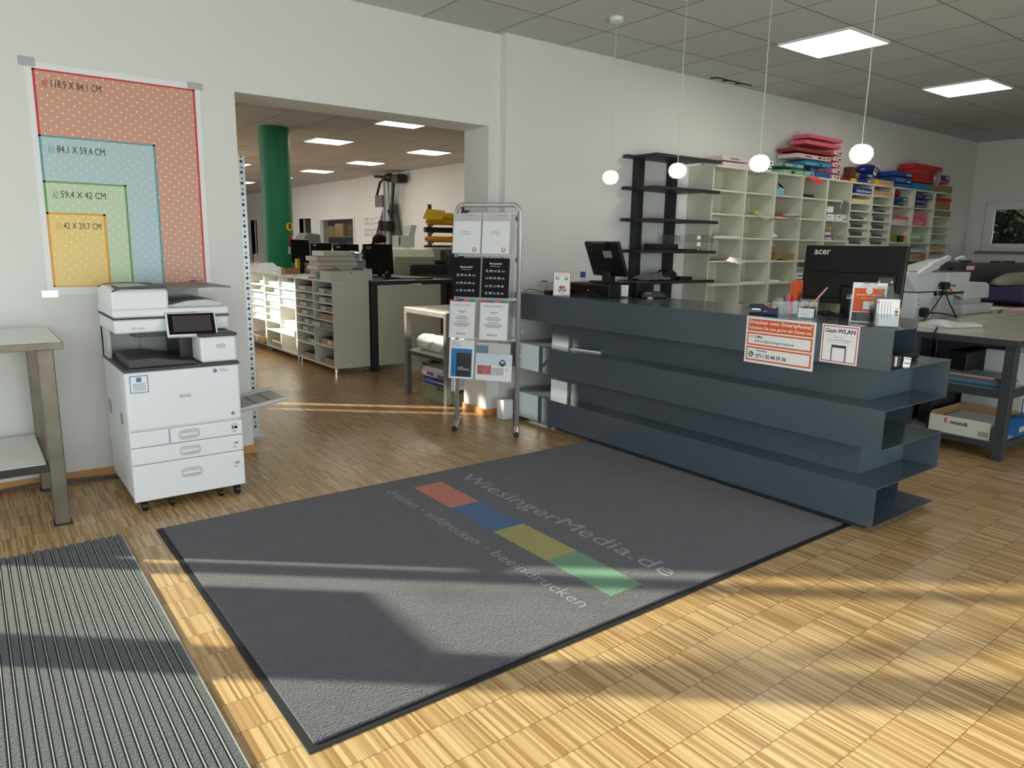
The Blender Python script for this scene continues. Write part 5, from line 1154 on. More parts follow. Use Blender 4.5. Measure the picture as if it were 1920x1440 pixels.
MB(MATS['crinkled_film']).add([(6.42,-.33,1.783),(6.62,-.34,1.81),(6.88,-.35,1.80),(6.90,-.39,1.77),(6.84,-.40,1.72),(6.72,-.40,1.735),(6.62,-.39,1.765)],[(0,1,2,3,4,5,6)]).build('film', parent=s); MB(YELLOW).box(6.61,6.65,-.35,-.33,1.785,1.825).build('yellow_item', parent=s)
for (rc, lb) in [((7.987,8.118,1.863,1.931),'white box on top of its twin in the second compartment, fifth column')]: ware('white_box',lb,'box',rc,PAPER,None,'white boxes in the fifth column',-.34,.2,z=1.865)
ware('white_box','white box with small black mark, left, second compartment of the fifth column','box',(7.972,8.107,1.79,1.855),PAPER,df((INKG,.2,.45,.35,.65)),'white boxes in the fifth column',z=1.781)
ware('white_box','white box with small black mark, right, second compartment of the fifth column','box',(8.163,8.372,1.791,1.858),PAPER,df((INKG,.15,.35,.4,.7),(INKG,.7,.95,.05,.35)),'white boxes in the fifth column',z=1.781)
one('clear_bag', MB(MATS['crinkled_film']).ell((8.27,-.39,1.93),.11,.02,.085,12,8), 'crumpled clear bag hanging at the second compartment of the fifth column', 'bag')
ware('small_box','brown box topmost of three in the third compartment, fifth column','box',(7.951,8.086,1.668,1.699),KRAFT,None,'small boxes in the fifth column',z=1.665)
ware('small_box','pink box between two others in the third compartment, fifth column','box',(7.953,8.079,1.629,1.665),PWH,None,'small boxes in the fifth column',z=1.606)
ware('small_box','pale blue box lowest of three in the third compartment, fifth column','box',(7.959,8.099,1.595,1.627),mat('ash_blue',(176,188,198),.5),None,'small boxes in the fifth column',z=1.554)
ware('small_box','mauve grey box right in the third compartment, fifth column','box',(8.166,8.338,1.596,1.649),mat('mauve_grey',(158,142,140),.6),df((INK,.35,.6,.45,.6)),None,z=1.554)
one('pink_sheet', MB(PWH).add([(6.92,-.34,1.56),(7.04,-.36,1.575),(6.94,-.30,1.65)],[(0,1,2)]).add([(6.92,-.338,1.56),(7.04,-.358,1.575),(6.94,-.298,1.65)],[(2,1,0)]), 'pink paper corner standing in the third compartment of the third column', 'paper sheet')
random.seed(5)
s = thing('envelope_pile', 'thick pile of brown envelopes in the fourth compartment of the third column', 'envelope pile', (7.15,-.25,1.323)); 
for k in range(11):
    m = MB(mat('manila',(182,150,98),.75,var=.12)); m.M = Matrix.Translation((7.02,-.26,1.333+k*.0125)) @ Matrix.Rotation(R(-12+k*1.5),4,'Y') @ Matrix.Rotation(R(random.uniform(-5,5)),4,'Z')
    m.box(-.08,.10,-.10,.1,-.003,.003); m.build('envelope', parent=s)
for k in range(7):
    m = MB(MATS['manila']); m.M = Matrix.Translation((7.26,-.25,1.331+k*.0125)) @ Matrix.Rotation(R(5-k),4,'Y') @ Matrix.Rotation(R(random.uniform(-5,5)),4,'Z')
    m.box(-.12,.12,-.10,.1,-.003,.003); m.build('envelope', parent=s)
s = thing('peach_envelope', 'peach envelope in clear film sticking out of the fourth compartment, first column', 'envelope', (6.1,-.36,1.325))
MB(mat('peach_paper',(210,168,138),.6)).add([(5.92,-.30,1.335),(6.12,-.36,1.365),(6.34,-.40,1.34),(6.2,-.36,1.328)],[(0,1,2,3)]).build('paper', parent=s); MB(MATS['crinkled_film']).add([(5.95,-.34,1.345),(6.2,-.38,1.36),(6.45,-.42,1.325),(6.33,-.43,1.28),(6.2,-.42,1.285),(6.1,-.40,1.32)],[(0,1,2,3,4,5)]).build('film', parent=s)
ware('dark_sheet','thin dark folder lying under the peach envelope','folder',(5.89,6.12,0,.012),mat('dark_folder',(42,34,48),.5),None,None,z=1.323)
ware('paper_sheets','few thin sheets in the third compartment of the first column','paper',(5.93,6.36,0,.008),PAPER,None,None,z=1.554)
ware('paper_sheets','thin white paper in the fifth compartment of the third column','paper',(6.93,7.12,0,.022),PAPER,None,None,z=1.090)
ware('paper_sheets','thin white sheets in the fifth compartment of the second column','paper',(6.42,6.85,0,.008),PAPER,None,None,z=1.090)
ware('small_box','grey wrapped pack left of the large monitor, fifth compartment, fourth column','pack',(7.42,7.86,0,.06),GREYP,None,None,z=1.19)
ware('small_box','white box with blue stripe left of the large monitor, below the grey pack','box',(7.42,7.86,0,.095),PAPER,df((mat('petrol_print',(40,110,140),.5),.0,1,.12,.24),(INK,.1,.4,.58,.7),(INK,.6,.8,.58,.7)),None,z=1.091)
ware('small_box','white box with black line low left of the large monitor','box',(7.42,7.86,0,.08),PAPER,df((INK,.0,.5,.45,.55)),None,z=.861)
ware('blue_box','blue box with white script in the top compartment of the sixth column','paper pack',(8.516,8.915,2.102,2.166),NB,df(('Clairefontaine',.08,.92,.25,.78,PAPER)),None,z=2.104)
ware('yellow_pack','yellow pack edge left of the blue box in the sixth column','pack',(8.437,8.475,0,.08),YELLOW,None,None,-.34,z=2.104)
ware('carton','peach carton in the top compartment of the seventh column','carton',(9.007,9.451,2.112,2.169),mat('peach_carton',(214,166,128),.6),df((KRAFT,.15,.18,0,1),(KRAFT,.4,.7,.35,.5)),None,z=2.104)
ware('paper_stack','pale yellow paper stack in the sixth column','paper pack',(8.48,8.93,1.99,2.033),PYEL,None,None,z=1.999)
rows = ['third','fourth','fifth','sixth','seventh','eighth']
for b_, nm in ((5,'sixth'),(6,'seventh')):
    for r_ in range(1 if b_ == 5 else 0, 6):
        z = SH[b_][2+r_]; x0 = BX[b_]+.03
        if r_ == 0 and b_ == 5: continue
        s = thing('film_stack', 'low dark stack with white ends in the %s compartment of the %s column' % (rows[r_], nm), 'paper pack', (x0+.2,-.25,z), 0, 'low dark stacks in the sixth and seventh columns')
        h = .022+.008*((r_*7+b_) % 3)
        MB(DARKG).box(x0+.06,x0+.34,-.35,-.12,z+.0005,z+h).build('dark_sheets', parent=s)
        MB(LGREY).box(x0+.0,x0+.055,-.352,-.15,z+.0005,z+h+.02*((r_+b_)%2)).build('white_pack', parent=s); MB(LGREY).box(x0+.345,x0+.42,-.355,-.15,z+.0005,z+h+.012).build('white_pack', parent=s)
s = thing('red_bag', 'dark red glossy bag above blue packs in the top compartment, eighth column', 'bag', (9.62,-.27,2.11)); MB(mat('dark_red_foil',(140,20,28),.25)).ell((9.62,-.27,2.155),.115,.09,.045,16,8).build('bag_body', parent=s)
ware('blue_pack','dark blue pack with white figures, upper one in the eighth column','paper pack',(9.497,9.85,2.055,2.109),mat('dusk_blue_pack',(34,58,108),.5),df((LGREY,.66,.97,.3,.7)),None,z=2.061)
ware('blue_pack','dark blue pack with white figures, lower one in the eighth column','paper pack',(9.507,9.873,2.012,2.051),MATS['dusk_blue_pack'],df((LGREY,.66,.97,.2,.7)),None,z=2.004)
ware('blue_pack','navy pack with white figures, uppermost in the ninth column','paper pack',(10.091,10.539,2.116,2.172),NB,df((LGREY,.6,.95,.3,.65),(RED,.05,.3,.6,.8)),None,z=2.118)
ware('blue_pack','navy pack with white script, middle one in the ninth column','paper pack',(10.07,10.414,2.065,2.109),NB,df(('Clairefontaine',.05,.95,.3,.75,LGREY)),None,z=2.062)
ware('blue_pack','navy pack with white script, lowest in the ninth column top compartment','paper pack',(10.082,10.409,2.017,2.062),NB,df(('Clairefontaine',.05,.95,.3,.75,LGREY)),None,z=2.004)
ware('carton','brown carton under red folders in the last column','carton',(10.684,11.11,2.01,2.095),mat('olive_kraft',(150,128,88),.8),None,None,z=2.006)
ware('red_folder','red folder lying on the brown carton in the last column','folder',(10.678,11.08,2.097,2.131),RED,None,None,z=2.09)
ware('red_folder','dark red folder topmost in the last column','folder',(10.667,11.136,2.133,2.169),DRED,None,None,z=2.125)
ware('red_card','flat red pack in clear film in the second compartment of the eighth column','pack',(9.517,9.917,1.848,1.882),mat('salmon_red',(206,84,80),.4),None,None,z=1.84)
ware('small_box','pinkish box below the red pack in the eighth column','box',(9.54,9.868,1.784,1.845),PWH,None,None,z=1.781)
ware('pink_box','pink box, upper one in the second compartment of the ninth column','box',(10.089,10.44,1.892,1.949),PINK,df((DRED,.4,.6,.45,.55)),None,z=1.876)
ware('pink_box','pink box, larger lower one in the second compartment of the ninth column','box',(10.106,10.448,1.793,1.889),PINK,df((DRED,.4,.6,.8,.86),(PWH,.35,.6,.2,.35)),None,z=1.776)
ware('paper_stack','brown paper stack in the second compartment of the last column','paper pack',(10.674,11.165,1.911,1.979),mat('olive_kraft',(150,128,88),.8),None,None,z=1.913)
for (rc,mt_,lb) in [((9.488,9.54,1.562,1.648),ORANGE,'orange upright box first in the third compartment of the eighth column'),((9.565,9.675,1.563,1.647),mat('leaf_green_box',(92,142,28),.5),'green upright box beside the orange one in the eighth column'),((9.735,9.857,1.563,1.647),BLACK,'black upright box in the third compartment of the eighth column'),((9.887,9.943,1.57,1.656),mat('amber_box',(232,160,50),.5),'amber upright box at the right in the eighth column')]: ware('upright_box',lb,'box',rc,mt_,None,'coloured upright boxes in the eighth column',z=1.554)
ware('green_box','green box in the third compartment of the ninth column','box',(10.086,10.424,1.567,1.618),mat('soft_green_box',(120,172,118),.5),None,None,z=1.553)
ware('green_box','mint white box on the green one in the ninth column','box',(10.126,10.387,1.613,1.653),mat('mint_white',(196,220,196),.5),df((INK,.82,.93,.2,.8)),None,z=1.606)
ware('paper_stack','pale lime paper on the mint box in the ninth column','paper pack',(10.122,10.406,1.663,1.685),mat('pale_lime',(206,214,120),.6),None,None,z=1.65)
ware('paper_stack','mint paper stack in the fifth compartment of the last column','paper pack',(10.692,11.02,1.551,1.598),MINT,None,None,z=1.556)
ware('paper_stack','tan paper stack in the sixth compartment of the last column','paper pack',(10.677,11.035,1.467,1.529),TAN,None,None,z=1.457)
ware('paper_stack','white crumpled sheets in the seventh compartment of the last column','paper pack',(10.693,11.166,1.324,1.398),LGREY,None,None,z=1.321)
ware('small_box','kraft sack with green label, left in the fourth compartment of the ninth column','pack',(10.127,10.364,1.324,1.406),TAN,None,None,z=1.326)
ware('small_box','kraft sack, right in the fourth compartment of the ninth column','pack',(10.413,10.551,1.324,1.412),KRAFT,None,None,z=1.326)
ware('paper_pack','green and white pack on the kraft sacks in the ninth column','paper pack',(10.102,10.456,1.421,1.487),MINT,df((PAPER,.0,1,.35,.6)),None,z=1.418)
ware('blue_box','blue box with white script in the fifth compartment of the ninth column','paper pack',(10.115,10.444,1.196,1.278),NB,df(('Clairefontaine',.1,.9,.55,.8,LGREY)),None,z=1.09)
ware('small_box','striped pack ends above the large monitor in the eighth column','pack',(9.512,9.815,1.492,1.526),GREYP,df((PAPER,.1,.2,0,1),(YELLOW,.25,.35,0,1),(PAPER,.55,.65,0,1),(INK,.7,.8,0,1)),None,z=1.323)
ware('small_box','tan and white packs right of the large monitor in the eighth column','pack',(9.75,9.98,0,.14),TAN,df((PAPER,0,1,.5,1)),None,z=1.09)

# ------------------------------------------------------------------ steel work tables on the right
TS = mat('anthracite_steel',(66,72,76),.45,metal=.25,var=.06); TT = mat('brushed_steel_top',(192,188,174),.25,metal=.15,var=.12,vs=5)
def steel_table(label, x0, x1, y0, y1, shelves):
    t = thing('steel_table', label, 'work table', ((x0+x1)/2,(y0+y1)/2,0), 0, 'steel work tables behind the counter')
    MB(TS).box(x0,x1,y0,y1,.812,.858).build('top_frame', parent=t, bevel=.002)
    MB(TT).box(x0+.002,x1-.002,y0+.002,y1-.002,.858,.863).build('table_top', parent=t)
    for (x,y) in [(x0+.035,y0+.02),(x1-.105,y0+.02),(x0+.035,y1-.09),(x1-.105,y1-.09)]: MB(TS).box(x,x+.07,y,y+.07,0,.812).build('leg', parent=t, bevel=.003)
    for (za, zb) in shelves:
        MB(TS).box(x0+.03,x0+.06,y0+.08,y1-.02,za,zb).box(x0+.1,x1-.1,y0+.03,y0+.06,za,zb).box(x1-.06,x1-.03,y0+.09,y1-.09,za,zb).build('shelf_frame', parent=t)
        MB(mat('pale_shelf_panel',(196,196,188),.55)).box(x0+.06,x1-.06,y0+.06,y1-.02,zb-.008,zb+.001).build('shelf_panel', parent=t)
    return t
steel_table('nearer steel work table with open shelves at the right picture edge', 5.635, 8.2, -3.158, -2.40, [(.442,.499),(.084,.126)])
steel_table('farther steel work table carrying the white folding machine', 5.635, 11.2, -2.39, -1.55, [(.084,.126)])
s = thing('mondi_carton', 'low open white carton with red and black lettering on the bottom table shelf', 'carton', (5.95,-2.83,.127))
WC = mat('white_corrugated',(214,212,204),.7)
MB(WC).box(5.70,5.704,-3.045,-2.62,.127,.252).box(5.70,6.25,-3.045,-3.041,.127,.23).box(6.246,6.25,-3.045,-2.62,.127,.25).box(5.70,6.25,-2.624,-2.62,.127,.25).box(5.704,6.246,-3.041,-2.624,.127,.131).build('tray', parent=s)
MB(PAPER).box(5.74,6.22,-3.0,-2.66,.132,.215).build('paper_filling', parent=s)
MB(KRAFT).box(6.20,6.206,-3.03,-2.63,.2,.275).box(5.72,6.2,-2.634,-2.63,.2,.27).build('inner_flap', parent=s)
m = MB(INK).text('mondi',(5.70,-2.775,.197),(0,-1,0),(0,0,1),.115,.030,INK,.0012); m.use(RED).tube([(5.699,-2.755,.235),(5.699,-2.742,.232),(5.699,-2.738,.222),(5.699,-2.742,.212),(5.699,-2.752,.205)],.005,5); m.build('lettering', parent=s)
MB(mat('grey_tape_label',(160,158,146),.6)).box(5.6985,5.70,-3.03,-2.965,.145,.18).build('label', parent=s)
gl = 'goods on the bottom shelf of the steel table'
one('white_box', MB(LGREY).box(6.3,6.6,-3.02,-2.6,.128,.40), 'grey white box behind the lettered carton on the bottom shelf', 'box', gl, .004)
one('white_box', MB(PAPER).box(6.3,6.5,-3.12,-3.03,.128,.36).use(NAVY).box(6.298,6.3,-3.10,-3.05,.28,.35), 'white pack with navy emblem beside the table leg on the bottom shelf', 'box', gl, .002)
one('blue_pack', MB(BLU2).box(6.0,6.3,-3.12,-3.055,.128,.26).use(LGREY).box(6.0,6.2,-3.122,-3.12,.16,.2), 'blue and white pack directly behind the near table leg', 'paper pack', gl, .003)
one('white_box', MB(PAPER).box(6.62,6.9,-3.10,-2.9,.128,.42).use(NAVY).box(6.7,6.76,-3.102,-3.10,.28,.32), 'white box with small navy emblem right of the near table leg', 'box', gl, .003)
one('blue_bag', MB(mat('blue_sack',(24,62,124),.35,bump=.4,bs=12)).ell((7.2,-2.95,.30),.26,.14,.17,16,10), 'shiny blue sack on the bottom shelf at the picture edge', 'bag', gl)
one('tape_reel', MB(BLACK).cyl((6.95,-3.08,.20),(7.15,-3.08,.20),.07,20).use(LGREY).cyl((7.15,-3.08,.20),(7.18,-3.08,.20),.04,16), 'black reel with white core on the bottom shelf at the picture edge', 'reel', gl)
one('grey_case', MB(DARKG).box(5.9,6.4,-2.55,-2.46,.128,.40), 'dark case deep on the bottom shelf behind the counter end', 'case', gl, .006)
gm_ = 'goods on the middle shelf of the steel table'
one('white_board', MB(mat('grey_white_sheet',(200,202,206),.6)).box(6.05,6.09,-3.10,-2.82,.50,.735), 'upright pale board standing on the middle shelf beside the near table leg', 'board', gm_, .002)
one('plastic_sleeves', MB(CLEAR).box(6.3,6.305,-3.12,-2.9,.5,.75).box(6.4,6.405,-3.12,-2.9,.5,.76).box(6.5,6.505,-3.12,-2.9,.5,.75).use(PAPER).box(6.34,6.345,-3.11,-2.9,.5,.74).box(6.45,6.455,-3.11,-2.9,.5,.74).box(6.6,6.8,-3.1,-2.9,.5,.72), 'upright clear sleeves and white papers right of the near table leg', 'sleeves', gm_)
zf = .5005
for k,(mt_,h,y0,y1,x0,lb) in enumerate([(mat('dark_teal_folder',(46,92,100),.5),.018,-3.03,-2.55,5.72,'dark teal folder, lowest on the middle shelf'),(mat('steel_blue_folder',(84,128,176),.5),.022,-3.06,-2.56,5.72,'steel blue folder second from below on the middle shelf'),
      (mat('ash_folder',(110,112,112),.6),.012,-3.04,-2.55,5.71,'ash grey folder in the middle shelf stack'),(mat('brick_folder',(150,60,60),.5),.008,-3.03,-2.54,5.70,'brick red folder edge in the middle shelf stack'),(GREYP,.016,-3.02,-2.55,5.70,'grey sheets on top of the folders on the middle shelf')]):
    one('folder', MB(mt_).box(x0,x0+.3,y0,y1,zf,zf+h), lb, 'folder', 'folders on the middle shelf', .002); zf += h+.0005
one('storage_box', MB(mat('dark_blue_plastic',(16,24,64),.4)).box(5.9,6.3,-2.34,-1.95,.128,.78), 'dark blue plastic crate under the farther steel table', 'crate', None, .01)
one('storage_box', MB(MATS['dark_blue_plastic']).box(6.4,8.6,-2.34,-1.9,.128,.80), 'long dark blue crate deep under the farther steel table', 'crate', None, .01)
one('storage_box', MB(BLACK).box(5.85,6.3,-2.78,-2.64,.501,.72), 'black box deep on the middle shelf behind the counter end', 'box', gm_, .01)
one('cable', MB(BLACK).tube([(6.6,-2.395,.87),(6.2,-2.41,.87),(5.628,-2.62,.865),(5.622,-2.64,.8),(5.622,-2.66,.5),(5.625,-2.65,.15)],.008,6), 'black cable hanging down the front of the steel table', 'cable')
s = thing('film_parcel', 'white parcel in shiny clear film lying on the nearer steel table', 'parcel', (6.2,-2.55,.863))
m = MB(PAPER); m.M = Matrix.Translation((6.17,-2.52,.863)) @ Matrix.Rotation(R(-20),4,'Z'); m.box(-.16,.20,-.10,.10,.002,.024); m.build('parcel', parent=s, bevel=.006)
m = MB(MATS['crinkled_film']); random.seed(11); nx = 9; vs = []
for j in range(5):
    for i in range(nx): u = i/(nx-1)-.5; v = j/4-.5; vs.append((6.17+u*.62+random.uniform(-.01,.01), -2.52+v*.3-u*.16, .864+(.034+random.uniform(0,.018))*max(0,1-abs(u)*1.9)))
m.add(vs, [(j*nx+i, j*nx+i+1, (j+1)*nx+i+1, (j+1)*nx+i) for j in range(4) for i in range(nx-1)]); m.build('film', parent=s)
one('black_pen', MB(BLACK).cyl((8.0,-2.2,.872),(8.3,-2.12,.872),.008,8), 'black pen lying near the folding machine tray', 'pen')
one('pink_sheet', MB(mat('dusty_pink',(206,160,160),.6)).box(8.5,9.2,-2.33,-2.05,.8635,.867), 'dusty pink paper at the right picture edge on the farther table', 'paper sheet')
one('paper_sheet', MB(mat('cream_sheet',(206,200,176),.6)).box(8.0,8.8,-2.02,-1.7,.8635,.868), 'cream sheet under the purple machine front', 'paper sheet')

# white folding machine on the farther table
t = thing('folding_machine', 'white paper folding machine with cables on the farther steel table', 'folding machine', (7.2,-1.95,.863))
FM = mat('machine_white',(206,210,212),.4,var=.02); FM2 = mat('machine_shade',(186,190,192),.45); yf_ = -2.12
MB(FM).box(6.41,6.735,yf_,-1.75,.864,1.095).build('rear_housing', parent=t, bevel=.006)
MB(FM2).box(6.735,7.125,yf_-.004,-1.75,.864,1.062).build('lower_housing', parent=t, bevel=.004)
m = MB(GREYP)
for k in range(4): m.box(6.715,6.725,yf_-.002,yf_,.90+k*.045,.91+k*.045)
for (x,z) in ((6.44,1.03),(6.45,.99),(6.44,.95)): m.box(x,x+.05,yf_-.002,yf_,z,z+.007)
m.build('vent_slot', parent=t)
MB(FM).prism([(6.20,1.25),(6.23,1.276),(6.95,1.262),(6.99,1.10),(6.40,1.104)], yf_, -1.72, 'y').build('upper_housing', parent=t, bevel=.006)
MB(FM).prism([(6.955,1.262),(7.41,1.26),(7.42,1.255),(7.38,1.085),(6.955,1.092)], yf_-.012, -1.72, 'y').build('upper_right_housing', parent=t, bevel=.006)
MB(BLACK).box(6.43,7.36,yf_+.004,-1.9,1.066,1.098).build('gap', parent=t)
MB(FM2).box(7.13,7.42,-1.95,-1.8,.88,1.066).box(7.1,7.45,yf_+.02,-1.75,.868,.885).build('inner_plate', parent=t, bevel=.003)
MB(BLACK).prism([(7.12,1.062),(7.16,1.062),(7.36,1.022),(7.34,1.015)], yf_+.02, yf_+.03, 'y').build('guide_bar', parent=t)
MB(FM).prism([(7.44,1.005),(7.44,1.15),(7.50,1.165),(7.92,1.155),(7.975,1.13),(8.0,1.005)], -2.10, -1.72, 'y').build('feeder_head', parent=t, bevel=.015, seg=3)
MB(LGREY).box(7.55,7.8,-1.98,-1.9,1.16,1.195).build('feeder_knob_plate', parent=t, bevel=.004)
MB(FM2).box(7.42,7.86,-2.08,-1.75,.94,1.004).build('feeder_neck', parent=t)
MB(FM).prism([(7.40,.866),(7.40,.96),(7.56,.962),(7.57,.866)], -2.11, -1.72, 'y').prism([(7.575,.866),(7.585,.958),(8.085,.95),(8.01,.866)], -2.115, -1.72, 'y').build('output_tray', parent=t, bevel=.004)
MB(FM).prism([(6.373,1.24),(6.36,1.262),(6.60,1.333),(6.745,1.312),(6.74,1.30),(6.42,1.236)], yf_-.02, yf_+.02, 'y').prism([(6.60,1.318),(6.60,1.333),(6.955,1.41),(6.985,1.405),(7.0,1.385),(6.79,1.315)], yf_+.0, yf_+.03, 'y').build('side_rail', parent=t, bevel=.003)
MB(FM2).add([(6.45,yf_+.03,1.28),(7.0,yf_+.03,1.385),(7.38,yf_+.05,1.372),(7.38,-1.78,1.372),(7.0,-1.78,1.262),(6.5,-1.78,1.262)],[(0,1,2,3,4,5)]).box(6.5,7.3,-1.9,-1.8,1.262,1.275).build('paper_table', parent=t)
MB(FM).prism([(7.18,1.372),(7.19,1.378),(7.335,1.407),(7.36,1.40),(7.385,1.37)], yf_+.03, yf_+.06, 'y').build('far_rail', parent=t)
for (x,z) in [(7.02,1.298),(7.32,1.359)]: MB(BLACK).cyl((x,yf_+.02,z),(x,yf_-.005,z),.014,10).box(x,x+.03,yf_-.005,yf_+.01,z-.006,z+.006).build('knob', parent=t)
MB(BLACK).prism([(6.79,1.15),(6.82,1.18),(6.90,1.18),(6.925,1.15),(6.90,1.118),(6.82,1.118)], yf_-.05, yf_-.002, 'y').build('power_plug', parent=t)
MB(BLACK).prism([(6.48,.95),(6.51,.972),(6.56,.965),(6.565,.90),(6.53,.885),(6.49,.90)], yf_-.05, yf_-.002, 'y').build('power_plug', parent=t)
MB(ORANGE).box(6.99,7.06,yf_-.014,yf_-.012,1.096,1.122).build('orange_label', parent=t)
MB(INKG).box(7.02,7.06,yf_-.014,yf_-.012,1.132,1.16).box(7.07,7.13,yf_-.014,yf_-.012,1.132,1.155).build('rating_label', parent=t)
MB(YELLOW).box(6.80,6.835,yf_-.006,yf_-.004,.872,.90).build('yellow_label', parent=t)
for k, pts in enumerate([[(6.86,yf_-.04,1.13),(6.88,yf_-.05,1.05),(6.94,yf_-.06,.98),(7.0,yf_-.10,.87)],[(6.56,yf_-.03,.925),(6.7,yf_-.06,.92),(6.9,yf_-.10,.895),(7.0,yf_-.10,.87)],[(6.9,yf_-.01,1.112),(6.75,yf_-.05,1.05),(6.55,yf_-.08,.96),(6.40,yf_-.1,.90),(6.36,yf_-.1,.872)]]):
    MB(BLACK).tube(pts,.006,6).build('cable', parent=t)
MB(GREYP).tube([(6.84,yf_-.01,1.14),(6.73,yf_-.03,1.135),(6.71,yf_-.04,1.08),(6.70,yf_-.05,.98),(6.62,yf_-.05,.875)],.004,6).build('grey_cable', parent=t)
# dark machines behind
t = thing('booklet_machine', 'long dark grey booklet machine behind the white folding machine', 'machine', (9.5,-1.3,.863))
MB(mat('graphite_housing',(70,72,74),.45)).box(8.75,11.1,-1.50,-1.1,.864,1.315).build('housing', parent=t, bevel=.01)
for (x_,z_) in ((9.1,1.35),(10.0,1.34),(10.4,1.34)): MB(ANTH).box(x_,x_+.1,-1.45,-1.35,1.315,z_).build('knob', parent=t, bevel=.004)
MB(ANTH).box(8.74,8.9,-1.52,-1.12,1.2,1.33).build('end_cover', parent=t, bevel=.004)
MB(RED).box(8.92,9.16,-1.502,-1.50,1.235,1.295).use(PAPER).box(8.93,9.15,-1.5035,-1.502,1.245,1.285).build('red_label', parent=t)
m = MB(LGREY).text('Duplo  DF-1000',(9.95,-1.501,1.13),(1,0,0),(0,0,1),.5,.05,LGREY,.002); m.build('lettering', parent=t)
t = thing('purple_machine', 'rounded grey and purple machine at the right picture edge', 'machine', (9.7,-1.9,.863))
MB(mat('purple_housing',(64,44,96),.4)).prism([(8.95,1.08),(9.02,.93),(9.15,.885),(10.6,.87),(10.6,1.12),(9.6,1.1)], -2.05, -1.62, 'y').build('lower_housing', parent=t, bevel=.01)
MB(mat('olive_grey_cover',(128,126,112),.35)).lathe([(.0,.14),(.4,.12),(.66,.06),(.72,.02),(.70,.0)], (9.62,-1.84,1.09), 32, 1, .28).build('round_cover', parent=t)
MB(YELLOW).box(9.35,9.45,-2.07,-2.05,.965,.985).use(GREYP).cyl((9.2,-2.07,.96),(9.36,-2.07,.975),.022,8).build('lever', parent=t, bevel=.004)

# ------------------------------------------------------------------ things on the counter
zt = ZK[5]+.0005
def stand_sheet(name, label, cat, a, b, h, lean, body, dz=0):
    """upright framed sheet between plan points a (left) and b (right); returns empty + local frame with x to the right, front at -y"""
    c = ((a[0]+b[0])/2, (a[1]+b[1])/2, zt+dz); rz = math.atan2(b[1]-a[1], b[0]-a[0]); w = math.hypot(b[0]-a[0], b[1]-a[1])
    t = thing(name, label, cat, c, rz); m = MB(body); m.M = Matrix.Rotation(R(-lean),4,'X'); m.box(-w/2,w/2,-.0015,.0015,0,h); m.build('sheet', parent=t, local=True)
    return t, Matrix.Rotation(R(-lean),4,'X'), w, h
def drawer_on(t, L_, w, h):
    m = MB(); m.M = L_
    def rect(mt, a, b, c, e, off=.0003): m.use(mt).box(-w/2+a*w, -w/2+b*w, -.0015-off, -.0015-off+.0002, c*h, e*h)
    def tx(s, a, b, c, e, mt, off=.0008): m.text(s, (-w/2+a*w, -.0015, c*h), (1,0,0), (0,0,1), (b-a)*w, (e-c)*h, mt, off)
    def ring(mt, a, c, r_, off=.0006, r2=None):
        m.use(mt)
        if r2 is None: m.prism([(-w/2+a*w+r_*math.cos(k*PI/12), c*h+r_*math.sin(k*PI/12)) for k in range(24)], -.0015-off, -.0015-off+.0002, 'y')
        else: m.tube([(-w/2+a*w+r_*math.cos(k*PI/12), -.0015-off, c*h+r_*math.sin(k*PI/12)) for k in range(24)], r2, 4, True)
    return m, rect, tx, ring
# payment notice
a = stand_sheet('payment_notice','red framed notice with crossed out card logos at the far counter end','notice',(3.615,-.677),(3.715,-.765),.185,10,mat('red_frame',(206,96,90),.4)); m, rect, tx, ring = drawer_on(*a)
rect(PAPER,.04,.96,.03,.97); tx('Nur Bar oder',.32,.72,.90,.925,RED,.001); tx('EC-Zahlung möglich',.16,.88,.85,.875,NAVY,.001)
tx('EC',.14,.34,.68,.80,NAVY,.001); rect(RED,.26,.36,.67,.69,.0008); ring(mat('coin_print',(176,120,80),.5,var=.5,vs=60),.76,.72,.012); ring(YELLOW,.68,.70,.008,.0008)
ring(NAVY,.52,.27,.028,.001,.0012); ring(RED,.44,.36,.011,.0005); ring(ORANGE,.60,.36,.011,.0006); tx('VISA',.28,.78,.2,.29,NAVY,.001)
m.use(INK).tube([(-.0205,-.0024,.03),(.0235,-.0024,.069)],.0011,4).tube([(.0235,-.0024,.03),(-.0205,-.0024,.069)],.0011,4); m.build('print', parent=a[0], local=True)
one('power_adapter', MB(BLACK).box(3.69,3.80,-.545,-.48,zt,zt+.03).tube([(3.70,-.48,zt+.015),(3.62,-.40,zt+.035),(3.61,-.33,zt+.02),(3.65,-.3,zt+.003)],.003,6), 'small black adapter with looping cable at the far counter end', 'adapter', bevel=.004)
one('clear_card_box', MB(CLEAR).box(3.75,3.86,-.42,-.34,zt+.0,zt+.09).use(DARKG).box(3.76,3.79,-.40,-.36,zt+.09,zt+.098), 'clear acrylic box behind the payment notice', 'box')
def loc_box(m, c, rz): m.M = Matrix.Translation(c) @ Matrix.Rotation(rz,4,'Z'); return m
s = thing('cash_box','wide black cash drawer with cables under the slanted till monitor','cash drawer',(4.0,-.80,zt),R(-90))
MB(BLACK).box(-.17,.27,-.17,.19,0,.10).build('drawer_body', parent=s, bevel=.004, local=True); MB(GLOSSB).box(-.165,.265,-.174,-.17,.012,.082).build('drawer_front', parent=s, bevel=.002, local=True)
MB(CHROME).cyl((.05,-.175,.05),(.05,-.178,.05),.008,12).build('lock', parent=s, local=True)
one('till_printer', MB(BLACK).box(4.08,4.26,-1.12,-.98,zt,zt+.11).use(DARKG).box(4.10,4.24,-1.10,-1.0,zt+.11,zt+.116), 'black receipt printer behind the white mug', 'receipt printer', bevel=.008)
zd = zt+.101
t = thing('till_monitor','slanted black till monitor seen from behind on the cash drawer','monitor',(4.02,-.86,zd),R(-90))
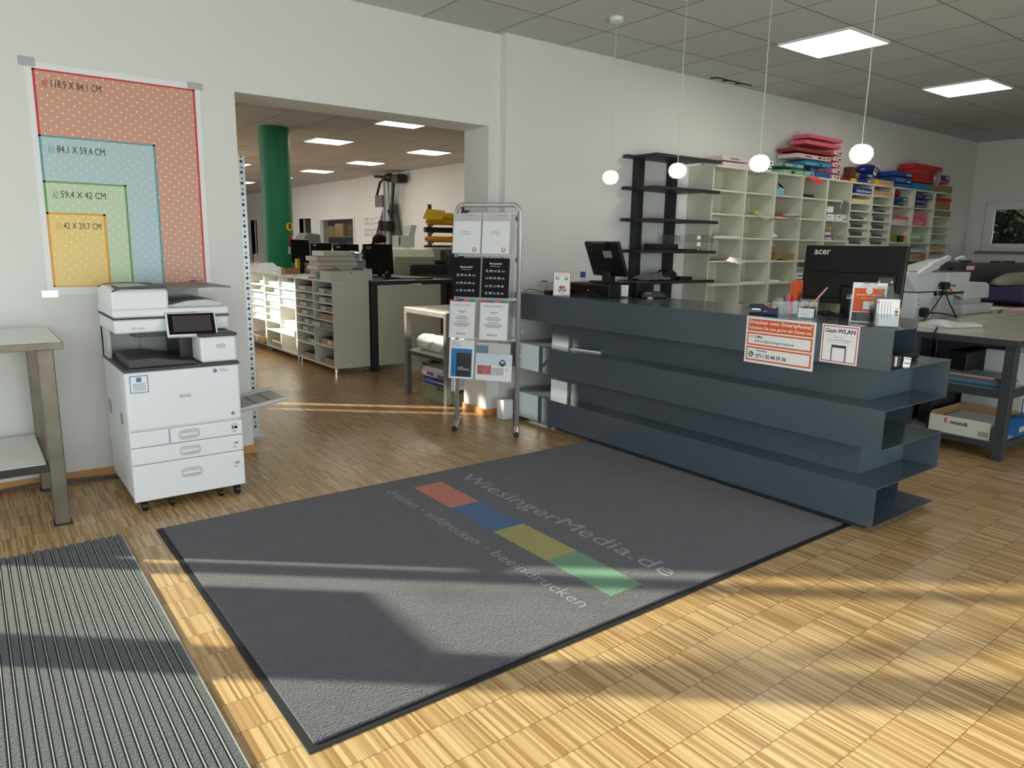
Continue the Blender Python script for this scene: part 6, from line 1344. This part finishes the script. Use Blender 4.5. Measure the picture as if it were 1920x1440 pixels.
L_ = Matrix.Translation((0,.03,.055)) @ Matrix.Rotation(R(24),4,'X')
m = MB(BLACK); m.M = L_; m.box(-.185,.185,-.016,.016,0,.285); sh = m.build('back_shell', parent=t, bevel=.01, local=True)
m = MB(mat('dark_panel_glass',(16,18,22),.15)); m.M = L_; m.box(-.165,.165,.016,.018,.02,.27); m.build('screen', parent=t, local=True)
m = MB(GREYP); m.M = L_; m.box(.00,.09,-.018,-.016,.16,.215); m.use(BLACK).box(-.07,.07,-.045,-.016,.235,.29); m.build('pole_display', parent=sh, local=True)
MB(BLACK).box(-.04,.04,-.03,.04,.012,.09).box(-.13,.13,-.08,.12,0,.014).build('stand_foot', parent=t, bevel=.004, local=True)
one('blue_stamp', MB(BLUE).box(3.99,4.025,-.60,-.57,zd+.03,zd+.075).use(CLEAR).box(3.995,4.02,-.597,-.573,zd,zd+.03), 'small blue hand stamp standing left of the till monitor', 'stamp', bevel=.004)
one('notepad', MB(PAPER).box(3.9,4.1,-.66,-.60,zd,zd+.006), 'white pad on the cash drawer left of the till monitor', 'notepad')
one('keyboard', MB(BLACK).box(3.95,4.12,-1.065,-.99,zd,zd+.016), 'black keyboard edge right of the till monitor foot', 'keyboard', bevel=.003)
t = thing('mug','white mug with black smiling face beside the cash drawer','mug',(3.99,-1.06,zt),R(-50))
MB(PAPER).lathe([(.036,0),(.038,.004),(.038,.095),(.0355,.095),(.0345,.01),(.002,.008)],(0,0,0),24).build('cup', parent=t, local=True)
m = MB(INK)
ring_ = [(.0386*math.cos(-PI/2+.42*math.cos(k*PI/10)), .0386*math.sin(-PI/2+.42*math.cos(k*PI/10)), .045+.0155*math.sin(k*PI/10)) for k in range(20)]
m.tube(ring_, .0008, 4, True); m.tube([(.0388*math.cos(-PI/2+q), .0388*math.sin(-PI/2+q), .041-.006*math.cos(q*6)) for q in (-.2,-.1,0,.1,.2)], .0008, 4)
for q in (-.16,.14): m.box(.0385*math.cos(-PI/2+q)-.001,.0385*math.cos(-PI/2+q)+.001,-.0395,-.0375,.048,.053)
m.text('WORLD',(-.018,-.0385,.075),(1,0,0),(0,0,1),.036,.008,INK,.0006); m.build('face_print', parent=t, local=True)
t = thing('card_terminal','black card payment terminal lying on the counter','card terminal',(4.16,-1.20,zt),R(-35))
MB(BLACK).prism([(-.09,.0),(-.095,.03),(-.03,.055),(.05,.05),(.10,.03),(.10,0)], -.04, .04, 'y').build('body', parent=t, bevel=.008, local=True)
MB(GREYP).box(-.07,-.02,-.042,-.04,.035,.043).build('maker_plate', parent=t, local=True)
one('paper_scrap', MB(PAPER).add([(4.08,-1.22,zt+.001),(4.12,-1.25,zt+.001),(4.13,-1.2,zt+.02)],[(0,1,2)]), 'small white scrap under the card terminal', 'paper scrap')
m = MB(BLACK)
random.seed(3)
for k in range(4): m.tube([(3.72+.05*k,-.80-.04*k,zt+.004),(3.74+.04*k,-.88-.05*k,zt+.02+.02*(k%2)),(3.80+.03*k,-.96-.03*k,zt+.004),(3.90,-1.02-.03*k,zt+.006),(3.97,-1.10-.02*k,zt+.01)],.003,5)
one('cable', m, 'tangle of black cables in front of the cash drawer', 'cable')
# stapler, tape dispenser
DB = mat('dark_blue_plastic',(16,24,64),.4)
t = thing('stapler','dark blue stapler at the left of the desk accessories','stapler',(3.73,-2.41,zt),R(-68))
MB(DB).box(-.045,.045,-.018,.018,0,.012).build('base', parent=t, bevel=.004, local=True); MB(DB).prism([(-.045,.032),(-.046,.058),(.03,.062),(.05,.045),(.048,.012),(.03,.012),(.02,.034)], -.016, .016, 'y').build('arm', parent=t, bevel=.004, local=True); MB(CHROME).box(-.03,.02,-.008,.008,.026,.033).build('staple_rail', parent=t, local=True)
t = thing('tape_dispenser','dark blue tape dispenser with roll beside the stapler','tape dispenser',(3.745,-2.487,zt),R(-68))
MB(DB).prism([(-.04,0),(-.042,.05),(-.03,.055),(-.01,.04),(.03,.04),(.045,.05),(.045,0)], -.022, .022, 'y').build('body', parent=t, bevel=.005, local=True); MB(mat('tape_roll_brown',(120,80,70),.3)).cyl((.012,-.012,.052),(.012,.012,.052),.026,20).build('tape_roll', parent=t, local=True)
MB(PAPER).text('tesafilm',(-.035,-.022,.02),(1,0,0),(0,0,1),.02,.006,PAPER,.0008).build('lettering', parent=t, local=True)
# pen organiser
t = thing('pen_organiser','clear acrylic pen organiser with several compartments on the counter','pen organiser',(3.82,-2.58,zt),R(-63))
m = MB(CLEAR)
for x in (-.105,-.035,.03,.085,.135): m.box(x-.001,x+.001,-.04,.06,0,.09)
m.box(-.105,.135,-.041,-.039,0,.085).box(-.105,.135,.059,.061,0,.095).box(-.105,.135,-.04,.06,0,.003).build('walls', parent=t, local=True)
OR = Matrix.Translation((3.82,-2.58,zt)) @ Matrix.Rotation(R(-63),4,'Z')
def pen(name, label, a, b, r_, mt_, cap=None):
    t = thing(name, label, 'pen', tuple(OR @ Vector((a[0],a[1],0.004))), R(-63), 'pens in the clear organiser')
    o_ = Vector((a[0],a[1],0)); A = Vector(a)-o_; B = Vector(b)-o_
    MB(mt_).cyl(tuple(A),tuple(A+(B-A)*.6),r_,10).build('barrel', parent=t, local=True); MB(cap or mt_).cyl(tuple(A+(B-A)*.6),tuple(B),r_*1.12,10,r_*.8).build('cap', parent=t, local=True)
pen('marker_pen','pink highlighter in the clear organiser',(-.02,0,.02),(-.025,.01,.115),.009,mat('hot_pink',(246,60,140),.4))
pen('ballpoint_pen','blue ballpoint pen left of the pink highlighter',(-.045,0,.006),(-.05,.005,.115),.005,BLUE,NAVY)
pen('ballpoint_pen','blue and white pen leaning right of the pink highlighter',(.0,.02,.01),(.045,.03,.135),.0055,LGREY,NAVY)
pen('rose_pen','long rose gold pen leaning far to the right',(.07,.01,.02),(.175,.02,.165),.006,mat('rose_metal',(220,160,146),.3,metal=.5))
pen('white_brush','white rounded brush handle inside the organiser',(.02,0,.01),(.01,.01,.082),.014,LGREY)
one('orange_block', MB(ORANGE).box(3.84,3.90,-2.585,-2.545,zt+.004,zt+.20).use(mat('orange_dark_line',(170,80,30),.5)).box(3.8395,3.84,-2.575,-2.57,zt+.02,zt+.19).box(3.8395,3.84,-2.56,-2.555,zt+.02,zt+.19), 'upright orange folded ruler standing behind the pens', 'folding ruler', bevel=.003)
t = thing('card_holder','small holder with white business cards right of the pen organiser','card holder',(3.74,-2.715,zt),R(-68))
m = MB(PAPER); m.M = Matrix.Rotation(R(-12),4,'X'); m.box(-.04,.04,-.005,.005,.004,.055); m.build('cards', parent=t, local=True)
m = MB(INKG); m.M = Matrix.Rotation(R(-12),4,'X'); m.box(-.04,.04,-.0056,-.005,.036,.0375).box(-.03,.03,-.0056,-.005,.045,.047).box(-.028,.02,-.0056,-.005,.025,.027).box(-.028,.01,-.0056,-.005,.018,.02).build('card_print', parent=t, local=True)
MB(CLEAR).box(-.042,.042,-.018,-.016,0,.02).box(-.042,.042,-.018,.02,0,.003).build('clear_rest', parent=t, local=True)
# large monitor
t = monitor('monitor','large glossy black monitor seen from behind at the near counter end', 3.85, 4.47, zt+.065, zt+.405, 0, 'acer', zt, 1, None, -4, 0)
t.location = (4.14,-2.735,zt); t.rotation_euler = (0,0,R(-92)); WM[t.name] = Matrix.Translation(t.location) @ Matrix.Rotation(R(-92),4,'Z')
MB(LGREY).box(.01,.06,-.034,-.031,.10,.125).use(INK).box(.012,.03,-.0345,-.034,.112,.122).build('serial_label', parent=t, local=True)
m = MB(BLACK); random.seed(8)
for k in range(4): m.tube([(3.98,-2.60-.04*k,zt+.006),(3.93+.02*k,-2.70,zt+.012+.02*(k%2)),(3.97,-2.80,zt+.01),(4.02,-2.88+.01*k,zt+.02)],.004,5)
one('cable', m, 'black cables around the foot of the large monitor', 'cable')
one('laptop_stand', MB(BLACK).box(4.0,4.2,-2.56,-2.42,zt,zt+.02), 'flat black device left of the large monitor foot', 'device', bevel=.004)
# review sign
a = stand_sheet('review_sign','upright orange and white review sign with five stars near the counter corner','sign',(3.800,-2.932),(3.865,-3.085),.215,14,PAPER); m, rect, tx, ring = drawer_on(*a)
rect(ORANGE,.06,.94,.27,.86); rect(mat('charcoal_print',(70,70,76),.4),.06,.94,.03,.25); tx('WiesingerMedia.de',.28,.72,.91,.94,INKG,.001); rect(INKG,.2,.8,.885,.893)
for k, c in enumerate((RED,BLUE,YELLOW,GREEN)): rect(c,.3+.1*k,.4+.1*k,.965,.985)
ring(PAPER,.5,.79,.016,.0008); tx('G',.46,.54,.765,.815,INK,.0012); tx('BEWERTEN SIE UNS',.14,.86,.675,.705,PAPER,.001)
for k in range(5):
    cx = .32+.09*k; pts = [(-a[2]/2+cx*a[2]+(.0062 if q % 2 == 0 else .0026)*math.sin(q*PI/5), .61*a[3]+(.0062 if q % 2 == 0 else .0026)*math.cos(q*PI/5)) for q in range(10)]
    m.use(YELLOW).prism(pts, -.0024, -.0020, 'y')
rect(PAPER,.36,.66,.33,.53,.0006); tx('Wir freuen uns auf Ihr Feedback',.22,.78,.19,.21,PAPER,.001)
for k in range(3): rect(INKG,.2,.8,.07+.035*k,.08+.035*k,.0006)
m.build('print', parent=a[0], local=True)
MB(CLEAR).box(-a[2]/2,a[2]/2,-.03,.05,0,.003).build('clear_base', parent=a[0], local=True)
# brochure holders
t = thing('leaflet_holder','clear holder full of white leaflets standing on the near counter corner','leaflet holder',(3.67,-3.195,zt),R(-58))
L_ = Matrix.Translation((0,-.015,.008)) @ Matrix.Rotation(R(-14),4,'X')
m = MB(PAPER); m.M = L_
for k in range(5): m.box(-.052+.001*k,.052-.001*k,.0+.004*k,.003+.004*k,.0,.135+.003*(k%2))
m.build('leaflets', parent=t, local=True)
m = MB(LGREY); m.M = L_; m.box(-.052,-.038,-.0006,0,.0,.135); m.use(RED)
for z in (.02,.03,.04,.05,.06): m.box(-.047,-.043,-.0012,-.0006,z,z+.004)
m.use(RED).box(-.049,-.041,-.0012,-.0006,.115,.123); m.use(INKG)
for k in range(4): m.box(-.028+.013*k,-.026+.013*k,-.0008,-.0002,.04,.125)
for k, c in enumerate((ORANGE,BLUE,YELLOW)): m.use(c).box(.032,.046,-.0010,-.0004,.055+.014*k,.066+.014*k)
m.build('leaflet_print', parent=t, local=True)
m = MB(CLEAR); m.M = L_; m.box(-.058,.058,-.008,-.006,-.002,.06).box(-.058,.058,.028,.030,0,.15).box(-.059,-.057,-.008,.03,0,.06).box(.057,.059,-.008,.03,0,.06); m.build('clear_walls', parent=t, local=True)
MB(CLEAR).box(-.07,.07,-.035,.07,0,.003).build('clear_base', parent=t, local=True)
t = thing('leaflet_rack','tall empty clear leaflet rack with stepped pockets behind the leaflets','leaflet rack',(3.83,-3.10,zt),R(-60))
m = MB(CLEAR)
for k in range(3):
    L2 = Matrix.Translation((.0,.0+.032*k,.004)) @ Matrix.Rotation(R(-12),4,'X'); m.M = L2
    H2 = .15+.045*k; m.prism([(-.07,0),(.07,0),(.07,H2*.62),(.045,H2*.68),(.035,H2),(-.035,H2),(-.045,H2*.68),(-.07,H2*.62)], 0, .002, 'y'); m.box(-.071,-.069,-.03,.002,0,H2*.6).box(.069,.071,-.03,.002,0,H2*.6)
m.M = Matrix.Identity(4); m.box(-.072,.072,-.035,.12,0,.003); m.build('stepped_pockets', parent=t, local=True)
MB(CHROME).cyl((-.03,.115,.215),(-.03,.118,.215),.006,12).cyl((.03,.115,.215),(.03,.118,.215),.006,12).build('hanging_eye', parent=t, local=True)
one('paper_slips', MB(PAPER).box(3.62,3.66,-3.10,-3.03,zt,zt+.002), 'few paper slips near the counter edge beside the review sign', 'paper')

# ------------------------------------------------------------------ person in the back room
t = thing('person','person with dark hair in dark clothes bending over behind the back room monitors','person',(5.46,6.15,0),R(8))
SKIN = mat('skin',(206,158,132),.55,var=.05); CLO = mat('dark_jumper',(34,36,42),.85,bump=.2,bs=80); TRO = mat('dark_trousers',(30,32,40),.85); HAIR = mat('dark_brown_hair',(34,20,16),.9,var=.3,vs=60,spec=.1)
def skinned(name, pts, edges, rad, mt_, sub=2, root=0):
    me = D.meshes.new(name); me.from_pydata(pts, edges, []); o = D.objects.new(name, me); COL.objects.link(o); me.materials.append(mt_)
    s_ = o.modifiers.new('skin','SKIN'); sv = me.skin_vertices[0].data if me.skin_vertices else None
    if sv is None: me.attributes; 
    for i, r_ in enumerate(rad): me.skin_vertices[0].data[i].radius = (r_, r_) if not isinstance(r_, tuple) else r_
    me.skin_vertices[0].data[root].use_root = True; s_.use_smooth_shade = True
    u = o.modifiers.new('sub','SUBSURF'); u.levels = u.render_levels = sub
    return o
bm_pts = [(0,0,.92),(0,0,1.05),(0,-.04,1.2),(0,-.09,1.33),(0,-.13,1.38),(0,-.17,1.42),(0,-.2,1.46),
  (.15,-.08,1.34),(.20,-.16,1.12),(.16,-.36,1.06),(-.15,-.08,1.34),(-.20,-.16,1.12),(-.16,-.36,1.06),
  (.09,0,.86),(.10,-.01,.5),(.10,0,.09),(-.09,0,.86),(-.10,-.01,.5),(-.10,0,.09),(.10,-.13,.04),(-.10,-.13,.04),
  (.155,-.43,1.05),(-.155,-.43,1.05)]
bm_e = [(0,1),(1,2),(2,3),(3,4),(4,5),(5,6),(3,7),(7,8),(8,9),(3,10),(10,11),(11,12),(0,13),(13,14),(14,15),(0,16),(16,17),(17,18),(15,19),(18,20),(9,21),(12,22)]
bm_r = [(.15,.11),(.14,.10),(.15,.11),(.13,.09),.055,.055,(.072,.085),.06,.045,.03,.06,.045,.03,.085,.06,.045,.085,.06,.045,.04,.04,.028,.028]
def person_body():
    me = D.meshes.new('body'); me.from_pydata(bm_pts, bm_e, []); o = D.objects.new('body', me); COL.objects.link(o); me.materials.append(SKIN)
    b = bmesh.new(); b.from_mesh(me); lay = b.verts.layers.skin.verify(); b.verts.ensure_lookup_table()
    for i, v in enumerate(b.verts):
        r_ = bm_r[i]; v[lay].radius = r_ if isinstance(r_, tuple) else (r_, r_); v[lay].use_root = (i == 0)
    b.to_mesh(me); b.free()
    s_ = o.modifiers.new('skin','SKIN'); s_.use_smooth_shade = True; u = o.modifiers.new('sub','SUBSURF'); u.levels = u.render_levels = 2
    o.parent = t; return o
person_body()
MB(SKIN).ell((0,-.235,1.455),.074,.092,.108,20,14).cyl((0,-.322,1.445),(0,-.345,1.43),.016,8,.010).ell((-.075,-.225,1.45),.012,.022,.03,8,6).ell((.075,-.225,1.45),.012,.022,.03,8,6).build('head', parent=t, local=True)
m = MB(PAPER).ell((-.03,-.318,1.465),.013,.008,.008,10,6).ell((.03,-.318,1.465),.013,.008,.008,10,6); m.use(INK).ell((-.03,-.325,1.464),.006,.004,.006,8,6).ell((.03,-.325,1.464),.006,.004,.006,8,6); m.build('eyes', parent=t, local=True)
MB(mat('lips',(170,96,90),.5)).ell((0,-.322,1.408),.024,.008,.007,10,6).build('mouth', parent=t, local=True)
MB(HAIR).ell((0,-.225,1.50),.112,.122,.088,24,14).ell((0,-.14,1.42),.09,.06,.11,16,10).build('hair', parent=t, local=True, )
cl = MB(CLO).lathe([(.15,0),(.165,.12),(.18,.3),(.185,.42),(.14,.5),(.06,.53)],(0,-.03,.90),24,1.12,.72)
for sx in (-1,1): cl.tube([(sx*.14,-.08,1.36),(sx*.20,-.12,1.25),(sx*.215,-.17,1.12),(sx*.17,-.36,1.07)],.058,12)
cl.build('jumper', parent=t, local=True)
tr = MB(TRO)
for sx in (-1,1): tr.cyl((sx*.09,0,.95),(sx*.105,-.005,.07),.10,16,.07)
tr.build('trousers', parent=t, local=True)
for sx in (-1,1):
    MB(BLACK).ell((sx*.10,-.06,.04),.05,.14,.045,14,8).build('shoe', parent=t, local=True)
    h = MB(SKIN).ell((sx*.155,-.46,1.045),.04,.05,.016,12,8)
    for k, L3 in enumerate((.055,.068,.072,.062)):
        x = sx*.155+(-.028+.0185*k); h.tube([(x,-.49,1.045),(x,-.49-L3*.55,1.045),(x,-.49-L3,1.03)],.0085,6)
    h.tube([(sx*.155-sx*.035,-.45,1.045),(sx*.155-sx*.058,-.475,1.042),(sx*.155-sx*.06,-.505,1.032)],.010,6); h.build('hand', parent=t, local=True)
